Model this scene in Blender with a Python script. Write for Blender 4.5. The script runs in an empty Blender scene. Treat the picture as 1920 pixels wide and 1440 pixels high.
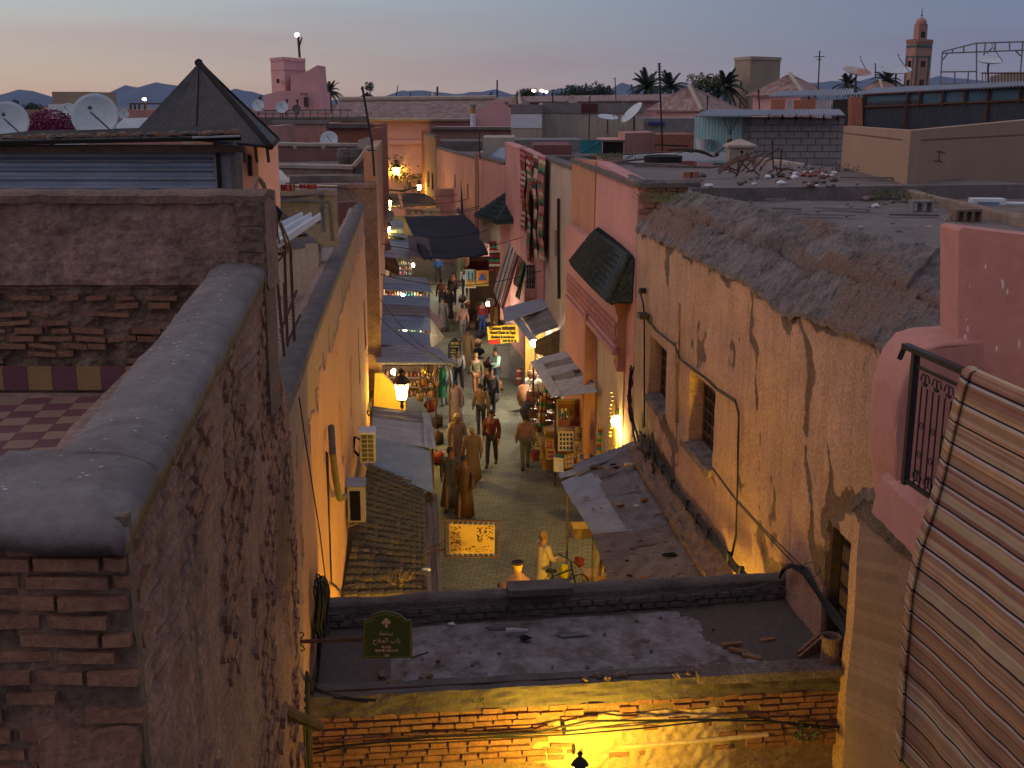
import bpy, math, random
from mathutils import Vector, noise, Matrix
R = random.Random(7)
PI = math.pi
S = bpy.context.scene
COL = S.collection
CAM_Z = 10.5
F = 2150.0
PIT = math.atan(524 / F)
SP, CP = math.sin(PIT), math.cos(PIT)
cd = bpy.data.cameras.new('camera'); cam = bpy.data.objects.new('camera', cd); COL.objects.link(cam)
cam.location = (0, 0, CAM_Z); cam.rotation_euler = (PI/2 - PIT, 0, 0)
cd.sensor_width = 36; cd.lens = 36 * F / 1920; cd.clip_end = 20000; cd.clip_start = 0.1
S.camera = cam
W = bpy.data.worlds.new('World'); S.world = W; W.use_nodes = True
nt = W.node_tree; nt.nodes.clear()
def N(t, **k):
 n = nt.nodes.new(t)
 for a, b in k.items(): setattr(n, a, b)
 return n
def Lk(a, b): nt.links.new(a, b)
def ramp(n, stops):
 e = n.color_ramp.elements
 while len(e) < len(stops): e.new(0.5)
 for i, (p, c) in enumerate(stops):
  e[i].position = p; e[i].color = (c[0], c[1], c[2], 1) if len(c) == 3 else c
out = N('ShaderNodeOutputWorld'); bg = N('ShaderNodeBackground')
tc = N('ShaderNodeTexCoord'); sep = N('ShaderNodeSeparateXYZ'); Lk(tc.outputs['Generated'], sep.inputs[0])
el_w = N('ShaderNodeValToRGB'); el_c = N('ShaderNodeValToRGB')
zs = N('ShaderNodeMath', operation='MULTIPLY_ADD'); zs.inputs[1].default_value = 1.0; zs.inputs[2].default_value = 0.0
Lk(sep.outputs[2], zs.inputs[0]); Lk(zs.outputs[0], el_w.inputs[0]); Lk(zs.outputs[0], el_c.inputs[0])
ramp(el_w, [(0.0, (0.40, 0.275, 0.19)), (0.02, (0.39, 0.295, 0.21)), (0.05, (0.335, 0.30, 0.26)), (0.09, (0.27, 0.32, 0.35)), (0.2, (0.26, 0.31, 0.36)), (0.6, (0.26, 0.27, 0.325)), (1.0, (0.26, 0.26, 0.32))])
ramp(el_c, [(0.0, (0.13, 0.12, 0.175)), (0.02, (0.115, 0.122, 0.185)), (0.06, (0.085, 0.115, 0.185)), (0.12, (0.080, 0.115, 0.185)), (0.3, (0.14, 0.16, 0.22)), (0.6, (0.21, 0.215, 0.27)), (1.0, (0.26, 0.26, 0.32))])  # upper stops raised past natural dusk to throw more light on camera-facing walls
dot = N('ShaderNodeVectorMath', operation='DOT_PRODUCT'); Lk(tc.outputs['Generated'], dot.inputs[0])
ga = math.radians(-68); dot.inputs[1].default_value = (math.sin(ga), math.cos(ga), 0.0)
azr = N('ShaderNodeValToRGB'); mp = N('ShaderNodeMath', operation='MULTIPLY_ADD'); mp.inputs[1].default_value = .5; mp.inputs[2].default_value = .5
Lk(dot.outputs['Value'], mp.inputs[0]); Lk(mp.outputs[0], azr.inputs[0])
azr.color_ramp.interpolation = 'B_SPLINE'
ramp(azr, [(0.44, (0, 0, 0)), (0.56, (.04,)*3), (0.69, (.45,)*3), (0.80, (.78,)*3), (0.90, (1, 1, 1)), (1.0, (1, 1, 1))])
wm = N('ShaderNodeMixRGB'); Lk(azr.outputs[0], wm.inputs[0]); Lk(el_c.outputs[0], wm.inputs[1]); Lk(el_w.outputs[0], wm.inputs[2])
mpn = N('ShaderNodeMapping'); Lk(tc.outputs['Generated'], mpn.inputs[0]); mpn.inputs['Scale'].default_value = (2.2, 2.2, 26)
cn = N('ShaderNodeTexNoise'); cn.inputs['Scale'].default_value = 1.6; cn.inputs['Detail'].default_value = 5; Lk(mpn.outputs[0], cn.inputs['Vector'])
cr = N('ShaderNodeValToRGB'); Lk(cn.outputs[0], cr.inputs[0]); ramp(cr, [(0.46, (0, 0, 0)), (0.70, (.9,)*3)])
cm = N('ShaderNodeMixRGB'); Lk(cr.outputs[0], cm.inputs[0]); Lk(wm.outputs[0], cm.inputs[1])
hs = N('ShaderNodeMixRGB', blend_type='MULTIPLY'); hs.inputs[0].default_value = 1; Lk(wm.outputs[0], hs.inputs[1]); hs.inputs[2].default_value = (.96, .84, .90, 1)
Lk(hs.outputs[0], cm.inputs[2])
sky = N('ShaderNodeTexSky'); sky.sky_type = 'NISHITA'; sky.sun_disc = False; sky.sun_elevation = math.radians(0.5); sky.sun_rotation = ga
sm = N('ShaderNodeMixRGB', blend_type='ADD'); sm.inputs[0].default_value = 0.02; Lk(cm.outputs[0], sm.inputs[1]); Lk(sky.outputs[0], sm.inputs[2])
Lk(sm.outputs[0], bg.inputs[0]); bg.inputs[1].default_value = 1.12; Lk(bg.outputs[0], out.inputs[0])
sd = bpy.data.lights.new('afterglow', 'SUN'); sd.energy = 0.5; sd.angle = math.radians(85); sd.color = (1.0, 0.60, 0.46)
so = bpy.data.objects.new('afterglow', sd); COL.objects.link(so)
sdir = Vector((math.sin(math.radians(-98)), math.cos(math.radians(-98)), math.tan(math.radians(20)))).normalized()
so.rotation_euler = sdir.to_track_quat('Z', 'Y').to_euler()
S.view_settings.view_transform = 'Standard'; S.view_settings.look = 'None'; S.view_settings.exposure = 0.58; S.view_settings.gamma = 1
S.view_settings.use_curve_mapping = False
def ray(u, v):
 cx, cy = (u - 960) / F, (720 - v) / F
 return Vector((cx, CP + cy * SP, -SP + cy * CP))
def C0(): return Vector((0, 0, CAM_Z))
def PY(u, v, y): d = ray(u, v); return C0() + d * (y / d.y)
def PZ(u, v, z): d = ray(u, v); return C0() + d * ((z - CAM_Z) / d.z)
def PW(u, v, a, b=-0.093):          # vertical plane x = a + b*y
 d = ray(u, v); return C0() + d * (a / (d.x - b * d.y))
RA, LA = 3.87 + .093 * 12.7, -2.41 + (-.093) * -12.7 - 2 * 0
LA = -2.41 + .093 * 12.7
def RW(u, v, off=0): return PW(u, v, RA - off)     # right street wall, off > 0 toward the street
def LW(u, v, off=0): return PW(u, v, LA + off)
def xr(y): return RA - .093 * y
def xl(y): return LA - .093 * y
SD = Vector((-.093, 1, 0)).normalized()            # street direction
SNR = Vector((-1, -.093, 0)).normalized()          # normal of right wall, toward the street
class MB:
 def __init__(s): s.v = []; s.f = []; s.c = []; s.m = []; s.uv = None
 def add(s, vs, fs, cols=None, mi=0):
  o = len(s.v); s.v += [Vector(p) for p in vs]; s.f += [tuple(i + o for i in f) for f in fs]
  s.m += [mi] * len(fs)
  s.c += (list(cols) if cols else [0.0] * len(vs)); return s
 def box(s, a, b, mi=0):
  x0, y0, z0 = a; x1, y1, z1 = b
  return s.add([(x0,y0,z0),(x1,y0,z0),(x1,y1,z0),(x0,y1,z0),(x0,y0,z1),(x1,y0,z1),(x1,y1,z1),(x0,y1,z1)],
     [(0,3,2,1),(4,5,6,7),(0,1,5,4),(1,2,6,5),(2,3,7,6),(3,0,4,7)], mi=mi)
 def obox(s, c, X, Y, Z, mi=0):        # centre and three half vectors
  c, X, Y, Z = map(Vector, (c, X, Y, Z))
  vs = [c + X*i + Y*j + Z*k for k in (-1, 1) for i, j in ((-1,-1),(1,-1),(1,1),(-1,1))]
  return s.add(vs, [(0,3,2,1),(4,5,6,7),(0,1,5,4),(1,2,6,5),(2,3,7,6),(3,0,4,7)], mi=mi)
 def hexa(s, p, q, mi=0):              # two quads (front p, back q), same order
  return s.add(list(p) + list(q), [(0,1,2,3),(7,6,5,4),(0,4,5,1),(1,5,6,2),(2,6,7,3),(3,7,4,0)], mi=mi)
 def prism(s, poly, vec, mi=0):
  n = len(poly); vec = Vector(vec); vs = [Vector(p) for p in poly] + [Vector(p) + vec for p in poly]
  return s.add(vs, [tuple(range(n)), tuple(range(2*n-1, n-1, -1))] + [(i, n+i, n+(i+1) % n, (i+1) % n) for i in range(n)], mi=mi)
 def tube(s, pts, r, n=6, r2=None, mi=0):
  pts = [Vector(p) for p in pts]; m = len(pts); vs = []; fs = []
  prev = None
  for i, p in enumerate(pts):
   d = (pts[min(i+1, m-1)] - pts[max(i-1, 0)])
   d = d.normalized() if d.length > 1e-9 else Vector((0,0,1))
   a = prev if prev is not None else (Vector((0,0,1)) if abs(d.z) < .9 else Vector((1,0,0)))
   u = (a - d * a.dot(d)); u = u.normalized() if u.length > 1e-6 else d.orthogonal().normalized()
   prev = u; w = d.cross(u)
   rr = r if r2 is None else r + (r2 - r) * i / max(1, m-1)
   for k in range(n):
    t = 2*PI*k/n; vs.append(p + (u * math.cos(t) + w * math.sin(t)) * rr)
  for i in range(m-1):
   for k in range(n): fs.append((i*n+k, i*n+(k+1) % n, (i+1)*n+(k+1) % n, (i+1)*n+k))
  fs += [tuple(range(n-1, -1, -1)), tuple(range((m-1)*n, m*n))]
  return s.add(vs, fs, mi=mi)
 def lathe(s, c, prof, n=16, axis='z', sx=1, sy=1, mi=0):
  c = Vector(c); vs = []; fs = []; m = len(prof)
  for r, h in prof:
   for k in range(n):
    t = 2*PI*k/n; vs.append(c + Vector((r*sx*math.cos(t), r*sy*math.sin(t), h)))
  for i in range(m-1):
   for k in range(n): fs.append((i*n+k, i*n+(k+1) % n, (i+1)*n+(k+1) % n, (i+1)*n+k))
  fs += [tuple(range(n-1, -1, -1)), tuple(range((m-1)*n, m*n))]
  return s.add(vs, fs, mi=mi)
 def rock(s, c, r, seed=0, sq=(1, 1, .7), n=6, mi=0):
  c = Vector(c); vs = []; fs = []; m = 4
  for i in range(m+1):
   ph = PI * i / m
   for k in range(n):
    t = 2*PI*k/n
    d = Vector((math.sin(ph)*math.cos(t), math.sin(ph)*math.sin(t), math.cos(ph)))
    q = r * (1 + .7 * noise.noise(d * 1.6 + Vector((seed*3.1, seed*1.7, seed))))
    vs.append(c + Vector((d.x*sq[0], d.y*sq[1], d.z*sq[2])) * q)
  for i in range(m):
   for k in range(n): fs.append((i*n+k, (i+1)*n+k, (i+1)*n+(k+1) % n, i*n+(k+1) % n))
  return s.add(vs, fs, mi=mi)
 def grid(s, fn, nu, nv, thick=.01, nrm=None, cf=None, us=None, vs_=None):
  us = us or [i/nu for i in range(nu+1)]; vv = vs_ or [j/nv for j in range(nv+1)]
  nu, nv = len(us)-1, len(vv)-1
  P = [[Vector(fn(a, b)) for b in vv] for a in us]
  vs, cs, fs = [], [], []
  w = nv + 1
  for i in range(nu+1):
   for j in range(w):
    vs.append(P[i][j]); cs.append(cf(us[i], vv[j]) if cf else 0.0)
  fs = [(i*w+j, (i+1)*w+j, (i+1)*w+j+1, i*w+j+1) for i in range(nu) for j in range(nv)]
  if thick:
   nn = Vector(nrm).normalized() if nrm is not None else None
   o = len(vs)
   edge = {}
   ring = [(i, 0) for i in range(nu+1)] + [(nu, j) for j in range(1, w)] + [(i, nv) for i in range(nu-1, -1, -1)] + [(0, j) for j in range(nv-1, 0, -1)]
   if nn is None:
    g = (P[nu][0]-P[0][0]).cross(P[0][nv]-P[0][0]); nn = g.normalized()
   for i in range(nu+1):
    for j in range(w): vs.append(P[i][j] - nn*thick); cs.append(cs[i*w+j])
   fs += [(o+i*w+j+1, o+(i+1)*w+j+1, o+(i+1)*w+j, o+i*w+j) for i in range(nu) for j in range(nv)]
   L = len(ring)
   for k in range(L):
    i, j = ring[k]; i2, j2 = ring[(k+1) % L]
    fs.append((i2*w+j2, i*w+j, o+i*w+j, o+i2*w+j2))
  return s.add(vs, fs, cs)
 def quad(s, a, b, c, d, thick=.01, mi=0):
  a, b, c, d = map(Vector, (a, b, c, d)); n = (b-a).cross(d-a)
  if n.length < 1e-9: n = (c-b).cross(d-b)
  n = n.normalized()*thick
  return s.hexa([a, b, c, d], [p-n for p in (a, b, c, d)], mi=mi)
WL = {}
def link(o): COL.objects.link(o); return o
def empty(name, loc, label, cat, group=None, rz=0):
 o = bpy.data.objects.new(name, None); o.empty_display_size = .2; link(o)
 o.location = loc; o.rotation_euler = (0, 0, rz); o['label'] = label; o['category'] = cat
 if group: o['group'] = group
 WL[o.name] = Vector(loc); return o
def mesh(name, mb, mats, origin, smooth=False):
 me = bpy.data.meshes.new(name)
 me.from_pydata([tuple(p - origin) for p in mb.v], [], mb.f)
 if not isinstance(mats, (list, tuple)): mats = [mats]
 for m in mats: me.materials.append(m)
 if len(mats) > 1: me.polygons.foreach_set('material_index', mb.m)
 if any(mb.c):
  at = me.attributes.new('wear', 'FLOAT', 'POINT'); at.data.foreach_set('value', [float(x) for x in mb.c])
 if smooth: me.polygons.foreach_set('use_smooth', [True]*len(me.polygons))
 me.update(); return me
def bbox(mb):
 xs = [p.x for p in mb.v]; ys = [p.y for p in mb.v]; zs = [p.z for p in mb.v]
 return Vector((min(xs), min(ys), min(zs))), Vector((max(xs), max(ys), max(zs)))
def part(name, mb, mat, parent, label=None, smooth=False, stuff=False):
 a, b = bbox(mb); o0 = (a+b)/2
 ob = link(bpy.data.objects.new(name, mesh(name, mb, mat, o0, smooth)))
 ob.parent = parent; ob.location = o0 - WL[parent.name]; WL[ob.name] = o0
 if label: ob['label'] = label
 if stuff: ob['kind'] = 'stuff'
 return ob
def top(name, mb, mat, label, cat, group=None, smooth=False, stuff=False):
 a, b = bbox(mb); o0 = Vector(((a.x+b.x)/2, (a.y+b.y)/2, a.z))
 ob = link(bpy.data.objects.new(name, mesh(name, mb, mat, o0, smooth))); ob.location = o0
 ob['label'] = label; ob['category'] = cat; WL[ob.name] = o0
 if group: ob['group'] = group
 if stuff: ob['kind'] = 'stuff'
 return ob
def struct(name, mb, mat, smooth=False):
 a, b = bbox(mb); o0 = Vector(((a.x+b.x)/2, (a.y+b.y)/2, a.z))
 ob = link(bpy.data.objects.new(name, mesh(name, mb, mat, o0, smooth))); ob.location = o0; ob['kind'] = 'structure'; WL[ob.name] = o0
 return ob
KIDS = {}
def kids(o): return [c for c in o.children]
def dup(root, loc, rz=None, label=None, sc=None, mats=None):
 def cp(o, par):
  c = o.copy(); link(c)
  if par: c.parent = par
  for ch in kids(o): cp(ch, c)
  return c
 r = cp(root, None); r.location = loc
 if rz is not None: r.rotation_euler = (root.rotation_euler[0], root.rotation_euler[1], rz)
 if label: r['label'] = label
 if sc: r.scale = (sc, sc, sc) if isinstance(sc, (int, float)) else sc
 return r
def fr(p, H=.8, o=5): return noise.fractal(p, H, 2.0, o)
MATS = {}
def mat(name, c1, c2=None, scale=1.2, rough=.9, bump=.25, bs=25, metal=0.0, wear=None, streak=None, fine=.25, kind=None, spec=.3, dist=.02, extra=None):
 if name in MATS: return MATS[name]
 m = bpy.data.materials.new(name); m.use_nodes = True; t = m.node_tree; t.nodes.clear(); MATS[name] = m
 n = lambda ty, **k: [x := t.nodes.new(ty), [setattr(x, a, b) for a, b in k.items()]][0]
 l = t.links.new
 o = n('ShaderNodeOutputMaterial'); b = n('ShaderNodeBsdfPrincipled'); l(b.outputs[0], o.inputs[0])
 g = n('ShaderNodeNewGeometry'); pos = g.outputs['Position']
 c2 = c2 or tuple(x*.7 for x in c1)
 n1 = n('ShaderNodeTexNoise'); n1.inputs['Scale'].default_value = scale; n1.inputs['Detail'].default_value = 6; n1.inputs['Roughness'].default_value = .65; l(pos, n1.inputs['Vector'])
 r1 = n('ShaderNodeValToRGB'); l(n1.outputs[0], r1.inputs[0])
 r1.color_ramp.elements[0].position = .38; r1.color_ramp.elements[1].position = .66
 r1.color_ramp.elements[0].color = (*c1, 1); r1.color_ramp.elements[1].color = (*c2, 1)
 col = r1.outputs[0]
 if streak:
  mpp = n('ShaderNodeMapping'); l(pos, mpp.inputs[0]); mpp.inputs['Scale'].default_value = (3.5, 3.5, .35)
  n3 = n('ShaderNodeTexNoise'); n3.inputs['Scale'].default_value = 1.6; n3.inputs['Detail'].default_value = 7; n3.inputs['Roughness'].default_value = .7; l(mpp.outputs[0], n3.inputs['Vector'])
  r3 = n('ShaderNodeValToRGB'); l(n3.outputs[0], r3.inputs[0]); r3.color_ramp.elements[0].position = .47; r3.color_ramp.elements[1].position = .72
  r3.color_ramp.elements[0].color = (0, 0, 0, 1); r3.color_ramp.elements[1].color = (.8, .8, .8, 1)
  x = n('ShaderNodeMixRGB'); l(r3.outputs[0], x.inputs[0]); l(col, x.inputs[1]); x.inputs[2].default_value = (*streak, 1); col = x.outputs[0]
 n2 = n('ShaderNodeTexNoise'); n2.inputs['Scale'].default_value = bs; n2.inputs['Detail'].default_value = 8; n2.inputs['Roughness'].default_value = .7; l(pos, n2.inputs['Vector'])
 mr = n('ShaderNodeMapRange'); l(n2.outputs[0], mr.inputs[0]); mr.inputs[1].default_value = .3; mr.inputs[2].default_value = .7; mr.inputs[3].default_value = 1-fine; mr.inputs[4].default_value = 1+fine*.6
 x = n('ShaderNodeMixRGB', blend_type='MULTIPLY'); x.inputs[0].default_value = 1; l(col, x.inputs[1]); l(mr.outputs[0], x.inputs[2]); col = x.outputs[0]
 if wear:
  a = n('ShaderNodeAttribute', attribute_name='wear')
  nn = n('ShaderNodeTexNoise'); nn.inputs['Scale'].default_value = 9; nn.inputs['Detail'].default_value = 6; l(pos, nn.inputs['Vector'])
  ad = n('ShaderNodeMath', operation='MULTIPLY_ADD'); l(nn.outputs[0], ad.inputs[0]); ad.inputs[1].default_value = .5; l(a.outputs['Fac'], ad.inputs[2])
  rr = n('ShaderNodeValToRGB'); l(ad.outputs[0], rr.inputs[0]); rr.color_ramp.elements[0].position = .62; rr.color_ramp.elements[1].position = .76
  wc = n('ShaderNodeMixRGB', blend_type='MULTIPLY'); wc.inputs[0].default_value = 1; wc.inputs[1].default_value = (*wear, 1); l(mr.outputs[0], wc.inputs[2])
  x = n('ShaderNodeMixRGB'); l(rr.outputs[0], x.inputs[0]); l(col, x.inputs[1]); l(wc.outputs[0], x.inputs[2]); col = x.outputs[0]
 h = n2.outputs[0]
 if extra: col, h = extra(t, n, l, pos, col, h)
 l(col, b.inputs['Base Color']); b.inputs['Roughness'].default_value = rough; b.inputs['Metallic'].default_value = metal
 b.inputs['Specular IOR Level'].default_value = spec
 bu = n('ShaderNodeBump'); bu.inputs['Strength'].default_value = bump; bu.inputs['Distance'].default_value = dist; l(h, bu.inputs['Height']); l(bu.outputs[0], b.inputs['Normal'])
 return m
def emit(name, c, s, glass=False):
 if name in MATS: return MATS[name]
 m = bpy.data.materials.new(name); m.use_nodes = True; t = m.node_tree; t.nodes.clear(); MATS[name] = m
 o = t.nodes.new('ShaderNodeOutputMaterial'); e = t.nodes.new('ShaderNodeEmission'); e.inputs[0].default_value = (*c, 1); e.inputs[1].default_value = s
 if glass:
  tr = t.nodes.new('ShaderNodeBsdfTransparent'); ad = t.nodes.new('ShaderNodeAddShader'); t.links.new(e.outputs[0], ad.inputs[0]); t.links.new(tr.outputs[0], ad.inputs[1]); t.links.new(ad.outputs[0], o.inputs[0])
 else: t.links.new(e.outputs[0], o.inputs[0])
 return m
def brickx(w, h, dark=.45, rot=None, use='xz', off=.5):
 def f(t, n, l, pos, col, hh):
  sp = n('ShaderNodeSeparateXYZ'); l(pos, sp.inputs[0]); cb = n('ShaderNodeCombineXYZ')
  A = {'xz': (0, 2), 'yz': (1, 2), 'xy': (0, 1)}[use]
  l(sp.outputs[A[0]], cb.inputs[0]); l(sp.outputs[A[1]], cb.inputs[1]); src = cb.outputs[0]
  if rot:
   mpp = n('ShaderNodeMapping'); l(src, mpp.inputs[0]); mpp.inputs['Rotation'].default_value = (0, 0, rot); src = mpp.outputs[0]
  bt = n('ShaderNodeTexBrick'); l(src, bt.inputs['Vector']); bt.inputs['Scale'].default_value = 1; bt.inputs['Brick Width'].default_value = w; bt.inputs['Row Height'].default_value = h
  bt.inputs['Mortar Size'].default_value = h*.1; bt.offset = off
  bt.inputs['Color1'].default_value = (1, 1, 1, 1); bt.inputs['Color2'].default_value = (.72, .72, .72, 1); bt.inputs['Mortar'].default_value = (dark,)*3 + (1,)
  x = n('ShaderNodeMixRGB', blend_type='MULTIPLY'); x.inputs[0].default_value = 1; l(col, x.inputs[1]); l(bt.outputs[0], x.inputs[2])
  m = n('ShaderNodeMath', operation='MULTIPLY_ADD'); l(hh, m.inputs[0]); m.inputs[1].default_value = .3
  l(bt.outputs[0], m.inputs[2]); return x.outputs[0], m.outputs[0]
 return f
M_pink = mat('pink_plaster', (.46, .24, .21), (.36, .175, .15), streak=(.25, .15, .12))
M_pink2 = mat('rose_plaster', (.55, .26, .235), (.45, .215, .20), scale=.7, fine=.15, streak=(.40, .23, .19))
M_pale = mat('pale_pink_plaster', (.58, .33, .33), (.52, .29, .30), scale=.5, fine=.08)
M_orange = mat('ochre_plaster', (.49, .31, .215), (.37, .225, .155), scale=1.1, wear=(.15, .10, .075), streak=(.27, .175, .13), fine=.5, bump=.8)
M_orange2 = mat('orange_plaster', (.46, .225, .13), (.38, .18, .10), scale=.8, wear=(.19, .12, .09), fine=.2, bump=.3, streak=(.40, .22, .14))
M_beige = mat('beige_plaster', (.42, .35, .29), (.34, .28, .235), scale=.8, streak=(.26, .21, .18))
M_cream = mat('cream_plaster', (.55, .43, .30), (.48, .37, .26), streak=(.4, .28, .2))
M_brown = mat('brown_earth_plaster', (.31, .195, .16), (.20, .125, .105), scale=2.2, bump=.9, bs=18, fine=.5)
M_rough = mat('rough_rendered_earth', (.23, .145, .115), (.14, .09, .075), scale=3, bump=1, bs=30, fine=.45)
M_brick = mat('old_brick', (.31, .155, .095), (.20, .10, .068), scale=6, bump=.8, bs=40, fine=.4)
M_brick2 = mat('red_brick', (.33, .13, .08), (.24, .095, .065), scale=6, bump=.6, bs=40, fine=.35)
M_mortar = mat('crumbling_mortar', (.24, .165, .12), (.155, .10, .075), scale=5, bump=1, bs=26, fine=.45)
M_cap = mat('painted_cement_coping', (.19, .165, .165), (.125, .10, .098), scale=2.6, bump=.6, bs=22, fine=.22, rough=.8)
M_cement = mat('grey_cement', (.23, .21, .205), (.17, .155, .155), scale=2.5, bump=.7, bs=22, fine=.3)
M_dark = mat('dark_weathered_cement', (.14, .12, .115), (.09, .075, .075), scale=2.5, bump=.9, bs=20, fine=.4)
M_roof = mat('dusty_roof_screed', (.20, .165, .155), (.13, .105, .10), scale=1.5, bump=.8, bs=18, fine=.4)
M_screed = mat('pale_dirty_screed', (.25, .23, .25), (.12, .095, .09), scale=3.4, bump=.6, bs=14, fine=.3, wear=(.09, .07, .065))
M_lime = mat('weathered_lime_mortar', (.29, .24, .225), (.13, .10, .092), scale=2.4, bump=1, bs=34, fine=.75, wear=(.25, .16, .12), dist=.05)
M_zinc = mat('galvanised_sheet', (.30, .32, .38), (.21, .22, .27), scale=2, rough=.6, metal=.1, bump=.15, fine=.15, spec=.5)
M_zinc2 = mat('old_brown_sheet', (.20, .175, .18), (.13, .11, .11), scale=2.5, rough=.6, metal=.3, bump=.3, fine=.3, streak=(.12, .085, .07))
M_blue = mat('blue_painted_sheet', (.20, .27, .37), (.15, .20, .29), scale=2, rough=.6, metal=.05, bump=.2, fine=.2)
M_white = mat('white_sheet', (.62, .64, .68), (.5, .52, .55), rough=.6, bump=.1, fine=.08)
M_iron = mat('black_iron', (.02, .018, .02), (.012, .011, .012), rough=.5, bump=.1)
M_rust = mat('rusty_iron', (.11, .05, .035), (.06, .03, .025), scale=8, rough=.85, bump=.3)
M_cable = mat('black_cable', (.012, .012, .014), (.018, .017, .018), rough=.6)
M_wood = mat('dark_wood', (.09, .05, .035), (.05, .03, .022), scale=9, rough=.8, bump=.5)
M_wood2 = mat('grey_timber', (.17, .13, .11), (.10, .075, .065), scale=7, rough=.9, bump=.6)
M_void = mat('dark_interior', (.012, .010, .010), (.018, .014, .013), rough=1, bump=0)
M_dish = mat('dish_paint', (.50, .56, .60), (.42, .48, .52), scale=3, rough=.5, bump=.05, fine=.1)
M_leaf = mat('dark_palm_leaf', (.035, .055, .035), (.022, .035, .025), rough=.7)
M_leaf2 = mat('weed_leaf', (.11, .14, .05), (.07, .09, .035), rough=.7)
M_mag = mat('magenta_bract', (.20, .012, .07), (.10, .01, .04), scale=5, rough=.8)
M_tileg = mat('green_glazed_tile', (.045, .062, .065), (.022, .032, .036), scale=4, rough=.8, bump=.3, spec=.15)
M_tileo = mat('mossy_roof_tile', (.13, .09, .045), (.06, .06, .03), scale=7, rough=.7, bump=.4)
M_tilet = mat('terracotta_tile', (.27, .15, .12), (.40, .33, .32), scale=1.6, rough=.9, bump=.5, fine=.35)
M_pave = mat('brick_paving', (.20, .20, .15), (.145, .145, .11), scale=.8, rough=.8, bump=.5, bs=30, extra=brickx(.24, .12, .42, rot=.093, use='xy'), dist=.01)
M_ground = mat('city_ground', (.15, .10, .08), (.10, .07, .06), scale=.05)
# ground, street, mountains
g = MB(); g.quad((-9000, -500, -.12), (9000, -500, -.12), (9000, 9000, -.12), (-9000, 9000, -.12), .05); struct('ground', g, M_ground)
g = MB(); g.quad((-1.6, 0, 0), (5.6, 0, 0), (-5.5, 128, 0), (-14.5, 128, 0), .08); struct('street', g, M_pave)
M_mt = mat('hazy_blue_mountain', (.06, .088, .165), (.052, .078, .15), scale=.002, bump=0, fine=.03, rough=1)  # distance haze is put into the blue base colour
def ridge(y, pts, dep, name='mountain_range'):
 m = MB(); P = []
 for (u, v) in pts: P.append(PY(u, v, y))
 top_ = []; 
 for a, b in zip(P[:-1], P[1:]):
  for k in range(6):
   q = a.lerp(b, k/6); q = q + Vector((0, 0, noise.noise(q*.006)*10 + noise.noise(q*.02)*4)); top_.append(q)
 top_.append(P[-1]); n = len(top_)
 vs = [Vector((q.x, y - dep, -30)) for q in top_] + [Vector((q.x, y-dep*.4, -30+(q.z+30)*.55)) for q in top_] + top_ + [Vector((q.x, y+dep, -30)) for q in top_]
 fs = [(j*n+i, j*n+i+1, (j+1)*n+i+1, (j+1)*n+i) for j in range(3) for i in range(n-1)]
 m.add(vs, fs); struct(name, m, M_mt, smooth=True)
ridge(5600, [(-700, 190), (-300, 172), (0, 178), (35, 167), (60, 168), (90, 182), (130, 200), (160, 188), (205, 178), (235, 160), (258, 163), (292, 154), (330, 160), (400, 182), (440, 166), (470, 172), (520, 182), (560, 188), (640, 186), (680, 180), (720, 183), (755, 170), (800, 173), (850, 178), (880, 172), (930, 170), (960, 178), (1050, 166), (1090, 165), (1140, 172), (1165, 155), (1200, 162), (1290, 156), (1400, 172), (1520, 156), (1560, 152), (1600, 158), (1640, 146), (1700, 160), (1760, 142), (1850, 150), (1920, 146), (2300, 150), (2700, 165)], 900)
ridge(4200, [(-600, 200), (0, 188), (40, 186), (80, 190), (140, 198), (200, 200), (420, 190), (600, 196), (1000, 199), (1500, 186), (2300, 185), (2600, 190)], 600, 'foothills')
# wall grid helper
def lines(a, b, step, extra=()):
 n = max(1, int(round((b-a)/step))); L = [a+(b-a)*i/n for i in range(n+1)]
 for e in extra:
  if a < e < b: L.append(e)
 return sorted(set(round(x, 4) for x in L))
def wallgrid(pt, nrm, y0, y1, z0, zt, sy, sz, rects=(), disp=None, cf=None, thick=.3):
 ex = []; ez = []
 for r in rects: ex += [r[0]-.004, r[0]+.004, r[1]-.004, r[1]+.004]; ez += [r[2]-.004, r[2]+.004, r[3]-.004, r[3]+.004]
 ys = lines(y0, y1, sy, ex)
 zmax = max(zt(y) for y in ys)
 zs_ = lines(z0, zmax, sz, ez)
 nn = Vector(nrm).normalized()
 def fn(a, b):
  z = min(b, zt(a)); p = pt(a, z); 
  for r in rects:
   if r[0] < a < r[1] and r[2] < z < r[3]: return p - nn*r[4]
  return p + nn * (disp(a, z) if disp else 0)
 m = MB(); m.grid(fn, 0, 0, thick, nn, cf=(lambda a, b: cf(a, min(b, zt(a)))) if cf else None, us=ys, vs_=zs_)
 return m
def pl(pts):                       # piecewise-linear function of first coordinate
 pts = sorted(pts)
 def f(x):
  if x <= pts[0][0]: return pts[0][1]
  for (a, b), (c, d) in zip(pts[:-1], pts[1:]):
   if x <= c: return b + (d-b)*(x-a)/(c-a+1e-9)
  return pts[-1][1]
 return f
def seg(p, a, b):
 ax, ay = a; bx, by = b; px, py = p; dx, dy = bx-ax, by-ay
 t = max(0, min(1, ((px-ax)*dx+(py-ay)*dy)/(dx*dx+dy*dy+1e-9)))
 return math.hypot(px-ax-t*dx, py-ay-t*dy)
def yz(p): return (p.y, p.z)
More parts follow.
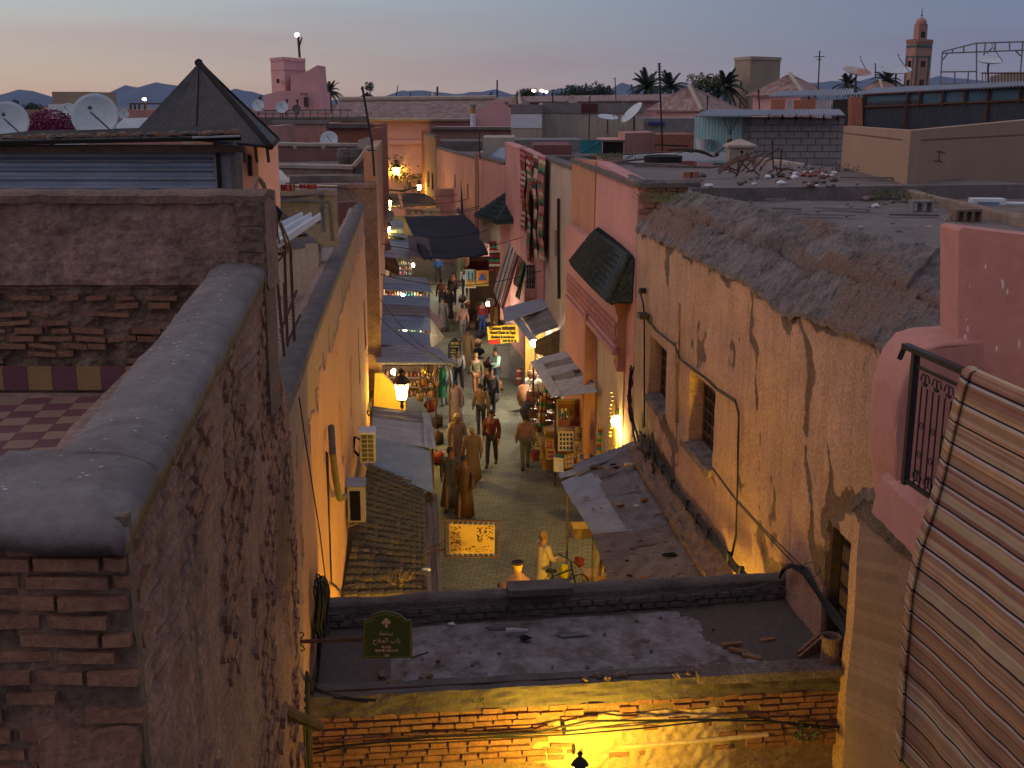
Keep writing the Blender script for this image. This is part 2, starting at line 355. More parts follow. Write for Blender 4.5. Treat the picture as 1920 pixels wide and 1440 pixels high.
# LEFT NEAR: terrace building with cement coping
tb = empty('terrace_building', (-1.8, 6, 0), 'rough earthen terrace building in the near left, thick cement coping over crumbling brick', 'building')
def xs(y): return -1.12 - .132*(y-3)
NS = Vector((1, .132, 0)).normalized()
topz = pl([(3, 9.33), (8.3, 9.33), (8.5, 9.2), (9.0, 8.78), (9.6, 8.4), (10.2, 8.05), (10.75, 7.78)])
def dside(y, z):
 p = Vector((0, y*1.1, z*.75))
 r = .07*(fr(p*1.0+Vector((3, 0, 0)), .7, 6)) + .014*noise.noise(Vector((0, y*7, z*1.6))) 
 r += .014*math.sin(z*2*PI/.077 + 2*noise.noise(Vector((0, y, z*2)))) * (0.3+max(0, noise.noise(Vector((9, y*.9, z*.6)))*2.4))
 r += .013*noise.noise(Vector((4, y*4, z*22)))+.008*noise.noise(Vector((4, y*14, z*30)))
 return r*.62 - .02
w = wallgrid(lambda y, z: Vector((xs(y), y, z)), NS, 3.165, 10.75, 2.4, topz, .045, .032, disp=dside, thick=.28,
   cf=lambda y, z: .25+.55*noise.noise(Vector((y*.8, z*.5, 5))))
M_side = mat('eroded_earth_wall', (.36, .205, .145), (.235, .13, .095), scale=2.4, bump=.9, bs=34, fine=.5, wear=(.15, .085, .07))
part('wall', w, M_side, tb)
m = MB(); m.prism([(-1.50, 3.17, 0), (-2.42, 10.6, 0), (-9, 10.6, 0), (-9, 3.17, 0)], (0, 0, 8.40)); part('wall', m, M_brown, tb)
m = MB(); m.box((-2.6, 3.17, 0), (-1.30, 3.65, 9.25)); part('wall', m, M_mortar, tb)
m = MB(); m.prism([(-1.40, 3.6, 8.38), (-2.05, 8.4, 8.38), (-2.13, 8.4, 8.38), (-1.72, 4.3, 8.38), (-1.63, 3.8, 8.38), (-1.62, 3.4, 8.38)], (0, 0, .9)); part('wall', m, M_brown, tb)
bl = []
for k in range(76):
 z = 3.4 + k*.077
 y = 3.14 + R.uniform(0, .1)
 while y < 10.5:
  L = R.uniform(.16, .26)
  if z < topz(y)-.17 and noise.noise(Vector((y*.9, z*.8, 11))) > -.02: bl.append((y, z, L))
  y += L + R.uniform(.02, .05)
def sidebrick(m, y, z, L):
 o = dside(y+L/2, z+.02)+R.uniform(-.024, .002); c = Vector((xs(y+L/2), y+L/2, z+.022)) + NS*o
 m.obox(c, Vector((-.132, 1, 0))*L*.5, NS*.02, (R.uniform(-.006, .006), 0, .019+R.uniform(0, .006)))
bl.sort(key=lambda b: b[0] - .12*b[1])
for b in bl[:170]:
 m = MB(); sidebrick(m, *b); part('brick', m, M_brick, tb)
m = MB()
for b in bl[170:]: sidebrick(m, *b)
part('brickwork', m, M_brick, tb, stuff=True)
z = 8.25; row = 0
while z < 9.30:
 x = -2.05 - R.uniform(0, .12); h = R.uniform(.030, .042)
 while x < -1.16:
  L = R.uniform(.13, .25); x2 = min(x+L, -1.125+R.uniform(-.01, .012))
  if x2-x > .04 and R.random() > .08:
   m = MB(); d = R.uniform(-.02, .025)
   m.obox(((x+x2)/2, 3.14-d/2, z+h/2), ((x2-x)/2, R.uniform(-.006, .006), R.uniform(-.003, .003)), (0, .03, 0), (0, 0, h/2)); 
   part('brick', m, M_brick, tb)
  x = x2 + R.uniform(.012, .03)
 z += h + R.uniform(.020, .034); row += 1
m = MB(); m.grid(lambda a, b: Vector((-2.2+a*1.08, 3.135 + .018*noise.noise(Vector((a*7, b*7, 1))) + .012*noise.noise(Vector((a*22, b*22, 1))), 8.1+b*1.24)), 60, 60, .05, (0, -1, 0)); part('mortar', m, M_mortar, tb)
m = MB(); m.grid(lambda a, b: Vector((-1.43+a*.30+.015*noise.noise(Vector((b*4, 0, 0))), 3.095+.008*noise.noise(Vector((a*9, b*9, 3))), 8.2+b*(.47+.025*noise.noise(Vector((a*3, 1, 0)))))), 20, 20, .05, (0, -1, 0)); part('plaster_patch', m, mat('red_earth_patch', (.30, .155, .11), (.24, .12, .085), scale=4, bump=.9, bs=30), tb)
def hcap(d): return .07*min(1, max(0, d)/.13)**.5
def cnz(x, y): return .010*noise.noise(Vector((x*1.6, y*1.6, 2)))+.004*noise.noise(Vector((x*7, y*7, 0)))+.0015*noise.noise(Vector((x*25, y*25, 4)))
def capx(y): return xs(y)+.02+.012*noise.noise(Vector((y*3.1, 4, 7)))+.006*noise.noise(Vector((y*13, 4, 7)))
def capside(a, b):
 y = 3.66 + a*4.72; xo = capx(y); wd = pl([(3, .41), (4.4, .36), (6.1, .38), (8.4, .40)])(y) + .02*noise.noise(Vector((y*.9, 2, 0))); x = xo - wd*b
 z = 9.305 + hcap(min(wd*b, wd*(1-b))) + cnz(x, y)
 for yc in (3.98, 6.05): z -= .022*math.exp(-((y-yc-.05*math.sin(b*4))/.016)**2)
 return Vector((x, y, z))
m = MB(); m.grid(capside, 220, 26, .07, (0, 0, 1)); part('coping', m, M_cap, tb, smooth=True)
def capfront(a, b):
 y = 3.075 + b*.62 - .012*noise.noise(Vector((a*9, 4, 0)))*(b < .1); x = capx(max(y, 3.1)) - a*2.4; r_ = capx(y)
 db = 3.70-y; k = max(0, min(1, ((r_-.41)-x)/.12)); db = db*k+.5*(1-k)
 return Vector((x, y, 9.303 + hcap(min(y-3.075, db, r_-x)) + cnz(x, y)))
m = MB(); m.grid(capfront, 120, 30, .06, (0, 0, 1)); part('coping', m, M_cap, tb, smooth=True)
M_chip = mat('white_chip', (.6, .62, .66), rough=.8, bump=0)
m = MB()
for i in range(150):
 a, b = R.random(), R.uniform(.1, .9)
 p = capside(a, b) if i % 3 else capfront(a*.5+.05, b)
 m.rock(p+Vector((0, 0, .0005)), R.uniform(.0025, .006), i, (1.6, .8, .25), n=4)
part('paint_specks', m, M_chip, tb, stuff=True)
M_ty = mat('ochre_floor_tile', (.30, .18, .08), (.24, .145, .07), scale=4, rough=.55, bump=.1, fine=.12)
M_tm = mat('maroon_floor_tile', (.15, .06, .07), (.12, .05, .06), scale=4, rough=.55, bump=.1, fine=.12)
M_ty2 = mat('beige_floor_tile', (.26, .17, .125), (.21, .14, .11), scale=4, rough=.55, bump=.1, fine=.12)
tsz = .185; me_t = {}
def tilemesh(nm, mt, sx, sy, sz):
 if nm in me_t: return me_t[nm]
 b = MB(); b.box((-sx, -sy, -sz), (sx, sy, sz)); me_t[nm] = mesh(nm, b, mt, Vector((0, 0, 0))); return me_t[nm]
sxd = Vector((-.132, 1, 0)).normalized(); rzt = math.atan2(-sxd.x, sxd.y)
o = Vector((-2.0, 8.27, 8.42))
for i in range(19):
 for j in range(15):
  c = o - sxd*(i+.5)*tsz + Vector((-1, -.132, 0)).normalized()*(j-1.2)*tsz
  if c.x > xs(c.y) - .30 or c.y < 4.6 or c.x < -4.6: continue
  if c.x < -1.9-.48*c.y*0 and c.x/c.y < -.56: continue
  mt = (M_ty2, M_tm)[(i+j) % 2]
  t_ = link(bpy.data.objects.new('floor_tile', tilemesh('floor_tile'+mt.name[:5], mt, tsz*.492, tsz*.492, .006)))
  t_.parent = tb; t_.location = c + Vector((0, 0, R.uniform(0, .0012))) - WL[tb.name]; t_.rotation_euler = (0, 0, rzt)
bw = empty('terrace_back_wall', (-3, 8.5, 8.4), 'brown wall across the terrace, plastered above and bare broken brick below, tiled skirting', 'wall')
def bwd(a, b): return .05*fr(Vector((a*2, b*2.5, 3)), .8, 5) + .010*noise.noise(Vector((a*14, b*14, 1)))
def up(a, b):
 x = -6 + a*4.2; z = 9.17 + b*.70
 return Vector((x, 8.40 - bwd(x, z)*.7 + (.0 if b > .03 else .05), z + .03*noise.noise(Vector((x*3, 0, 2)))*(b < .05)))
m = MB(); m.grid(up, 150, 40, .4, (0, -1, 0)); part('plaster', m, M_brown, bw)
m = MB(); m.grid(lambda a, b: Vector((-6+a*4.21, 8.36-.03*noise.noise(Vector((a*30, b*3, 0)))+b*.36*1.0, 9.86+.035*math.sin(PI*min(1, b+.0))**.6+.012*noise.noise(Vector((a*22, b*2, 5))))), 120, 8, .055, (0, 0, 1)); part('coping', m, M_rough, bw)
m = MB(); m.grid(lambda a, b: Vector((-6+a*4.15, 8.47-.05*noise.noise(Vector((a*26, b*5, 9)))-.02*noise.noise(Vector((a*80, b*20, 9))), 8.40+b*.80)), 150, 36, .3, (0, -1, 0)); part('rubble', m, M_mortar, bw)
z = 8.62
while z < 9.15:
 x = -4.3+R.uniform(0, .2)
 while x < -1.98:
  L = R.uniform(.10, .30); h = R.uniform(.025, .045)
  if R.random() < .6:
   m = MB(); m.obox((x+L/2, 8.475, z), (L/2, R.uniform(-.01, .01), R.uniform(-.012, .012)), (0, .045+R.uniform(-.012, .015), 0), (0, 0, h/2)); part('brick', m, M_brick, bw)
  x += L + R.uniform(.01, .08)
 z += R.uniform(.055, .07)
for j in range(18):
 x = -1.97 - .0 - j*.183
 m = MB(); m.box((x-.18, 8.325, 8.425), (x, 8.36, 8.60)); part('skirting_tile', m, (M_ty, M_tm)[j % 2], bw)
for k in range(4):
 m = MB(); zz = 9.83-.0-k*.19
 m.grid(lambda a, b: Vector((-2.0+a*.19+.01*noise.noise(Vector((k, b*4, 1))), 8.345-.015*noise.noise(Vector((a*4, b*4+k, 1))), zz-.185*(1-b))), 10, 10, .12, (0, -1, 0)); part('pier_block', m, M_rough, bw)
m = MB(); m.box((-2.0, 8.38, 8.2), (-1.82, 8.75, 9.86)); part('pier', m, M_rough, bw)
# LEFT: ochre street building
ob = empty('ochre_street_building', (-3.5, 22, 0), 'long ochre building lining the left of the lane, worn top and slit niches', 'building')
def rect(fn, u0, v0, u1, v1, dep, u2=None, v2=None):
 a = fn(u0, v0); b = fn(u1, v1); ya, yb = sorted((a.y, b.y)); return (ya, yb, min(a.z, b.z), max(a.z, b.z), dep)
def nich(fn, u0, vt, vb, wid, dep):
 a = fn(u0, vt); b = fn(u0, vb); return (a.y-wid/2, a.y+wid/2, min(a.z, b.z), a.z, dep)
LR = [nich(LW, 655, 672, 800, .75, .14), nich(LW, 670, 616, 736, .9, .14), nich(LW, 681, 565, 670, 1.0, .14), nich(LW, 636, 750, 890, .62, .2), nich(LW, 612, 850, 1010, .42, .22), nich(LW, 565, 985, 1060, .16, .12)]
R2 = random.Random(3)
vents = []
for i in range(16):
 y = 12+i*1.35+R2.uniform(-.3, .3); zz = 7.0+R2.uniform(-.25, .25); vents.append((y, y+R2.uniform(.10, .22), zz-R2.uniform(.2, .5), zz, .06))
ltop = lambda y: 7.62+.05*noise.noise(Vector((y, 0, 0)))
edge_ = lambda y: 6.75 + .5*noise.noise(Vector((y*.8, 3, 0))) - max(0, (12.6-y))*2.2
w = wallgrid(lambda y, z: Vector((xl(y), y, z)), (1, .093, 0), 10.7, 34.2, 0, ltop, .14, .12, rects=LR+vents,
   disp=lambda y, z: .025*fr(Vector((0, y*.6, z*.6)), .9, 4) + (.02 if z < edge_(y) else 0),
   cf=lambda y, z: .66 if z > edge_(y) else -.3, thick=.35)
M_orangeL = mat('ochre_plaster_left', (.46, .25, .15), (.38, .20, .12), scale=.6, wear=(.26, .175, .14), streak=(.40, .23, .15), fine=.15, bump=.3)
part('wall', w, M_orangeL, ob)
m = MB(); m.grid(lambda a, b: Vector((xl(10.7+a*23.6)+.04-b*.29, 10.7+a*23.6-b*.03, 7.63+.06*math.sin(PI*b)**.6+.03*noise.noise(Vector((a*40, b*2, 5))))), 160, 6, .12, (0, 0, 1)); part('coping', m, M_dark, ob)
m = MB(); m.prism([(xl(10.8)-.36, 10.8, 0), (xl(34.2)-.36, 34.2, 0), (xl(34.2)-5, 34.2, 0), (-8, 10.8, 0)], (0, 0, 6.98)); part('roof_slab', m, M_cement, ob)
def zz(t, n, l, pos, col, h):
 sp = n('ShaderNodeSeparateXYZ'); l(pos, sp.inputs[0])
 wv = n('ShaderNodeMath', operation='PINGPONG'); l(sp.outputs[0], wv.inputs[0]); wv.inputs[1].default_value = .09
 a = n('ShaderNodeMath', operation='MULTIPLY_ADD'); l(wv.outputs[0], a.inputs[0]); a.inputs[1].default_value = 1.6; l(sp.outputs[1], a.inputs[2])
 f = n('ShaderNodeMath', operation='FRACT'); s_ = n('ShaderNodeMath', operation='MULTIPLY'); l(a.outputs[0], s_.inputs[0]); s_.inputs[1].default_value = 4.5; l(s_.outputs[0], f.inputs[0])
 c = n('ShaderNodeMath', operation='GREATER_THAN'); l(f.outputs[0], c.inputs[0]); c.inputs[1].default_value = .5
 x = n('ShaderNodeMixRGB'); l(c.outputs[0], x.inputs[0]); x.inputs[1].default_value = (.34, .26, .22, 1); x.inputs[2].default_value = (.16, .08, .07, 1); return x.outputs[0], h
m = MB(); m.quad((-7, 14.5, 6.995), (xl(15)-.37, 14.5, 6.995), (xl(21)-.37, 20.9, 6.995), (-7, 20.9, 6.995), .01); part('tiled_floor', m, mat('zigzag_tiles', (.3, .2, .2), extra=zz, bump=.1), ob)
m = MB(); m.prism([PY(631, 380, 33.6), PY(662, 378, 33.6), PY(676, 384, 33.6), PY(676, 520, 33.6), PY(640, 520, 33.6)], (0, .5, 0)); part('end_wall', m, mat('maroon_plaster', (.20, .08, .075), (.16, .065, .06)), ob)
# RIGHT: long ochre building
EAVE = [(1191, 431), (1225, 446), (1262, 464), (1300, 484), (1332, 500), (1360, 516), (1397, 531), (1410, 540), (1440, 562), (1468, 588), (1490, 600), (1505, 590), (1540, 606), (1584, 626), (1625, 640), (1662, 656)]
EV = [RW(u, v) for u, v in EAVE]
EVz = pl([(p.y, p.z) for p in EV])
rbld = empty('ochre_lane_building', (4.5, 17, 0), 'big cracked ochre building on the right, shaggy mortar eave, two deep barred windows', 'building')
W1 = rect(RW, 1218, 640, 1249, 765, .28); W2 = rect(RW, 1294, 705, 1338, 855, .28)
p1 = RW(1218, 629); p2 = RW(1221, 747); W1 = (RW(1249, 700).y, p1.y, p2.z, p1.z, .30)
p1 = RW(1294, 693); p2 = RW(1293, 834); W2 = (RW(1338, 780).y, p1.y, p2.z, p1.z, .30)
pd = RW(1551, 975); WD = (RW(1593, 1050).y, pd.y, 3.9, pd.z, .26)
NI = (RW(1278, 600).y, RW(1271, 600).y, 4.6, RW(1274, 567).z, .10)
cracks = []
def crk(pts, wd, dep=1): cracks.append(([yz(RW(u, v)) for u, v in pts], wd, dep))
crk([(1409, 545), (1408, 600), (1404, 625), (1420, 660), (1416, 700), (1420, 760)], .13)
crk([(1420, 760), (1424, 800), (1420, 850), (1421, 920), (1424, 1000)], .035, .6)
crk([(1500, 600), (1515, 650), (1522, 700), (1512, 760), (1508, 850), (1516, 900), (1524, 960), (1520, 1010), (1528, 1060)], .15)
crk([(1552, 838), (1560, 880), (1556, 930)], .13); crk([(1556, 930), (1545, 980), (1590, 940), (1610, 960)], .26)
crk([(1248, 470), (1252, 500), (1250, 530), (1246, 500)], .22); crk([(1251, 530), (1253, 548)], .10)
crk([(1225, 750), (1240, 790), (1262, 830), (1262, 900)], .45, .6); crk([(1205, 790), (1232, 850), (1260, 900)], .5, .6)
crk([(1298, 840), (1330, 880), (1345, 920)], .20, .6); crk([(1425, 1000), (1440, 1060), (1470, 1080)], .35, .8)
crk([(1275, 950), (1300, 1000), (1340, 1075)], .25, .7); crk([(1640, 640), (1645, 700), (1640, 760)], .07, .6)
crk([(1540, 1060), (1560, 1130)], .4, .7); crk([(1262, 640), (1262, 760), (1268, 830)], .10, .4)
def wearR(y, z):
 w_ = 0
 jit = .12*noise.noise(Vector((y*1.7, z*1.7, 0))) + .05*noise.noise(Vector((y*6, z*6, 2)))
 for pts, wd, dep in cracks:
  for a, b in zip(pts[:-1], pts[1:]):
   if abs(y-a[0]) > 3: continue
   d = seg((y, z), a, b); k = wd*.62*(1+.7*noise.noise(Vector((z*2, y, 7)))+.5*noise.noise(Vector((z*7, y*7, 7))))
   v = dep*max(0, min(1, 1.25 - (d+jit*.6)/k*.9)); w_ = max(w_, v)
 e = EVz(y) - z
 w_ = max(w_, max(0, .95 - (e+jit*2)/.16))
 w_ = max(w_, 2.2*(noise.noise(Vector((y*.9, z*.7, 33)))+.4*noise.noise(Vector((y*4, z*4, 33)))-.34-.10*min(1, z-3.4)))
 return w_
Nr = SNR
def dispR(y, z): return .035*fr(Vector((3, y*.5, z*.5)), .9, 4) + .006*noise.noise(Vector((y*5, z*5, 0))) - .035*min(1, max(0, (wearR(y, z)-.35)*2))
w = wallgrid(lambda y, z: Vector((xr(y), y, z)), Nr, 10.6, 25.0, 1.8, lambda y: EVz(y)+.02, .075, .06, rects=[W1, W2, WD, NI], disp=dispR, cf=wearR, thick=.4)
part('wall', w, M_orange, rbld)
m = MB(); m.prism([(xr(10.6), 10.6, 0), (xr(25)+.0, 25, 0), (12, 27, 0), (22, 10.6, 0)], (0, 0, 1.85)); part('wall', m, M_orange, rbld)
def barred(Wr, nb, name='window'):
 yc = (Wr[0]+Wr[1])/2; zc = (Wr[2]+Wr[3])/2; hw = (Wr[1]-Wr[0])/2*.92; hh = (Wr[3]-Wr[2])/2*.96
 base = Vector((xr(yc), yc, zc)) - Nr*.285
 f = MB()
 for s_ in (-1, 1):
  f.obox(base+SD*hw*s_, SD*.035, Nr*.03, (0, 0, hh)); f.obox(base+Vector((0, 0, hh*s_)), SD*hw, Nr*.03, (0, 0, .04))
 wn = part(name, f, M_wood, rbld)
 b = MB(); b.obox(base-Nr*.012, SD*hw*.97, Nr*.008, (0, 0, hh*.97)); part('shutter', b, M_void, wn)
 for i in range(nb):
  b = MB(); c = base+SD*(-hw+hw*2*(i+1)/(nb+1))+Nr*.02; b.tube([c-Vector((0, 0, hh)), c+Vector((0, 0, hh))], .012, 6); part('bar', b, M_wood, wn)
 for i in range(5):
  b = MB(); b.obox(base+Nr*.02+Vector((0, 0, -hh+hh*2*(i+1)/6)), SD*hw, Nr*.012, (0, 0, .018)); part('cross_bar', b, M_wood, wn)
barred(W1, 3); barred(W2, 4)
for Wr in (W1, W2):
 m = MB(); yc = (Wr[0]+Wr[1])/2; hw = (Wr[1]-Wr[0])/2+.05
 m.grid(lambda a, b: Vector((xr(yc), yc, 0)) + SD*(hw*(2*a-1)) + Nr*(-.25+b*.32) + Vector((0, 0, Wr[2]+.05-.05*b+.02*noise.noise(Vector((a*5+Wr[0], b*5, 0))))), 14, 8, .12, (0, 0, 1)); part('sill', m, M_lime, rbld)
yc = (WD[0]+WD[1])/2; base = Vector((xr(yc), yc, 0)) - Nr*.2; hw = (WD[1]-WD[0])/2
m = MB(); m.obox(base+Vector((0, 0, (WD[2]+WD[3])/2)), SD*hw*.98, Nr*.02, (0, 0, (WD[3]-WD[2])/2)); dr = part('door', m, M_void, rbld)
for i in range(6):
 b = MB(); b.obox(base+Nr*.04+Vector((0, 0, WD[2]+.25+i*.28)), SD*hw*.42, Nr*.03, (0, 0, .10)); part('door_panel', b, M_wood, dr)
for s_ in (-1, 1):
 b = MB(); b.obox(base+Nr*.09+SD*hw*.88*s_+Vector((0, 0, (WD[2]+WD[3])/2)), SD*hw*.1, Nr*.06, (0, 0, (WD[3]-WD[2])/2)); part('door_frame', b, M_wood, dr)
RIDGE = [(1259, 352), (1300, 366), (1352, 378), (1405, 387), (1440, 398), (1476, 409), (1520, 419), (1560, 428), (1576, 436), (1650, 455), (1730, 471), (1795, 489), (1850, 503)]
RG = [PZ(u, v, 8.66) for u, v in RIDGE]
fx = pl([(p.y, p.x) for p in RG])
def slope(a, b):
 ye = 25.0 - a*14.2; yr = RG[0].y + (RG[-1].y - RG[0].y)*a
 E = Vector((xr(ye), ye, EVz(ye)+.05)) + Nr*.05; G = Vector((fx(yr), yr, 8.66))
 p = E.lerp(G, b)
 sag = .12*math.sin(PI*b)
 q = Vector((ye*.7, b*2.2, 0))
 d = .10*fr(q*.85+Vector((1, 4, 0)), .75, 6)*math.sin(PI*min(1, b*1.0+.03))**.5 + .03*noise.noise(Vector((ye*2.2, b*5, 3))) + .05*abs(noise.noise(Vector((ye*6, b*2.5, 8)))) + .03*abs(noise.noise(Vector((ye*15, b*7, 1))))
 d += -.09*math.exp(-((b-.42-.12*noise.noise(Vector((ye*.5, 0, 0))))/.02)**2)*(1 if noise.noise(Vector((ye*.35, 1, 0))) > -.1 else 0)
 d += .07*(1 if b > .42+.12*noise.noise(Vector((ye*.5, 0, 0))) else 0)*(1 if 12 < ye < 23 else 0)
 if b < .03: p += Nr*(.05*noise.noise(Vector((ye*5, 0, 0)))) + Vector((0, 0, .03*noise.noise(Vector((ye*7, 0, 0)))))
 return p + Vector((0, 0, sag+d))
def slw(a, b):
 ye = 25-a*14.2
 return .30+.75*noise.noise(Vector((ye*.5, b*1.6, 21))) + (.35 if .38 < b < .5 else 0)
m = MB(); m.grid(slope, 420, 60, .07, (0, 0, 1), cf=slw); part('mortar_eave', m, M_lime, rbld)
def roofz(x, y): return 8.40 + .05*fr(Vector((x*.35, y*.35, 2)), .9, 3) + .012*noise.noise(Vector((x*3, y*3, 1)))
m = MB(); m.grid(lambda a, b: (lambda y: (lambda x: Vector((x, y, roofz(x, y) + (.2 if b < .02 else 0))))(fx(max(13, min(y, 29)))-.02*(y > 29) + b*(24-fx(max(13, min(y, 29))))))(12.5+a*20.0), 120, 110, .3, (0, 0, 1)); part('roof', m, M_roof, rbld)
# archway bridging the lane
ar = empty('street_archway', (.7, 12.8, 0), 'brick archway roof spanning the lane at the bottom, dusty flat top lit yellow from below', 'archway')
BL, BR = Vector((-2.40, 11.72, 0)), Vector((3.98, 12.42, 0)); BLr, BRr = Vector((-2.58, 13.62, 0)), Vector((3.80, 14.55, 0))
def bp(a, b, z): p = BL.lerp(BR, a).lerp(BLr.lerp(BRr, a), b); return Vector((p.x, p.y, z))
bd = (BR-BL).normalized(); bn = Vector((bd.y, -bd.x, 0))
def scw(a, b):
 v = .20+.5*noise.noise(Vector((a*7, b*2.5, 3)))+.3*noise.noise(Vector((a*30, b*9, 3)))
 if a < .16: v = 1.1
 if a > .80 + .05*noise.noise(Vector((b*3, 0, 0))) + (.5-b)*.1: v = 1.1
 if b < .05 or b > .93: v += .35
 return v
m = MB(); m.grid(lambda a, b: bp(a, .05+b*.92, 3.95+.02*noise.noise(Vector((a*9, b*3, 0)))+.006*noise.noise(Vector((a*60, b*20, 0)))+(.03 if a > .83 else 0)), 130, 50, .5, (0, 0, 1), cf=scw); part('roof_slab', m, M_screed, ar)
m = MB(); m.grid(lambda a, b: bp(a, 0, 0)+bn*(.02+.03*noise.noise(Vector((a*30, b*4, 0)))) + Vector((0, 0, 3.73+b*.27+.02*noise.noise(Vector((a*14, 0, 3))))) , 160, 10, .30, bn); part('kerb', m, M_dark, ar)
m = MB(); m.tube([bp(i/12*.86, .055, 4.005) for i in range(13)], .012, 5); part('edge_strip', m, M_rust, ar)
for i in range(14):
 a = .72+.28*i/14; b = MB(); b.obox(bp(a+.008, .02, 4.01)+bn*.03, bd*.095, bn*.14, (0, 0, .05+R.uniform(-.01, .012))); 
 if a < .98: part('kerb_block', b, M_lime, ar)
m = MB(); m.grid(lambda a, b: bp(a, 0, 0)+bn*(-.02+.02*noise.noise(Vector((a*30, b*14, 0)))) + Vector((0, 0, 2.6+b*1.18)), 150, 40, .6, bn); part('wall', m, M_mortar, ar)
z = 3.03; Lw = (BR-BL).length; row = 0
while z < 3.70:
 s_ = R.uniform(0, .2)
 while s_ < Lw-.1:
  L = R.uniform(.17, .27); 
  ctr = abs(s_/Lw-.60) < .20 and z < 3.62
  if not ctr or R.random() < .3:
   b = MB(); c = BL+bd*(s_+L/2)+bn*(-.015+R.uniform(-.012, .018)); c.z = z+.03
   b.obox(c, bd*L/2, bn*.035, (0, 0, .030+R.uniform(-.006, .004))); part('brick', b, M_brick, ar)
  s_ += L+R.uniform(.012, .03)
 z += .082
m = MB(); m.grid(lambda a, b: bp(.40+a*.42, 0, 0)+bn*(.030+.012*noise.noise(Vector((a*14, b*6, 0)))-.075*max(0, 1-(4.5*min(a, 1-a)+.0) if True else 0)-.05*max(0, b-.8+.25*noise.noise(Vector((a*8, b*3, 5))))*5*.6+.018*noise.noise(Vector((a*30, b*12, 7)))) + Vector((0, 0, 2.6+b*.98+.06*noise.noise(Vector((a*9, 0, 0))))), 90, 40, .06, bn); part('plaster_patch', m, mat('pale_sandy_plaster', (.45, .33, .22), (.36, .26, .17), bump=.6), ar)
m = MB(); m.prism([bp(0, 0, 0), bp(.1, 0, 0), bp(.1, 1, 0), bp(0, 1, 0)], (0, 0, 2.62)); part('pier', m, M_mortar, ar)
m = MB(); m.prism([bp(.9, 0, 0), bp(1, 0, 0), bp(1, 1, 0), bp(.9, 1, 0)], (0, 0, 2.62)); part('pier', m, M_mortar, ar)
m = MB(); m.prism([bp(0, .1, 2.6), bp(1, .1, 2.6), bp(1, 1, 2.6), bp(0, 1, 2.6)], (0, 0, 1.0)); part('vault', m, M_mortar, ar)
m = MB(); m.grid(lambda a, b: bp(a, 1-.04+.12*b, 4.24+.07*math.sin(PI*b)**.6+.03*noise.noise(Vector((a*10, b, 0)))+.01*noise.noise(Vector((a*50, b*4, 0)))), 150, 8, .12, (0, 0, 1)); part('parapet_top', m, M_dark, ar)
m = MB(); m.grid(lambda a, b: bp(a, .965, 3.9+b*.36) - Vector((0, 1, 0))*(.03*noise.noise(Vector((a*24, b*3, 0)))+.02*noise.noise(Vector((a*70, b*8, 0)))+(.02 if b < .8 else 0)), 150, 10, .22, (0, -1, 0)); part('parapet', m, M_dark, ar)
for i in range(34):
 for k in range(2):
  if R.random() < .8:
   a = (i+.5*k)/34+.01; b = MB(); b.obox(bp(min(.98, a), .95, 4.02+k*.085), bd*.075, bn*.03, (0, 0, .03)); part('brick', b, M_dark, ar)
m = MB(); m.obox(bp(.46, .98, 4.33), bd*.42, bn*.16, (0, 0, .045)); part('parapet_slab', m, M_dark, ar)
def stone(p, r, lab, i, mt=None, grp='broken stones on the archway roof', cat='stone'):
 m = MB(); m.rock(p+Vector((0, 0, r*.5)), r, i, n=7); return top('stone', m, mt or M_mortar, lab, cat, grp)
i = 0
for (u, v, r) in [(1098, 1278, .05), (1122, 1272, .06), (1140, 1276, .05), (1157, 1270, .05), (1168, 1268, .06)]:
 i += 1; stone(PZ(u, v, 3.99), r, 'brown stone in the small heap at the middle of the archway kerb', i)
for (u, v, r) in [(1268, 1272, .05), (1290, 1268, .05), (1310, 1262, .07), (1330, 1270, .05), (1350, 1268, .05)]:
 i += 1; stone(PZ(u, v, 3.99), r, 'rubble lump in the row along the right half of the archway kerb', i, grp='rubble along the right of the kerb')
for (u, v, r) in [(717, 1268, .05), (735, 1284, .07), (748, 1282, .05), (762, 1292, .03), (791, 1272, .04), (807, 1270, .05), (822, 1240, .04), (760, 1262, .03)]:
 i += 1; stone(PZ(u, v, 3.96), r, 'small dark stone on the archway roof below the green sign', i, grp='stones below the sign')
for k in range(24):
 a, b = R.uniform(.2, .98), R.uniform(.1, .9); i += 1; stone(bp(a, b, 3.96), R.uniform(.010, .028), 'tiny rubble chip scattered on the archway roof', i, grp='chips scattered on the archway')
for (u, v, l, an) in [(1372, 1208, .13, .2), (1382, 1220, .10, -.5), (1410, 1232, .12, -.5), (1438, 1200, .1, .3)]:
 m = MB(); c = PZ(u, v, 3.99); m.obox(c, (l*math.cos(an), l*math.sin(an), 0), (-.03*math.sin(an), .03*math.cos(an), 0), (0, 0, .02)); top('brick_shard', m, M_brick, 'broken brick shard on the dark right end of the archway roof', 'brick', 'brick shards on the archway')
m = MB(); c = PZ(968, 1184, 4.02); m.tube([c+Vector((-.13, 0, 0)), c+Vector((-.05, .01, .01)), c+Vector((.07, .02, 0)), c+Vector((.11, .02, 0)), c+Vector((.15, .03, 0))], .045, 8, r2=.02); top('bottle', m, mat('clear_plastic', (.35, .36, .38), rough=.3), 'crushed clear plastic bottle in the litter near the archway parapet', 'bottle')
m = MB(); m.rock(PZ(985, 1196, 4.0), .06, 71, (1.3, .8, .5)); top('rag', m, M_void, 'dark rag beside the crushed bottle', 'rag')
m = MB(); m.rock(PZ(942, 1176, 3.97), .16, 73, (1.3, .5, .12)); top('rag', m, M_dark, 'flat dark sheet of litter left of the crushed bottle', 'rag')
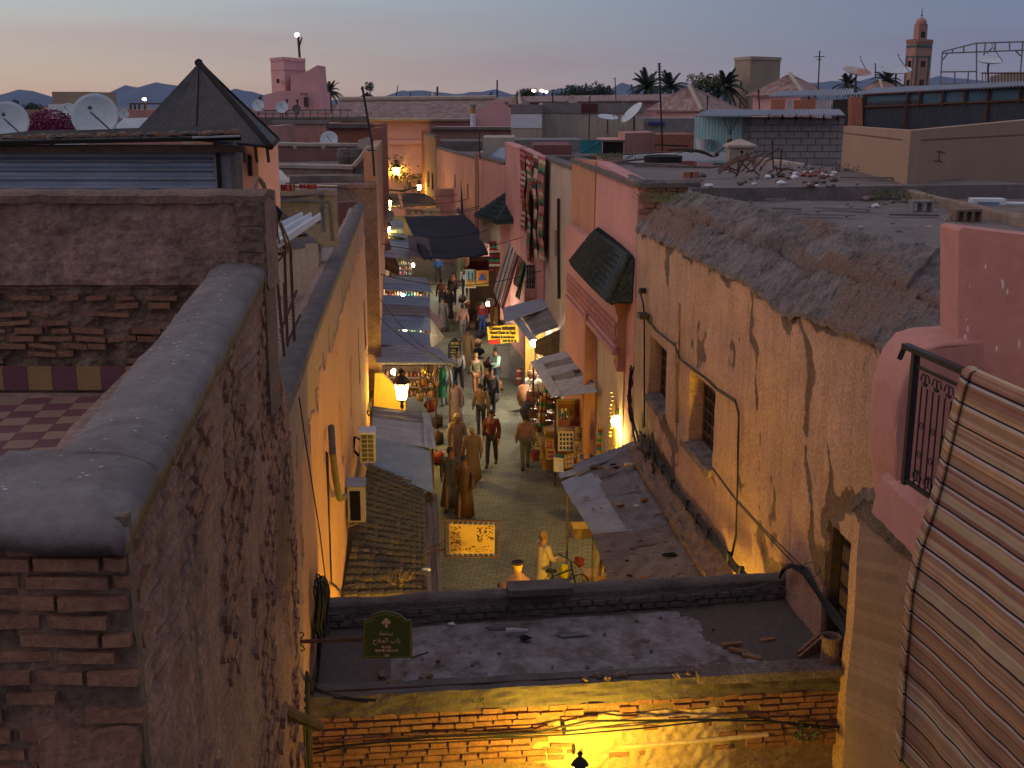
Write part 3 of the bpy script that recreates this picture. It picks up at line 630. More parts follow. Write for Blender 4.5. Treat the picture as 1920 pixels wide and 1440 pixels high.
m = MB(); m.rock(PZ(1068, 1190, 3.97), .15, 75, (1.3, .6, .12)); top('plastic_bag', m, mat('grey_plastic', (.12, .12, .12), rough=.4), 'flattened grey plastic bag in the middle of the archway roof', 'bag')
m = MB(); m.rock(PZ(846, 1170, 3.98), .04, 77, (1.4, .8, .6)); top('paper_ball', m, M_white, 'crumpled white paper at the foot of the parapet', 'paper')
m = MB(); c = PZ(1555, 1250, 3.98); m.lathe(c, [(.115, 0), (.12, .02), (.112, .04), (.112, .36), (.122, .37), (.122, .40), (.10, .40), (.09, .38), (.09, .1)], 18); top('pipe', m, M_mortar, 'upright clay chimney pipe at the right end of the archway roof', 'pipe', smooth=False)
m = MB(); c = PZ(1520, 1212, 4.05)
m.obox(c, (.16, .10, .08), (.01, -.02, .004), (-.03, -.02, .07)); m.obox(c+Vector((.0, -.06, -.03)), (.16, .10, .08), (.01, -.02, .004), (-.03, -.02, .07))
for q in (-1, 0, 1): m.obox(c+Vector((.08*q, .05*q-.03, .04*q)), (.006, .004, .003), (.01, -.05, -.02), (-.03, -.02, .07))
top('hollow_brick', m, M_brick, 'hollow clay brick leaning in the corner behind the chimney pipe', 'brick')
m = MB(); m.tube([PZ(772, 1233, 3.97), PZ(803, 1223, 3.98)], .012, 6); top('stick', m, M_wood, 'short black stick just right of the green sign', 'stick')
m = MB(); m.tube([PZ(588, 1290, 4.0), PZ(620, 1303, 3.99), PZ(660, 1311, 3.98), PZ(705, 1313, 3.98)], .02, 6); m.tube([PZ(588, 1293, 4.02), PZ(630, 1308, 3.99), PZ(690, 1316, 3.98)], .014, 6); top('cable', m, M_cable, 'thick black cable lying on the left end of the archway roof', 'cable')
sg = empty('street_sign', tuple(PY(560, 1203, 11.25)), 'green arched street sign with white arrow and Arabic script on a wall arm', 'sign')
ys = 11.25
def S_(u, v): return PY(u, v, ys)
out_ = [(680, 1163), (692, 1162), (697, 1157), (700, 1153), (712, 1149), (724, 1147), (738, 1149), (750, 1154), (755, 1158), (760, 1164), (772, 1163), (773, 1234), (680, 1234)]
M_sg = mat('sign_green', (.055, .085, .02), (.045, .07, .018), rough=.5, bump=.05)
m = MB(); m.prism([S_(*p) for p in out_], (0, .03, 0)); pn = part('panel', m, M_sg, sg)
M_gold = mat('sign_gold', (.30, .25, .08), rough=.5, bump=0); M_ivory = mat('sign_ivory', (.55, .42, .30), rough=.6, bump=0)
def loop_(pts, r, mt, nm):
 m = MB(); q = [S_(*p)+Vector((0, -.004, 0)) for p in pts]; m.tube(q+[q[0]], r, 5); part(nm, m, mt, pn)
loop_([(683, 1166), (695, 1165), (702, 1156), (724, 1150), (747, 1156), (757, 1167), (770, 1166), (770, 1231), (683, 1231)], .0025, M_gold, 'border')
m = MB(); ya = ys-.012
for P_ in ([(724, 1159), (733, 1168), (730, 1171), (724, 1165), (718, 1171), (715, 1168)], [(722, 1163), (726.5, 1163), (726.5, 1177), (722, 1177)]): m.prism([PY(u, v, ya - (.001 if len(P_) == 4 else 0)) for u, v in P_], (0, .010, 0))
part('arrow', m, M_ivory, pn)
def text(s, u, v, hpx, y, mt, parent, name='lettering', align='CENTER', sxx=1.0, nrm=None, ex=.003, bold=0, rot=0.0):
 c = bpy.data.curves.new('txt', 'FONT'); c.body = s; c.align_x = align; c.align_y = 'CENTER'; c.extrude = ex; c.offset = bold; c.resolution_u = 2
 d = y; sz = hpx/F*d*1.4*1.03; c.size = sz
 o = bpy.data.objects.new('txt', c); link(o); dg = bpy.context.evaluated_depsgraph_get(); me = bpy.data.meshes.new_from_object(o.evaluated_get(dg)); bpy.data.objects.remove(o); bpy.data.curves.remove(c)
 p = PY(u, v, y); M = Matrix.Translation(p) @ Matrix.Rotation(rot, 4, 'Z') @ Matrix.Rotation(PI/2, 4, 'X') @ Matrix.Diagonal((sxx, 1, 1, 1))
 mb = MB(); mb.add([M @ w_.co for w_ in me.vertices], [tuple(q.vertices) for q in me.polygons]); bpy.data.meshes.remove(me)
 if not mb.v: return None
 return part(name, mb, mt, parent)
try:
 text('\ufe94\ufea3\ufe8e\ufeb3', 724, 1188, 9, ys-.006, M_ivory, pn)
 text('\ufea1\ufefc\ufee4\ufedf\ufe8d \ufe8f\ufe8e\ufe91', 725, 1201, 9.5, ys-.006, M_ivory, pn)
except Exception as e: print('arabic', e)
text('PLACE', 724, 1213.5, 4.6, ys-.006, M_ivory, pn, bold=.0012); text('BAB EL MELLAH', 725, 1220, 4.6, ys-.006, M_ivory, pn, bold=.0012); text('C34', 725, 1229, 4.6, ys-.006, M_ivory, pn, bold=.0012)
m = MB(); m.obox((PY(560, 1203, ys)+PY(680, 1199, ys))/2, (PY(680, 1199, ys)-PY(560, 1203, ys))/2, (0, .012, 0), (0, 0, .018)); part('arm', m, M_rust, sg)
for s_ in (-1, 1):
 m = MB(); c = PY(562, 1203, ys); m.tube([c+Vector((0, 0, .03*s_)), c+Vector((.03, 0, .05*s_)), c+Vector((.05, 0, .09*s_)), c+Vector((.02, 0, .11*s_)), c+Vector((0, 0, .09*s_))], .007, 5); part('scroll', m, M_iron, sg)
m = MB(); m.obox(PY(558, 1203, ys), (.012, 0, 0), (0, .03, 0), (0, 0, .14)); part('wall_plate', m, M_iron, sg)
cc = LW(600, 1140, .12)
m = MB()
for k in range(16):
 rr = .16+.05*R.random(); hh = .30+.08*R.random(); off = Vector((R.uniform(-.04, .06), R.uniform(-.12, .12), R.uniform(-.05, .05)))
 m.tube([cc+off+Vector((.02*math.sin(t*3), rr*math.cos(t), hh*math.sin(t))) for t in [2*PI*q/16 for q in range(17)]], .011, 5)
for k in range(5): m.tube([cc+Vector((.02*k-.04, -.05*k, -.3)), cc+Vector((.0, -.35-.05*k, -.9)), LW(575, 1260, .08), LW(570+3*k, 1350, .08), LW(573+3*k, 1440, .08)], .013, 5)
top('cable_coil', m, M_cable, 'bundle of black cable coiled on the left wall above the archway', 'cable')
m = MB(); a = Vector((xs(9.4)-.05, 9.4, 5.2)); q0 = PY(482, 1308, 8.6); q1 = PY(600, 1362, 9.3)
m.tube([q0, q0.lerp(q1, .3)+Vector((0, 0, .01)), q0.lerp(q1, .6)+Vector((0, 0, -.01)), q0.lerp(q1, .85), q1], .062, 9, r2=.048); m.rock(q1, .05, 5); top('wooden_beam', m, M_wood, 'old round wooden beam sticking out of the near left wall', 'beam')
m = MB(); m.tube([PY(527, 1345, 8.9), PY(510, 1440, 8.9)], .02, 6); top('pipe', m, M_cement, 'thin grey pipe hanging below the wooden beam', 'pipe')
lx = PY(1087, 1447, 11.15)
def lantern(nm, p, lab, grp, power, col=(1, .60, .035), sc=1.0, arm=None, bright=30):
 e = empty(nm, tuple(p), lab, 'lamp', grp)
 g_ = MB(); g_.lathe(p, [(.06*sc, -.18*sc), (.085*sc, -.17*sc), (.13*sc, .12*sc), (.12*sc, .13*sc)], 6); part('lamp_glass', g_, emit('sodium_glass%d' % bright, (1, .62, .16), bright, True), e)
 h = MB(); h.lathe(p, [(.16*sc, .13*sc), (.165*sc, .15*sc), (.11*sc, .24*sc), (.04*sc, .29*sc), (.035*sc, .34*sc), (.06*sc, .36*sc), (.02*sc, .42*sc)], 6); part('lamp_hood', h, M_iron, e)
 b = MB()
 for k in range(6):
  t = 2*PI*k/6; b.tube([p+Vector((math.cos(t)*.088*sc, math.sin(t)*.088*sc, -.18*sc)), p+Vector((math.cos(t)*.134*sc, math.sin(t)*.134*sc, .13*sc))], .008*sc, 4)
 b.lathe(p, [(.07*sc, -.20*sc), (.10*sc, -.19*sc), (.09*sc, -.17*sc), (.02*sc, -.17*sc)], 6); b.lathe(p, [(.015*sc, -.36*sc), (.04*sc, -.30*sc), (.02*sc, -.26*sc), (.05*sc, -.2*sc)], 6); part('lamp_frame', b, M_iron, e)
 if arm is not None:
  a_ = MB(); a_.tube([p+Vector((0, 0, -.34*sc)), p+(Vector(arm)-p)*.5+Vector((0, 0, -.42*sc)), Vector(arm)], .02*sc, 6); part('arm', a_, M_iron, e)
 ld = bpy.data.lights.new('lamp_light', 'POINT'); ld.energy = power; ld.color = col; ld.shadow_soft_size = .16*sc
 lo = link(bpy.data.objects.new('lamp_light', ld)); lo.parent = e; lo.location = (0, 0, 0.0)
 for ch in e.children:
  if ch.type == 'MESH' and ch.name.startswith('lamp_glass'): ch.visible_shadow = True
 ld.shadow_soft_size = .16*sc
 return e
lantern('street_lantern', lx, 'black crowned lantern at the bottom edge lighting the archway brick yellow', None, 230, sc=.6)
m = MB()
for (pts, r) in [([(560, 1420), (640, 1400), (800, 1382), (1000, 1375), (1100, 1352), (1300, 1350), (1440, 1352), (1590, 1366)], .014), ([(575, 1405), (700, 1392), (900, 1384), (1060, 1378), (1200, 1366), (1330, 1352), (1420, 1345), (1500, 1362), (1590, 1362)], .011), ([(900, 1383), (1060, 1372), (1180, 1356), (1330, 1348), (1450, 1353), (1590, 1372)], .008)]:
 m.tube([(lambda p, yy: PY(p[0], p[1], yy-.12))(q, 11.72+.7*max(0, min(1, (q[0]-590)/990))) for q in pts], r, 6)
for (u, v) in [(1055, 1358), (1058, 1370), (1075, 1404)]: m.rock(PY(u, v, 12.0), .05, u, (.5, .5, 1.3))
top('cable', m, M_cable, 'slack black cables slung across the brick face of the archway', 'cable')
m = MB(); m.tube([PY(1165, 1401, 12.08), PY(1240, 1395, 12.14), PY(1330, 1388, 12.2), PY(1440, 1377, 12.28)], .028, 8); top('pipe', m, M_cream, 'plastered pipe running across the lit wall below the archway edge', 'pipe')
def weed(p, r, n, lab, mt, grp=None, leafs=.03, h=1.0, cat='weed', name='weed'):
 m = MB()
 for k in range(n):
  t = R.uniform(0, 2*PI); q = Vector(p)+Vector((math.cos(t)*R.random()*r, math.sin(t)*R.random()*r, 0)); tip = q+Vector((math.cos(t)*r*.5, math.sin(t)*r*.5, r*h*R.uniform(.4, 1.1)))
  for j in range(3):
   c = q.lerp(tip, (j+1)/3); d = Vector((R.uniform(-1, 1), R.uniform(-1, 1), R.uniform(-.3, 1))).normalized()*leafs; e_ = d.orthogonal().normalized()*leafs*.35
   m.add([c-e_, c+d, c+e_, c-d*.3], [(0, 1, 2, 3)])
  m.tube([q, q.lerp(tip, .5)+Vector((.01, 0, 0)), tip], .002, 3)
 return top(name, m, mt, lab, cat, grp)
weed(PY(1510, 1385, 12.15), .14, 60, 'green weed rooted in the brick below the right end of the archway', M_leaf2)
weed(PZ(893, 1318, 3.98), .07, 16, 'small weed on the archway kerb left of the middle', M_leaf2, leafs=.018)
weed(PZ(736, 1305, 3.98), .05, 12, 'tiny weed by the kerb strip under the street sign', M_leaf2, leafs=.015)
weed(PZ(838, 1150, 4.2), .05, 10, 'tiny weed growing in the rear parapet of the archway', M_leaf2, leafs=.015)
# RIGHT NEAR: rose terrace building
rt = empty('rose_terrace_building', (3.5, 7.5, 0), 'rose plastered terrace house in the near right corner with stepped parapet and iron railing', 'building')
A_ = Vector((2.93, 9.1, 0)); B_ = Vector((3.14, 8.1, 0)); C_ = Vector((3.05, 5.0, 0))
M_diag = mat('ribbed_beige_render', (.34, .225, .165), (.29, .19, .14), scale=1, bump=.5, bs=30, fine=.2, streak=(.27, .18, .13), extra=brickx(3.0, .072, .8, rot=.30, use='yz'))
def dp(a, b):
 p = A_.lerp(Vector((3.30, 7.0, 0)), a)
 return Vector((p.x, p.y, 1.8 + b*5.45)) + Vector((-1, -.2, 0))*(.02*noise.noise(Vector((a*4, b*8, 0))) )
m = MB(); m.grid(dp, 50, 60, .3, (-1, -.2, 0)); part('wall', m, M_diag, rt)
m = MB(); m.prism([(A_.x+.02, A_.y, 0), (3.4, 7.0, 0), (3.7, 4, 0), (9, 4, 0), (9, 9.1, 0)], (0, 0, 7.2)); part('wall', m, M_diag, rt)
sh = [PZ(1597, 938, 7.28), PZ(1640, 918, 7.6), PZ(1760, 985, 7.6), PZ(1722, 1042, 7.2)]
m = MB(); m.grid(lambda a, b: sh[0].lerp(sh[3], a).lerp(sh[1].lerp(sh[2], a), b)+Vector((-.02*noise.noise(Vector((a*8, b, 1))), 0, .03*fr(Vector((a*4, b*3, 0)), .8, 4)+.05*math.sin(b*PI))), 50, 14, .10, (0, 0, 1)); part('ledge', m, M_lime, rt)
def lp(u, v, y=8.0): return PY(u, v, y)
prof = [(1640, 712), (1648, 688), (1662, 656), (1676, 634), (1700, 624), (1740, 619), (1800, 613), (1815, 615), (1815, 900), (1700, 905), (1652, 890), (1628, 900), (1624, 960), (1617, 935), (1630, 800)]
m = MB(); fp = [(1668, 760), (1662, 730), (1672, 690), (1690, 655), (1720, 637), (1797, 625), (1815, 625), (1815, 960), (1700, 960), (1655, 895), (1657, 830)]
M_rose = mat('rose_terrace_plaster', (.50, .235, .19), (.44, .20, .165), scale=1.2, bump=.35, bs=9, fine=.12, wear=(.62, .55, .55))
def stub(a, b):        # a along outline (left -> top -> right), b across thickness
 pts = [(1641, 905), (1634, 850), (1634, 780), (1640, 712), (1650, 682), (1664, 652), (1682, 630), (1710, 622), (1760, 617), (1812, 612)]
 t = a*(len(pts)-1); i = min(int(t), len(pts)-2); f = t-i
 u = pts[i][0]*(1-f)+pts[i+1][0]*f; v = pts[i][1]*(1-f)+pts[i+1][1]*f
 y = 8.45 - b*.62
 p = PY(u, v, 8.45); q = Vector((p.x, y, p.z)); k = .03*math.sin(PI*b)
 return q + Vector((-.6*k, 0, k)) + Vector((.008*noise.noise(Vector((a*9, b*2, 0))), 0, .012*noise.noise(Vector((a*7, b*3, 2)))))
m = MB(); m.grid(stub, 60, 10, .10, (0, 0, 0.001)); 
fpw = [PY(u, v, 8.4) for u, v in [(1632, 780), (1640, 714), (1650, 684), (1664, 654), (1682, 632), (1710, 624), (1760, 619), (1812, 614), (1812, 940), (1640, 925)]]
m = MB(); 
base = [Vector((p.x+.004, 8.42, p.z)) for p in fpw]; m.prism(base, (0, -.60, 0)); part('wall', m, M_rose, rt)
m = MB(); m.grid(lambda a, b: stub(a, b), 70, 12, .03, (.5, 0, -.8)); part('parapet', m, M_rose, rt, smooth=True)
st = [PZ(1650, 893, 7.86), PZ(1692, 880, 7.9), PZ(1765, 945, 7.9), PZ(1735, 972, 7.80)]
m = MB(); m.grid(lambda a, b: st[0].lerp(st[3], a).lerp(st[1].lerp(st[2], a), b)+Vector((0, 0, .02*math.sin(PI*b)+.012*noise.noise(Vector((a*6, b*3, 4))))), 24, 10, .28, (.15, .0, 1)); part('sill_step', m, M_rose, rt)
m = MB(); m.prism([(2.78, 8.3, 7.55), (2.92, 6.9, 7.55), (3.1, 5.0, 7.55), (6, 4.5, 7.55), (6, 8.3, 7.55)], (0, 0, .30)); part('floor', m, M_rose, rt)
def tall(a, b):
 u = 1797 + a*420; vt = 426+24*a*2.1+ (8*(1-a/.03)**2 if a < .03 else 0)
 p0 = PY(u, 960, 7.92-.9*a); p1 = PY(u, vt, 7.92-.9*a); q = p0.lerp(p1, b); return q + Vector((0, -.012*noise.noise(Vector((a*12, b*6, 0))), 0))
rp = random.Random(5); chips = [(rp.choice([1.02, 1.08, 1.3, 1.55, 1.9, 1.62, 1.95, 1.2, 1.99])/7-.14, rp.uniform(.35, .93), rp.uniform(.002, .008)) for _ in range(16)]
def chipw(a, b):
 w_ = 0
 for (ca, cb, r) in [(.03, .63, .010), (.04, .66, .008), (.06, .90, .004), (.12, .88, .004), (.10, .89, .003), (.20, .82, .010), (.22, .80, .009), (.19, .84, .006), (.17, .60, .006), (.05, .81, .004), (.21, .76, .005), (.03, .60, .008), (.27, .62, .008), (.035, .69, .005), (.30, .86, .006), (.14, .78, .003)]:
  d = math.hypot((a-ca), (b-cb)*.35+.004*noise.noise(Vector((a*90, b*60, 0)))); w_ = max(w_, 1.2-d/r*1.3)
 return max(0, w_)
m = MB(); m.grid(tall, 140, 120, .35, (0, -1, 0), cf=chipw); part('parapet', m, M_rose, rt)
rl = empty('iron_railing', (2.72, 7.4, 7.95), 'black wrought iron balcony railing with scroll tops beside the striped rug', 'railing')
r0 = PZ(1717, 668, 8.86); r1 = PZ(1815, 712, 8.86); rdir = (r1-r0).normalized(); r0 = r0.copy()
def rp_(s_, z): p = r0 + rdir*s_; return Vector((p.x, p.y, z))
Lr = 2.2
m = MB(); m.obox(rp_(Lr/2-.08, 8.90), rdir*(Lr/2+.08), Vector((rdir.y, -rdir.x, 0))*.028, (0, 0, .018)); part('top_rail', m, M_iron, rl)
m = MB(); q = rp_(-.16, 8.90); m.tube([q, q+Vector((-.02, .03, -.10))], .02, 4); part('rail_end', m, M_iron, rl)
m = MB(); m.obox(rp_(0, 8.43), rdir*.022, Vector((rdir.y, -rdir.x, 0))*.022, (0, 0, .47)); part('post', m, M_iron, rl)
m = MB(); m.obox(rp_(Lr/2, 7.99), rdir*Lr/2, Vector((rdir.y, -rdir.x, 0))*.015, (0, 0, .012)); part('bottom_rail', m, M_iron, rl)
m = MB(); m.obox(rp_(Lr/2, 8.80), rdir*Lr/2, Vector((rdir.y, -rdir.x, 0))*.012, (0, 0, .008)); part('middle_rail', m, M_iron, rl)
nb = 17
for i in range(1, nb):
 s_ = .04+i*.078
 b = MB(); b.tube([rp_(s_, 7.99), rp_(s_, 8.68)], .006, 5); part('baluster', b, M_iron, rl)
for i in range(0, nb-1, 2):
 s_ = .04+(i+1)*.078+.039
 for (zc, sgn) in ((8.72, 1), (8.08, -1)):
  b = MB()
  for sd_ in (-1, 1):
   pts = []
   for q in range(17):
    t = q/16; an = PI*(.0+1.9*t); rr = .062*(1-.72*t)
    pts.append(rp_(s_+sd_*(.020+rr*math.cos(an)*.6-.0), zc+sgn*rr*math.sin(an)))
   b.tube(pts, .0055, 4)
  b.rock(rp_(s_, zc-sgn*.02), .014, i); part('scroll', b, M_iron, rl)
 for zc in (8.42, 8.22):
  b = MB(); b.tube([rp_(s_+.022*math.cos(t), zc+.022*math.sin(t)) for t in [2*PI*q/10 for q in range(11)]], .004, 4); part('collar', b, M_iron, rl)
def stripes(t, n, l, pos, col, h):
 a = n('ShaderNodeAttribute', attribute_name='wear')
 nz = n('ShaderNodeTexNoise'); nz.inputs['Scale'].default_value = 6; l(pos, nz.inputs['Vector'])
 def hsh(k, off):
  s_ = n('ShaderNodeMath', operation='MULTIPLY_ADD'); l(a.outputs['Fac'], s_.inputs[0]); s_.inputs[1].default_value = k; s_.inputs[2].default_value = off
  f = n('ShaderNodeMath', operation='FLOOR'); l(s_.outputs[0], f.inputs[0]); w_ = n('ShaderNodeTexWhiteNoise', noise_dimensions='1D'); l(f.outputs[0], w_.inputs['W']); return w_.outputs['Value']
 r1 = n('ShaderNodeValToRGB'); l(hsh(190, .3), r1.inputs[0]); r1.color_ramp.interpolation = 'CONSTANT'
 ramp(r1, [(0, (.56, .39, .27)), (.2, (.46, .27, .20)), (.38, (.54, .38, .20)), (.55, (.48, .35, .23)), (.7, (.46, .24, .17)), (.86, (.62, .49, .39))])
 r2 = n('ShaderNodeValToRGB'); l(hsh(47, .7), r2.inputs[0]); r2.color_ramp.interpolation = 'CONSTANT'; ramp(r2, [(0, (.85, .88, .82)), (.3, (.66, .54, .50)), (.6, (.95, .86, .72)), (.8, (.56, .44, .42))])
 x = n('ShaderNodeMixRGB', blend_type='MULTIPLY'); x.inputs[0].default_value = 1; l(r1.outputs[0], x.inputs[1]); l(r2.outputs[0], x.inputs[2])
 f = n('ShaderNodeMath', operation='FRACT'); m_ = n('ShaderNodeMath', operation='MULTIPLY'); m_.inputs[1].default_value = 21; l(a.outputs['Fac'], m_.inputs[0]); l(m_.outputs[0], f.inputs[0])
 rb = n('ShaderNodeValToRGB'); l(f.outputs[0], rb.inputs[0]); rb.color_ramp.interpolation = 'CONSTANT'; ramp(rb, [(0, (0, 0, 0)), (.41, (1, 1, 1)), (.50, (0, 0, 0))])
 rw = n('ShaderNodeValToRGB'); l(f.outputs[0], rw.inputs[0]); rw.color_ramp.interpolation = 'CONSTANT'; ramp(rw, [(0, (0, 0, 0)), (.51, (.8,)*3), (.62, (0, 0, 0))])
 hh = hsh(21, 0); gt = n('ShaderNodeMath', operation='GREATER_THAN'); l(hh, gt.inputs[0]); gt.inputs[1].default_value = .45
 mw = n('ShaderNodeMath', operation='MULTIPLY'); l(rw.outputs[0], mw.inputs[0]); l(gt.outputs[0], mw.inputs[1])
 y = n('ShaderNodeMixRGB'); l(mw.outputs[0], y.inputs[0]); l(x.outputs[0], y.inputs[1]); y.inputs[2].default_value = (.55, .47, .46, 1)
 z_ = n('ShaderNodeMixRGB'); l(rb.outputs[0], z_.inputs[0]); l(y.outputs[0], z_.inputs[1]); z_.inputs[2].default_value = (.022, .016, .018, 1)
 q = n('ShaderNodeMixRGB', blend_type='MULTIPLY'); q.inputs[0].default_value = .35; l(z_.outputs[0], q.inputs[1]); l(nz.outputs[0], q.inputs[2]); return q.outputs[0], h
M_rug = mat('woven_striped_wool', (.4, .3, .2), extra=stripes, bump=.4, bs=120, dist=.004, rough=1)
cr_ = [(-.06, 8.70, 0), (-.035, 8.93, .06), (.0, 8.945, .08), (.035, 8.925, .1), (.06, 8.80, .14), (.10, 8.45, .27), (.17, 8.05, .42), (.24, 7.75, .52), (.27, 7.5, .60), (.26, 6.9, .80), (.25, 6.3, .98)]
def rug(a, b):
 f = pl([(c[2], c[0]) for c in cr_])(b); z = pl([(c[2], c[1]) for c in cr_])(b)
 hem = max(0, b-.1)
 s_ = a*2.6 + .02*noise.noise(Vector((b*6, 0, 0)))
 p = r1 + rdir*(s_-.02); n_ = Vector((rdir.y, -rdir.x, 0)); n_ = n_ if n_.x < 0 else -n_
 fold = (.006*math.sin(a*38+2*noise.noise(Vector((b*2, 0, 3)))) + .016*math.sin(a*13+b*3))*hem*.8 + .006*noise.noise(Vector((a*20, b*9, 0)))*hem
 dz = -.35*0
 if a < .02: fold -= .02
 return Vector((p.x, p.y, z - .006*math.sin(a*9)*hem)) + n_*(f+fold)
m = MB(); m.grid(rug, 180, 150, .008, (-1, 0, 0), cf=lambda a, b: b+.0001); ru = top('striped_rug', m, M_rug, 'large cream, rust and black striped woven rug draped over the balcony railing', 'rug', smooth=True)
def hem(a, b):
 p = rug(0, b); q = rug(.02, b); return p.lerp(q, a*2.2) + Vector((-.022+.02*a, .0, 0))
m = MB(); m.grid(hem, 6, 150, .012, (-1, 0, 0), cf=lambda a, b: b+.004); part('folded_hem', m, M_rug, ru)
m = MB(); m.rock(PY(1778, 812, 7.2), .05, 4, (.7, .7, 1.1), n=9); m.rock(PY(1770, 840, 7.2), .06, 9, (.6, .6, 1.2), n=9); top('rope_knot', m, mat('straw_rope', (.25, .19, .12)), 'knotted straw rope hanging behind the railing beside the rug', 'rope')
m = MB()
for k in range(6):
 o = Vector((0, 0, .015*k)); m.tube([PY(1462+k, 1083, 14.3)+o, PY(1466+k*2, 1068, 14.1)+o, PY(1484, 1063+k, 13.9)+o, PY(1505+k, 1075, 13.6)+o, PY(1530, 1110+k, 13.2)+o, PY(1560+k*2, 1160, 12.8)+o, PY(1592, 1200+k*2, 12.3)+o], .016, 5)
top('cable_bundle', m, M_cable, 'fat black cable bundle bending over the right end of the archway', 'cable')
m = MB()
for k in range(2): m.tube([RW(1331, 870, .05)+Vector((0, 0, -.02*k)), RW(1380, 935+k*4, .12), RW(1440, 1000+k*5, .12), RW(1505-k*8, 1062+k*4, .1)], .009, 5)
m.tube([PW(1520+18*math.cos(t), 1068+14*math.sin(t), RA-.1) for t in [2*PI*q/14 for q in range(15)]], .006, 4)
top('cable', m, M_cable, 'two thin cables running from under the second barred window down to the archway', 'cable')
# cables along the ochre building
def wires(name, pts, n, r, lab, sp=.03, fn=RW, off=.07, jit=.02, clamps=0):
 m = MB(); base = [fn(u, v, off) for u, v in pts]
 dense = []
 for a, b in zip(base[:-1], base[1:]):
  k = max(2, int((b-a).length/.35))
  for i in range(k): dense.append(a.lerp(b, i/k))
 dense.append(base[-1])
 for k in range(n):
  m.tube([p + Vector((R.uniform(-jit, jit), 0, R.uniform(-jit, jit)+sp*(k-n/2))) for p in dense], r, 5)
 for i in range(clamps):
  p = dense[int(len(dense)*(i+.5)/clamps)]; m.obox(p, (.04, 0, 0), (0, .03, 0), (0, 0, .09))
 return top(name, m, M_cable, lab, 'cable')
wires('cable_bundle', [(1200, 812), (1235, 868), (1280, 935), (1330, 1000), (1380, 1062), (1400, 1085)], 7, .02, 'thick black cable bundle clamped along the foot of the ochre wall above the sheet roofs', .022, off=.12, clamps=9)
wires('cable', [(1208, 590), (1230, 618), (1265, 645), (1275, 672), (1320, 705), (1345, 728), (1378, 750), (1385, 775), (1384, 860), (1380, 1000), (1372, 1045)], 2, .013, 'cable looping above the two barred windows and down the ochre wall', .03, jit=.008)
wires('cable', [(1184, 690), (1181, 740), (1184, 790), (1196, 830), (1215, 855)], 4, .022, 'tangled cables turning the corner below the tiled gable', .04, off=.16, jit=.05)
m = MB()
for k in range(5):
 c = RW(1222, 835, .15); rr = .2+.05*k; m.tube([c+Vector((.0, rr*math.cos(t), rr*1.3*math.sin(t)-.1*k)) for t in [PI*.1+1.5*PI*q/12 for q in range(13)]], .016, 5)
top('cable_coil', m, M_cable, 'loops of spare black cable on the ochre wall below the first barred window', 'cable')
m = MB(); m.tube([RW(1267, 640, .05), RW(1268, 760, .05), RW(1269, 850, .05)], .014, 5); top('conduit', m, M_wood2, 'thin vertical conduit beside the slit niche of the ochre wall', 'conduit')
m = MB(); q = RW(1208, 545, .05); m.tube([RW(1200, 545, .1), RW(1206, 570, .1), RW(1208, 590, .08), RW(1208, 800, .08)], .02, 6); m.obox(RW(1206, 592, .15), SD*.16, Nr*.10, (0, 0, .05)); m.rock(RW(1204, 545, .12), .09, 3)
top('conduit', m, M_iron, 'black pole conduit with junction box at the corner next to the tiled gable', 'conduit')
# sheet roof builder
def corr(name, a, b, c, d, waves, amp, mt, parent=None, lab=None, cat='sheet roof', grp=None, sag=.02, seed=0, plab=None, nu=10, thick=.012):
 """corners a,b (outer edge), c,d (inner edge) ; ridges run from outer to inner (a->d)"""
 a, b, c, d = map(Vector, (a, b, c, d)); nv = max(4, waves*6)
 nrm = (b-a).cross(d-a).normalized(); nrm = nrm if nrm.z > 0 else -nrm
 def fn(s, t):
  p = a.lerp(d, s).lerp(b.lerp(c, s), t)
  return p + nrm*(amp*math.sin(2*PI*waves*t) + sag*noise.noise(Vector((s*2, t*3, seed))) + .4*sag*noise.noise(Vector((s*9, t*9, seed+5))))
 m = MB(); m.grid(fn, nu, nv, thick, nrm)
 if parent: return part(name, m, mt, parent, plab)
 return top(name, m, mt, lab, cat, grp)
def debris(pts, z, lab, grp, nm='litter', mt=None, cat='litter'):
 for i, (u, v, r, k) in enumerate(pts):
  p = PZ(u, v, z) if not callable(z) else z(u, v); m = MB(); m.rock(p+Vector((0, 0, r*.3)), r, u+v, (1.4, .8, .4)); top(nm, m, k or M_wood, lab, cat, grp)
rc = empty('sheet_canopy', (2.2, 19, 2.6), 'brown finely ribbed sheet canopy nearest on the right, sticks and litter lying on it', 'canopy')
cA, cB = PZ(1152, 1112, 2.45), PZ(1111, 1003, 2.5); cC, cD = RW(1292, 985, .02), RW(1362, 1098, .02)
cA = cB + (cA-cB)*1.35; cD = cC+(cD-cC)*1.35
def bil(A, B, C, D, s, t): return A.lerp(B, t).lerp(D.lerp(C, t), s)
for j in range(3):
 t0, t1 = j/3, (j+1)/3
 corr('sheet', bil(cA, cB, cC, cD, 0, t0), bil(cA, cB, cC, cD, 0, t1+.02), bil(cA, cB, cC, cD, 1, t1+.02), bil(cA, cB, cC, cD, 1, t0), 11, .014, M_zinc2, rc, seed=j, thick=.01)
for s_ in (.02, .98):
 m = MB(); m.tube([bil(cA, cB, cC, cD, s_, 0)-Vector((0, 0, .06)), bil(cA, cB, cC, cD, s_, 1)-Vector((0, 0, .06))], .03, 5); part('beam', m, M_wood2, rc)
for t in (.02, .98):
 m = MB(); q = bil(cA, cB, cC, cD, .05, t); m.tube([Vector((q.x, q.y, 0)), q-Vector((0, 0, .05))], .03, 5); part('post', m, M_wood2, rc)
def onc(u, v): 
 n_ = (cB-cA).cross(cD-cA); d = ray(u, v); return C0()+d*((cA-C0()).dot(n_)/d.dot(n_)) + Vector((0, 0, .03))
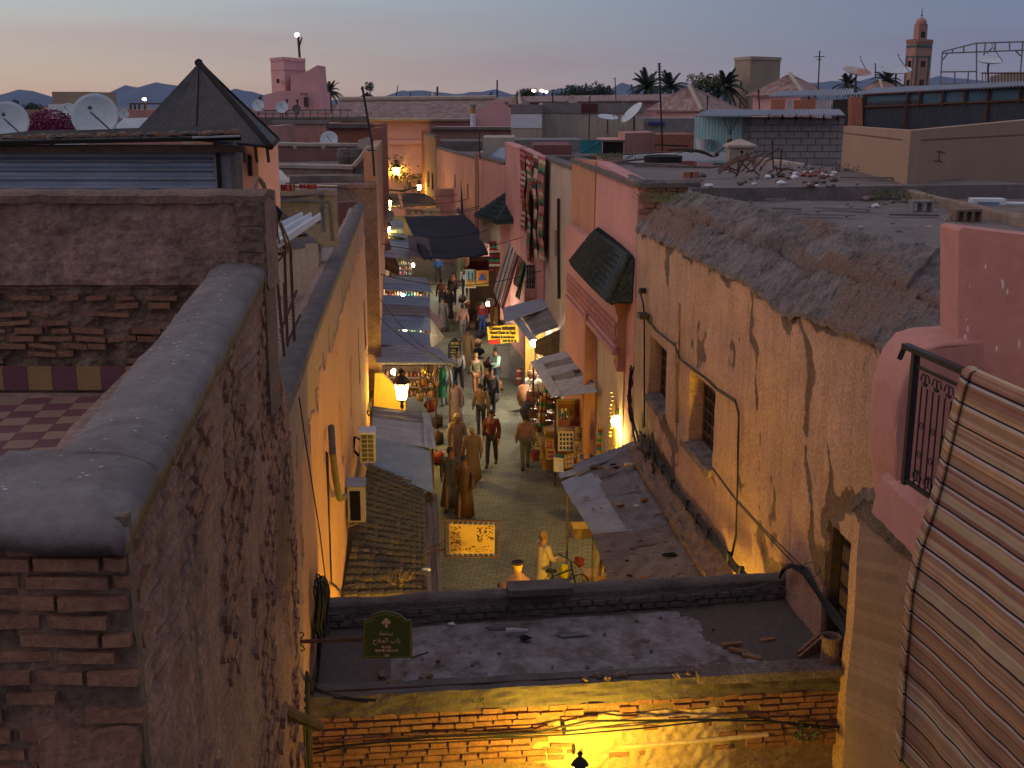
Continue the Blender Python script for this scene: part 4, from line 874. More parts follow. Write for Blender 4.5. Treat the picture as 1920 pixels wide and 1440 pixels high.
for (a, b, r, l_) in [((1180, 1033), (1250, 1018), .032, 'left'), ((1226, 999), (1305, 1012), .035, 'upper right'), ((1257, 1008), (1282, 1022), .022, 'short middle')]:
 m = MB(); p, q = onc(*a), onc(*b); m.tube([p, p.lerp(q, .35)+Vector((0, .02, .02)), p.lerp(q, .7)+Vector((0, -.02, .0)), q], r, 6, r2=r*.8); top('stick', m, M_wood2, 'long wooden stick lying on the brown ribbed canopy, %s one' % l_, 'stick')
M_lit = mat('scrap_tan', (.3, .2, .14), (.2, .13, .09), scale=8); M_or = mat('scrap_rust', (.28, .13, .05), scale=8)
debris([(1258, 1046, .10, M_void)], onc, 'black rag lying in the middle of the brown ribbed canopy', None, 'rag', cat='rag')
debris([(1209, 1089, .07, M_or)], onc, 'crumpled orange wrapper near the bottom of the brown ribbed canopy', None, 'wrapper')
debris([(1258, 1033, .06, M_or)], onc, 'rusty flat scrap beside the black rag on the ribbed canopy', None, 'scrap')
debris([(1185, 1040, .04, M_lit), (1194, 1040, .03, M_lit), (1227, 1030, .03, M_lit), (1180, 1083, .04, M_void), (1150, 1075, .04, M_lit), (1200, 1017, .04, M_lit), (1138, 1036, .03, M_lit), (1268, 1062, .035, M_lit), (1175, 1055, .03, M_void), (1272, 1078, .03, M_lit), (1232, 1090, .03, M_lit), (1305, 1046, .03, M_white), (1310, 1030, .03, M_white), (1160, 1090, .03, M_lit), (1260, 1083, .03, M_lit), (1213, 1053, .025, M_lit)], onc, 'small scrap of litter scattered over the brown ribbed canopy', 'litter on the brown canopy')
m = MB(); p = onc(1296, 1062); q = onc(1330, 1060); m.tube([p, p.lerp(q, .2), p.lerp(q, .3), q], .03, 8, r2=.05); top('bottle', m, mat('clear_plastic', (.3, .3, .3)), 'clear plastic bottle on the right part of the brown ribbed canopy', 'bottle')
zc = empty('sheet_canopy', (1.8, 22, 2.6), 'patched canopy of pale ribbed zinc in front and overlapping brown strips behind, rubble on top', 'canopy')
dA, dB = PZ(1111, 1001, 2.52), PZ(1052, 905, 2.55); dC, dD = RW(1198, 845, .02), RW(1290, 985, .02)
def dz(s, t): return bil(dA, dB, dC, dD, s, t)
corr('sheet', dz(0, 0), dz(0, .55), dz(.44, .55), dz(.44, 0), 16, .013, M_zinc, zc, seed=3); corr('sheet', dz(-.02, .53)+Vector((0, 0, .02)), dz(.0, 1.0)+Vector((0, 0, .02)), dz(.42, 1)+Vector((0, 0, .03)), dz(.40, .53)+Vector((0, 0, .02)), 14, .013, M_zinc, zc, seed=4)
for j in range(6):
 t0 = j/6-.02; t1 = (j+1)/6+.03; up_ = Vector((0, 0, .03+.03*(j % 2)))
 corr('strip', dz(.38, t0)+up_*.3, dz(.36, t1)+up_*1.4, dz(1.02, t1)+up_*1.4, dz(1.02, t0)+up_*.3, 1, .012, M_zinc2, zc, seed=10+j, sag=.06)
m = MB(); m.tube([dz(.03, 0)-Vector((0, 0, .05)), dz(.03, 1)-Vector((0, 0, .05))], .03, 5); part('beam', m, M_wood2, zc)
q = [PZ(1047, 888, 2.62), PZ(1050, 897, 2.6), PZ(1152, 872, 2.75), PZ(1136, 862, 2.78)]; corr('sheet', q[0], q[1], q[2], q[3], 2, .01, M_zinc, zc, seed=5)
q = [PZ(1073, 873, 2.85), PZ(1082, 884, 2.8), PZ(1197, 840, 3.15), PZ(1188, 827, 3.2)]; corr('sheet', q[0], q[1]+Vector((0,-.1,0)), q[2], q[3], 9, .012, M_zinc, zc, seed=6)
for (u, v) in ((1060, 905), (1108, 995)):
 m = MB(); q = PZ(u, v, 2.5); m.tube([Vector((q.x+.05, q.y, 0)), q+Vector((.05, 0, -.03))], .028, 5); part('post', m, M_wood2, zc)
def ond(u, v):
 n_ = (dB-dA).cross(dD-dA); d = ray(u, v); return C0()+d*((dA-C0()).dot(n_)/d.dot(n_)) + Vector((0, 0, .07))
debris([(1180, 880, .12, M_cream)], ond, 'pale broken stone in the rubble on the patched canopy', None, 'stone', cat='stone')
debris([(1118, 882, .10, M_wood2)], ond, 'brown clod at the left of the rubble on the patched canopy', None, 'stone', cat='stone')
debris([(1135, 884, .06, M_lit), (1143, 886, .05, M_lit), (1155, 884, .06, M_void), (1163, 880, .06, M_lit), (1150, 878, .05, M_void), (1172, 888, .05, M_lit), (1128, 888, .04, M_lit)], ond, 'rubble bit in the pile across the patched canopy', 'rubble pile on the patched canopy')
debris([(1097, 940, .05, M_lit), (1160, 953, .07, M_lit), (1128, 960, .03, M_lit), (1112, 962, .04, M_lit)], ond, 'dry scrap lying on the pale ribbed zinc strip', 'scraps on the zinc strip')
debris([(1207, 945, .07, M_or)], ond, 'rust coloured scrap in the middle of the brown strips', None, 'scrap'); debris([(1194, 955, .04, M_white)], ond, 'white scrap beside the rusty scrap on the brown strips', None, 'scrap')
m = MB(); c = ond(1220, 907); m.obox(c, (.09, .02, 0), (-.02, .13, 0), (0, 0, .03)); top('tile_fragment', m, M_wood, 'dark square tile fragment on the upper brown strips', 'tile')
m = MB(); 
def rub(a, b):
 p = RW(1206+a*172, 842+a*262, .0); return p + Nr*(.38*(1-b)-.02) + Vector((0, 0, .04+.30*b**1.5+.08*noise.noise(Vector((a*24, b*3, 0)))+.03*noise.noise(Vector((a*70, b*9, 0)))))
m.grid(rub, 120, 8, .1, (0, 0, 1)); part('mortar_flashing', m, M_mortar, rbld)
# green gable house (rose, carved frieze)
gh = empty('rose_gabled_house', (2.6, 28, 0), 'rose house behind the ochre one with carved frieze and patched brown corner', 'building')
GA = xr(25)+.093*25     # same alignment
def GW(u, v, off=0): return PW(u, v, RA-off)
EP = [GW(1200, 345), GW(1118, 303)]; 
m = wallgrid(lambda y, z: Vector((xr(y), y, z)), Nr, 25.05, EP[1].y, 0, pl([(EP[0].y, EP[0].z), (EP[1].y, EP[1].z)]), .25, .2, disp=lambda y, z: .02*fr(Vector((1, y*.5, z*.5)), .9, 4), thick=.35); part('wall', m, M_pink2, gh)
EQ = [EP[1], GW(1075, 297)]
m = wallgrid(lambda y, z: Vector((xr(y)-.03, y, z)), Nr, EP[1].y, EQ[1].y, 0, pl([(EQ[0].y, EQ[0].z), (EQ[1].y, EQ[1].z)]), .25, .2, disp=lambda y, z: .02*fr(Vector((1, y*.5, z*.5)), .9, 4), thick=.35); part('wall', m, M_orange2, gh)
m = MB(); c0 = Vector((xr(25.05), 25.05, 0)); m.prism([c0, c0+Vector((1.05, .1, 0)), c0+Vector((1.05, .5, 0)), c0+Vector((0, .5, 0))], (0, 0, 8.84)); part('end_wall', m, M_mortar, gh)
z = 8.25
while z < 8.8:
 for k in range(4):
  b = MB(); b.obox(c0+Vector((.15+.24*k+.1*(int(z*10) % 2), .03, z)), (.11, 0, 0), (0, .05, 0), (0, 0, .05)); part('brick', b, M_brick, gh)
 z += .12
m = MB(); m.grid(lambda a, b: (lambda y: Vector((xr(y)-.08+b*.5, y, (EP[0].z+(EQ[1].z-EP[0].z)*a)+.06*math.sin(PI*b)+.03*noise.noise(Vector((a*20, b*2, 0))))))(25.05+a*(EQ[1].y-25.05)), 60, 6, .1, (0, 0, 1)); part('coping', m, M_dark, gh)
m = MB(); m.grid(lambda a, b: c0+Vector((-.06+a*1.4, -.08+b*.5, 8.86+.05*math.sin(PI*b)+.03*noise.noise(Vector((a*9, b*2, 0))))), 20, 6, .1, (0, 0, 1)); part('coping', m, M_dark, gh)
m = MB(); m.prism([(xr(25.5)+.5, 25.5, 0), (xr(34.7)+.5, 34.7, 0), (9, 36, 0), (12, 27, 0)], (0, 0, 8.7)); part('roof', m, M_roof, gh)
pc = GW(1198, 570, .0); yp = 26.0
def G2(u, v): return PY(u, v, yp)
pil = [(1157, 568), (1200, 566), (1200, 900), (1157, 900)]
m = MB(); m.prism([G2(1158, 585), G2(1200, 585), G2(1200, 690), G2(1158, 690)], (0, .9, 0)); part('pilaster', m, M_orange2, gh); X2 = xr(26)-.03; m = MB(); m.prism([G2(1188, 690), G2(1202, 690), G2(1202, 1000), G2(1188, 1000)], (0, .5, 0)); part('pilaster', m, M_orange2, gh)
for (v0, v1, e) in ((566, 576, 5), (576, 590, 3), (690, 697, 2)):
 m = MB(); m.prism([PY(1158-e, v0, yp-.05*e/3), PY(1202+e*.2, v0, yp-.05*e/3), PY(1202+e*.2, v1, yp-.05*e/3), PY(1158-e, v1, yp-.05*e/3)], (0, .95, 0)); part('moulding', m, M_orange2, gh)
PX = G2(1158, 600).x; PA = PX + .093*yp
def PF(u, v, off=0): return PW(u, v, PA-off)
e0 = PF(1128, 555); e1 = PF(1078, 496)
m = MB(); m.prism([(xr(26)-(xr(26)-PX), 26.02, 0), (PX-.093*8.6, 34.6, 0), (xr(34.6), 34.6, 0), (xr(26.1), 26.1, 0)], (0, 0, 2.2)); m.v = [p+Vector((0, 0, 4.85)) for p in m.v]; part('portal_wall', m, M_pink2, gh); m = MB(); m.prism([(PX-.093*3.9, 29.9, 0), (PX-.093*8.6, 34.6, 0), (xr(34.6), 34.6, 0), (xr(29.9), 29.9, 0)], (0, 0, 4.86)); part('portal_wall', m, M_pink2, gh)
for row in range(3):
 for k in range(30):
  y = 26.15+k*.27+(row % 2)*.13; z_ = 5.55-row*.17; b = MB(); c = Vector((PX-.093*(y-26)-.03, y, z_)); b.obox(c, Nr*.025, SD*.07, (0, 0, .05)); b.obox(c-Vector((0, 0, .075)), Nr*.022, SD*.035, (0, 0, .03)); part('frieze_block', b, M_pink2, gh)
m = MB(); m.obox(Vector((PX-.093*4-.05, 30, 4.92)), Nr*.07, SD*4.1, (0, 0, .05)); part('moulding', m, M_pink2, gh)
m = MB(); m.obox(Vector((PX-.093*4-.03, 30, 5.06)), Nr*.04, SD*4.1, (0, 0, .04)); part('moulding', m, M_pink2, gh)
m = MB(); m.obox(Vector((X2-.093*1.95+.06, 27.95, 2.4)), Nr*.06, SD*1.93, (0, 0, 2.44)); part('lower_wall', m, M_cream, gh)
for y in (29.95,):
 m = MB(); m.obox(Vector((PX-.093*(y-26)-.05, y, 2.7)), Nr*.09, SD*.16, (0, 0, 2.45)); part('pilaster', m, M_orange2, gh)
dc = Vector((X2-.093*.95-.02, 26.95, 0))
m = MB(); pts = [dc+SD*(.55*math.cos(t))+Vector((0, 0, 2.6+.9*math.sin(t)**.8)) for t in [PI*k/12 for k in range(13)]]; pts += [dc-SD*.55, dc+SD*.55]
m.prism([p+Nr*.0 for p in pts], Nr*.022+Nr*.02); part('arched_recess', m, mat('yellow_wall', (.55, .38, .12), (.5, .34, .1)), gh)  # yellow glow of the bulb is put into the recess colour
m = MB(); m.obox(dc+Nr*.06+Vector((0, 0, 1.1)), SD*.35, Nr*.03, (0, 0, 1.1)); part('door', m, mat('green_door', (.10, .11, .07)), gh)
gr0, gr1, gr2, gr3 = PF(1078, 490, .3), None, None, None
apex_f, apex_b = Vector(G2(1187, 480)), None
q_tl = RW(1122, 437, .03); q_tr = RW(1187, 483, .03); q_bl = PZ(1078, 490, 6.17); q_br = PZ(1147, 568, 6.17)
gy = empty('tiled_gable', tuple((q_tl+q_br)/2), 'dark green glazed tile gable roof between the rose house and the ochre wall', 'roof'); gy['group'] = 'green tiled roofs over doorways'; del gy['group']
def gs(a, b, k=0):
 p = q_bl.lerp(q_br, a).lerp(q_tl.lerp(q_tr, a), b); return p
gn = (q_br-q_bl).cross(q_tl-q_bl).normalized(); gn = gn if gn.z > 0 else -gn
nr, nc = 8, 24
tl = MB()
a0 = gs(0, 0); 
for j in range(nr):
 for i in range(nc):
  p = gs((i+.5)/nc, j/nr); q = gs((i+.5)/nc, (j+1.12)/nr); 
  if (i+j*nc) < 0: pass
  b = MB(); b.tube([p+gn*(.05+.01*R.random()), q+gn*.02], (gs(1, 0)-gs(0, 0)).length/nc*.55, 5)
  part('roof_tile', b, M_tileg, gy) if j*nc+i < 500 else tl.tube([p+gn*.05, q+gn*.02], .05, 5)
m = MB(); m.grid(lambda a, b: gs(a, b), 4, 4, .08, gn); part('roof_deck', m, M_void, gy)
for j in range(nr+1):
 m = MB(); m.tube([gs(i/12, min(1, j/nr))+gn*(.075+.01*noise.noise(Vector((i*3, j, 0)))) for i in range(13)], .022, 5); part('mortar_line', m, M_mortar if j % nr else M_tileg, gy)
h0 = q_br; h1 = Vector((xr(25.3)-.02, 25.4, 6.17)); h2 = q_tr
for i in range(9):
 t = (i+.5)/9; bpt = h0.lerp(h1, t); tp = h2.lerp(h0, max(0, 1-(t)*1.25)) if t < .8 else h2.lerp(h1, .35*(t-.8)/.2)
 n_ = 4
 for k in range(n_):
  a, b_ = bpt.lerp(tp, k/n_), bpt.lerp(tp, (k+1.1)/n_); b = MB(); b.tube([a+Vector((0, -.07, .04)), b_+Vector((0, -.03, .02))], .045, 5); part('roof_tile', b, M_tileg, gy)
m = MB(); m.prism([h0, h1, h2], (0, .25, -.05)); part('roof_deck', m, M_void, gy)
for (a, b_) in ((q_tl, q_bl), (h2, h0), (q_tl, q_tr)):
 m = MB(); m.tube([a+gn*.1, a.lerp(b_, .5)+gn*.11, b_+gn*.1], .065, 7); part('ridge_tile', m, M_tileg, gy)
# LEFT lane side: tile roof, sheets, AC units
tr = empty('tiled_awning', (-2.3, 21, 2.3), 'mossy clay tile awning over a shop front at the bottom left of the lane', 'roof')
tA, tB = PZ(800, 1122, 2.05), PZ(794, 914, 2.05); tC, tD = PZ(690, 872, 2.62), LW(640, 1130, .03)
tB = PZ(793, 918, 2.08)
tn = (tB-tA).cross(tD-tA).normalized(); tn = tn if tn.z > 0 else -tn
rows, cols = 22, 13
for j in range(rows):
 for i in range(cols):
  s0, s1 = i/cols, (i+1.15)/cols; t = (j+.5)/rows
  p, q = bil(tA, tB, tC, tD, s0, t), bil(tA, tB, tC, tD, min(1.02, s1), t)
  b = MB(); hw = (bil(tA, tB, tC, tD, .5, t+.5/rows)-bil(tA, tB, tC, tD, .5, t-.5/rows))*.42
  dv = (q-p); ja = R.uniform(-.012, .012)
  vs = []
  for (pp, lift) in ((p, .055), (q, .015)):
   for k in range(5):
    an = PI*k/4; vs.append(pp + hw*math.cos(an) + tn*(lift+ja+.075*math.sin(an)))
  b.add(vs, [(k, k+1, k+6, k+5) for k in range(4)] + [(4, 3, 2, 1, 0), (5, 6, 7, 8, 9), (0, 5, 9, 4)])
  part('roof_tile', b, M_tileo, tr)
m = MB(); m.grid(lambda a, b: bil(tA, tB, tC, tD, a, b), 4, 6, .08, tn); part('roof_deck', m, mat('tile_bed', (.035, .025, .02)), tr)
def ont(u, v): d = ray(u, v); return C0()+d*((tA-C0()).dot(tn)/d.dot(tn)) + tn*.11
weed(ont(742, 1100), .25, 60, 'dry straw coloured weed growing on the mossy tile awning', mat('dry_weed', (.30, .22, .09), (.2, .15, .06)), leafs=.03, h=.5)
debris([(683, 1045, .08, M_lit), (702, 1048, .06, M_lit), (727, 1050, .05, M_lit)], ont, 'pale broken bit resting on the mossy tile awning', 'broken bits on the tile awning')
m = MB(); m.grid(lambda a, b: bil(PZ(640, 1135, 2.3), PZ(648, 1075, 2.35), PZ(740, 1118, 2.15), PZ(745, 1135, 2.1), b, a)+Vector((0, 0, .02*noise.noise(Vector((a*6, b*6, 0))))), 8, 8, .04, (0, 0, 1)); part('mortar_patch', m, M_cream, tr)
dk = empty('rolled_shutter_roof', tuple(PZ(815, 1000, 2.0)), 'dark brown sheet strip along the outer edge of the tile awning', 'canopy')
corr('sheet', PZ(831, 1125, 1.9), PZ(820, 926, 1.95), PZ(795, 924, 2.0), PZ(802, 1128, 1.98), 3, .006, mat('dark_brown_sheet', (.07, .035, .028), (.05, .025, .02), rough=.6), dk)
m = MB(); q = [PZ(831, 1125, 1.88), PZ(820, 926, 1.93)]; m.hexa([q[0], q[1], q[1]-Vector((0, 0, 1.9)), q[0]-Vector((0, 0, 1.88))], [p+Vector((-.06, 0, 0)) for p in (q[0], q[1], q[1]-Vector((0, 0, 1.9)), q[0]-Vector((0, 0, 1.88)))]); part('shop_front', m, M_wood, dk)
q = PZ(795, 1070, 2.2); debris([(798, 1070, .07, M_white)], 2.15, 'white paper caught at the edge of the mossy tile awning', None, 'paper', cat='paper')
def left_roof(pts, zo, zi, waves, amp, mt, lab, cat='canopy', nsheet=1, seed=0, grp=None, posts=True):
 """pts: outer-near, outer-far, inner-far, inner-near"""
 A, B = PZ(*pts[0], zo), PZ(*pts[1], zo); C, D = PZ(*pts[2], zi), PZ(*pts[3], zi)
 e = empty('sheet_canopy', tuple((A+B+C+D)/4), lab, cat)
 for j in range(nsheet):
  corr('sheet', bil(A, B, C, D, 0, j/nsheet), bil(A, B, C, D, 0, (j+1.04)/nsheet), bil(A, B, C, D, 1, (j+1.04)/nsheet), bil(A, B, C, D, 1, j/nsheet)-Vector((0,0,0)), max(1, waves//nsheet), amp, mt[j % len(mt)], e, seed=seed+j)
 m = MB(); m.tube([A-Vector((0, 0, .06)), B-Vector((0, 0, .06))], .03, 5); part('beam', m, M_wood2, e)
 if posts:
  for q in (A, B):
   m = MB(); q = q.lerp((C+D)/2, .06); m.tube([Vector((q.x, q.y, 0)), q-Vector((0, 0, .04))], .03, 5); part('post', m, M_wood, e)
 return e
left_roof([(812, 925), (806, 842), (702, 822), (683, 872)], 2.15, 2.6, 18, .008, [M_blue], 'smooth blue sheet canopy just beyond the tile awning on the left')
e = left_roof([(818, 842), (806, 776), (700, 762), (695, 822)], 2.15, 2.6, 6, .006, [M_zinc, M_zinc, M_zinc2], 'patchwork canopy of flat zinc panels below the lit left lantern', nsheet=3)
q = [PZ(818, 842, 2.2), PZ(805, 775, 2.2), PZ(792, 772, 2.25), PZ(796, 838, 2.25)]; corr('sheet', q[0], q[1], q[2], q[3], 2, .004, M_zinc, e)
left_roof([(851, 683), (822, 652), (703, 645), (705, 681)], 2.75, 2.8, 6, .05, [M_zinc], 'broad wavy zinc canopy jutting furthest into the lane on the left')
left_roof([(806, 653), (805, 625), (701, 617), (703, 645)], 2.7, 2.9, 9, .03, [M_blue], 'blue ribbed canopy directly behind the broad wavy one')
left_roof([(806, 620), (805, 590), (702, 588), (700, 616)], 2.7, 2.9, 9, .035, [M_blue], 'second blue ribbed canopy, above the slot with a bright lamp')
left_roof([(806, 593), (804, 557), (712, 553), (707, 589)], 2.75, 2.95, 7, .03, [M_zinc2, M_blue], 'grey blue sheet canopy with pale right edge and a scrap on it', nsheet=2)
left_roof([(810, 547), (800, 520), (716, 518), (716, 542)], 2.8, 3.0, 6, .03, [M_blue, M_zinc], 'slate blue sheet canopy above the bright strip of trinkets', nsheet=2)
left_roof([(768, 487), (765, 440), (712, 430), (712, 480)], 3.0, 3.0, 8, .03, [M_zinc, M_blue], 'far zinc canopy left of the big dark cloth', nsheet=2)
m = MB(); q = [PY(712, 446, 62), PY(728, 450, 62), PY(748, 500, 60), PY(749, 510, 60), PY(713, 505, 60)]
m.prism(q, (0, .1, 0)); m.prism([PY(712, 446, 62), PY(728, 450, 62), PY(748, 508, 59), PY(712, 492, 59)], (0, .3, -.3)); top('brown_awning', m, mat('brown_canvas', (.16, .09, .065), (.12, .07, .05)), 'slanting brown canvas awning against the left wall, left of the dark cloth', 'awning')
def acunit(u, v, w, h, dd, y, lab, grille):
 p = PY(u, v, y); sc = y/F/.97
 e = empty('air_conditioner', tuple(p), lab, 'air conditioner', 'air conditioning units on the left wall')
 W_, H_ = w*sc, h*sc
 M_ac = mat('cream_ac_casing', (.50, .45, .36), (.44, .39, .31), scale=3, fine=.1, rough=.6)
 m = MB(); m.obox(p, (W_/2, 0, 0), SD*dd/2, (0, 0, H_/2)); part('casing', m, M_ac, e)
 m = MB(); m.obox(p+Vector((0, 0, H_/2+.012)), (W_/2+.02, 0, 0), SD*(dd/2+.02), (0, 0, .012)); part('lid', m, M_white if grille else M_zinc, e)
 f = p - SD*(dd/2+.004)
 if grille:
  for i in range(2):
   for j in range(6):
    m = MB(); m.obox(f+Vector(((i-.5)*W_*.42, -.004, H_*(.40-j*.16))), (W_*.18, 0, 0), (0, .006, 0), (0, 0, H_*.062)); part('louvre', m, M_dark, e)
 else:
  m = MB(); m.obox(f+Vector((-.02, -.004, -.02)), (W_*.30, 0, 0), (0, .008, 0), (0, 0, H_*.42)); part('coil_panel', m, M_void, e)
  for q in (-1, 1):
   m = MB(); m.tube([p+Vector((W_/2, 0, -H_/2))+SD*.1*q, p+Vector((-.45, 0, -H_/2))+SD*.1*q, p+Vector((-.45, 0, -H_/2-.3))+SD*.1*q, p+Vector((W_/2-.02, 0, -H_/2))+SD*.1*q], .012, 5); part('bracket', m, M_cream, e)
 m = MB(); m.tube([p+Vector((-W_/2, .02, .1)), p+Vector((-W_/2-.12, .02, .18)), p+Vector((-W_/2-.16, .0, -.1)), p+Vector((-W_/2-.05, 0, -.25))], .03, 6); part('hose', m, M_cable, e)
acunit(690, 834, 28, 56, .5, 23.6, 'cream air conditioner with lattice grille, above and beyond the other one', True)
acunit(669, 938, 33, 70, .5, 20.6, 'cream air conditioner with dark open front, nearer of the two over the tiles', False)
m = MB(); m.tube([LW(621, 800, .1), LW(624, 850, .14), LW(630, 900, .14), LW(637, 935, .14), LW(648, 930, .16)], .05, 7); part('lagging', m, M_dark, empty('drain_pipe', tuple(LW(624, 850, .14)), 'dark lagged drain pipe running down the left wall to the nearer air conditioner', 'pipe'))
wires('cable', [(613, 845), (616, 960), (622, 1090), (650, 1120)], 2, .012, 'black cable dropping down the left ochre wall to the archway', .02, jit=.01, fn=lambda u, v, o: LW(u, v, o))
wires('cable', [(560, 745), (580, 880), (600, 1000), (611, 1090)], 1, .006, 'thin slack wire crossing the left ochre wall', .0, jit=.004, fn=lambda u, v, o: LW(u, v, o+.3))
wires('cable', [(699, 700), (697, 740), (690, 775)], 4, .02, 'knot of cables on the left wall beside the lit lantern', .03, jit=.05, fn=lambda u, v, o: LW(u, v, o))
for (a, b, n_) in [((712, 560), (850, 690), 'lower'), ((706, 590), (858, 684), 'upper')]:
 pa, pb = PZ(*a, 4.2), PZ(*b, 3.6); m = MB(); m.tube([pa.lerp(pb, i/10)-Vector((0, 0, .25*math.sin(PI*i/10))) for i in range(11)], .012, 4); top('cable', m, M_cable, 'thin wire hung over the left sheet canopies, the %s of two' % n_, 'cable')
lan = PZ(753, 728, 2.9)
ll = PY(753, 732, 33.0)
lantern('street_lantern', ll, 'lit traditional lantern on a pole under the broad wavy canopy on the left', 'lit street lanterns of the lane', 190, sc=1.6, bright=22)
m = MB(); m.tube([Vector((ll.x, ll.y, 0)), ll-Vector((0, 0, .8))], .06, 8); top('lamp_post', m, M_iron, 'iron post carrying the lit lantern in front of the left shops', 'post')
m = MB(); m.prism([PY(703, 700, 34.6), PY(716, 700, 34.6), PY(760, 745, 34.6), PY(760, 790, 34.6), PY(700, 790, 34.6)], (0, .2, 0)); top('shop_side_wall', m, mat('yellow_wall', (.55, .38, .12)), 'yellow lit side wall of the shop behind the left lantern', 'wall')  # lantern yellow is put into the wall colour
# goods
M_goods = [mat('leather_tan', (.28, .13, .06), (.20, .09, .04), rough=.5), mat('leather_brown', (.13, .065, .035), rough=.5), mat('leather_dark', (.05, .03, .025), rough=.5), mat('leather_red', (.26, .045, .03), rough=.5), mat('wool_cream', (.5, .42, .32)), mat('cloth_teal', (.05, .25, .27)), mat('cloth_red', (.22, .025, .03)), mat('cloth_ochre', (.42, .26, .06)), mat('brass', (.45, .30, .12), rough=.3, metal=.8), mat('cloth_green', (.05, .22, .09)), mat('cloth_blue', (.04, .09, .30)), mat('glaze_white', (.6, .6, .55), rough=.3), mat('cloth_dark', (.035, .03, .035)), mat('cloth_pink', (.45, .12, .16))]
def bagproto(k):
 e = empty('leather_bag', (0, 0, -50), 'leather shoulder bag', 'bag'); M_ = M_goods[k]
 b = MB(); b.grid(lambda a, c: Vector(((a-.5)*.34*(1+.15*math.sin(PI*c)), -.06-.05*math.sin(PI*a)*math.sin(PI*c), -50.3+c*.28)), 8, 8, .13, (0, -1, 0)); part('body', b, M_, e, smooth=True)
 b = MB(); b.grid(lambda a, c: Vector(((a-.5)*.35, -.075-.05*math.sin(PI*a)*math.sin(PI*(.4+.6*c)), -50.17+c*.16)), 6, 4, .01, (0, -1, 0)); part('flap', b, M_goods[(k+1) % 3], e)
 b = MB(); b.tube([Vector((-.15, 0, -50.05)), Vector((-.10, 0, -49.8)), Vector((0, 0, -49.7)), Vector((.10, 0, -49.8)), Vector((.15, 0, -50.05))], .012, 5); part('strap', b, M_goods[2], e)
 return e
protos = [bagproto(k) for k in (0, 1, 3)]
first = [True]*3
spots = []
rb = random.Random(11)
for i in range(46):
 u = rb.uniform(1000, 1052); v = rb.uniform(668, 790); 
 if u > 1030 and v > 760: continue
 y = 41.0 - (v-668)/122*6.5 + rb.uniform(-.2, .2); spots.append((u, v, y))
for (u, v, y) in spots:
 k = rb.randrange(3); p = PY(u, v, y)
 lab = ['tan', 'brown', 'red'][k]+' leather bag hanging in the cluster in front of the right shops'
 if first[k]: protos[k].location = p; protos[k]['label'] = lab; protos[k]['group'] = ['tan', 'brown', 'red'][k]+' leather bags of the right shops'; protos[k].rotation_euler = (0, 0, rb.uniform(-1, .3)); first[k] = False
 else: dup(protos[k], p, rb.uniform(-1.2, .4), lab, 1.0 + rb.uniform(-.2, .3))
m = MB()
for (u, y) in ((1003, 41), (1050, 35)): 
 q = PY(u, 700, y); m.tube([Vector((q.x, q.y, 0)), Vector((q.x, q.y, 2.6))], .03, 5)
a, b = PY(1003, 660, 41), PY(1050, 690, 35)
for z_ in (.8, 1.3, 1.8, 2.3): m.tube([Vector((a.x, a.y, z_)), Vector((b.x, b.y, z_))], .015, 4)
top('display_rack', m, M_wood, 'wooden display rack holding the leather bags in front of the right shops', 'rack')
def lump(nm, u, v, z, r, k, lab, cat, sq=(1, 1, .7), grp=None, seed=None):
 m = MB(); p = PZ(u, v, 0); p.z = z; m.rock(p, r, seed if seed is not None else u, sq, n=9); return top(nm, m, M_goods[k] if isinstance(k, int) else k, lab, cat, grp, smooth=True)
def bx(nm, u, v, w, d, h, mt, lab, cat, z0=0, rz=.1, grp=None, taper=1.0):
 p = PZ(u, v, z0); c, s_ = math.cos(rz), math.sin(rz); X = Vector((c, s_, 0)); Y = Vector((-s_, c, 0)); m = MB()
 lo = [p+X*i*w/2+Y*j*d/2 for i, j in ((-1, -1), (1, -1), (1, 1), (-1, 1))]; hi = [p+(q-p)*taper+Vector((0, 0, h)) for q in lo]
 m.hexa(lo, hi); return top(nm, m, mt, lab, cat, grp)
bk = MB(); p = PZ(1018, 838, 0); bk.lathe(p, [(.33, 0), (.36, .1), (.40, .75), (.41, .8), (.37, .8), (.33, .2)], 14); 
e = top('basket', bk, M_goods[4], 'tall cream basket with black diamond net pattern on the right of the lane', 'basket')
M_blk = M_goods[12]
m = MB()
for k in range(10):
 for s_ in (-1, 1):
  m.tube([p+Vector(((.365+.04*t)*math.cos(k*PI/5+s_*t*.9), (.365+.04*t)*math.sin(k*PI/5+s_*t*.9), .1+.65*t)) for t in [q/6 for q in range(7)]], .008, 3)
part('net', m, M_blk, e)
lump('cushion', 1018, 812, .95, .34, 1, 'brown leather pouffe sitting on the netted basket', 'cushion', (1, 1, .45))
lump('wool_blanket', 1016, 790, 1.15, .42, 4, 'heap of white fringed wool blankets behind the netted basket', 'blanket', (1, .9, .8))
lump('sheepskin', 1068, 868, .7, .5, 4, 'cream woven cover draped over the end of the picture stall', 'blanket', (.5, .7, 1.1))
lump('rug_roll', 985, 770, .5, .42, 0, 'tan fluffy heap at the street end of the bag stall', 'rug', (.8, .9, 1))
lump('dark_bag_heap', 998, 800, .5, .5, 12, 'heap of dark goods between the tan heap and the netted basket', 'goods', (.8, 1, .9))
lump('grey_sack', 992, 758, .7, .35, 11, 'grey cloth sack hung at the left edge of the bag stall', 'sack', (.6, .6, .9))
for i, k in enumerate((6, 11, 10, 6, 13, 7)):
 bx('folded_textile', 1045, 812, .75, .5, .13, M_goods[k], ['red', 'white', 'blue', 'dark red', 'pink', 'ochre'][i]+' folded textile in the pile beside the big painting, layer from the ground up', 'textile', z0=.55+.14*i, grp=None)
bx('plinth', 1045, 826, .8, .6, .55, M_wood2, 'low wooden bench under the folded textiles', 'bench')
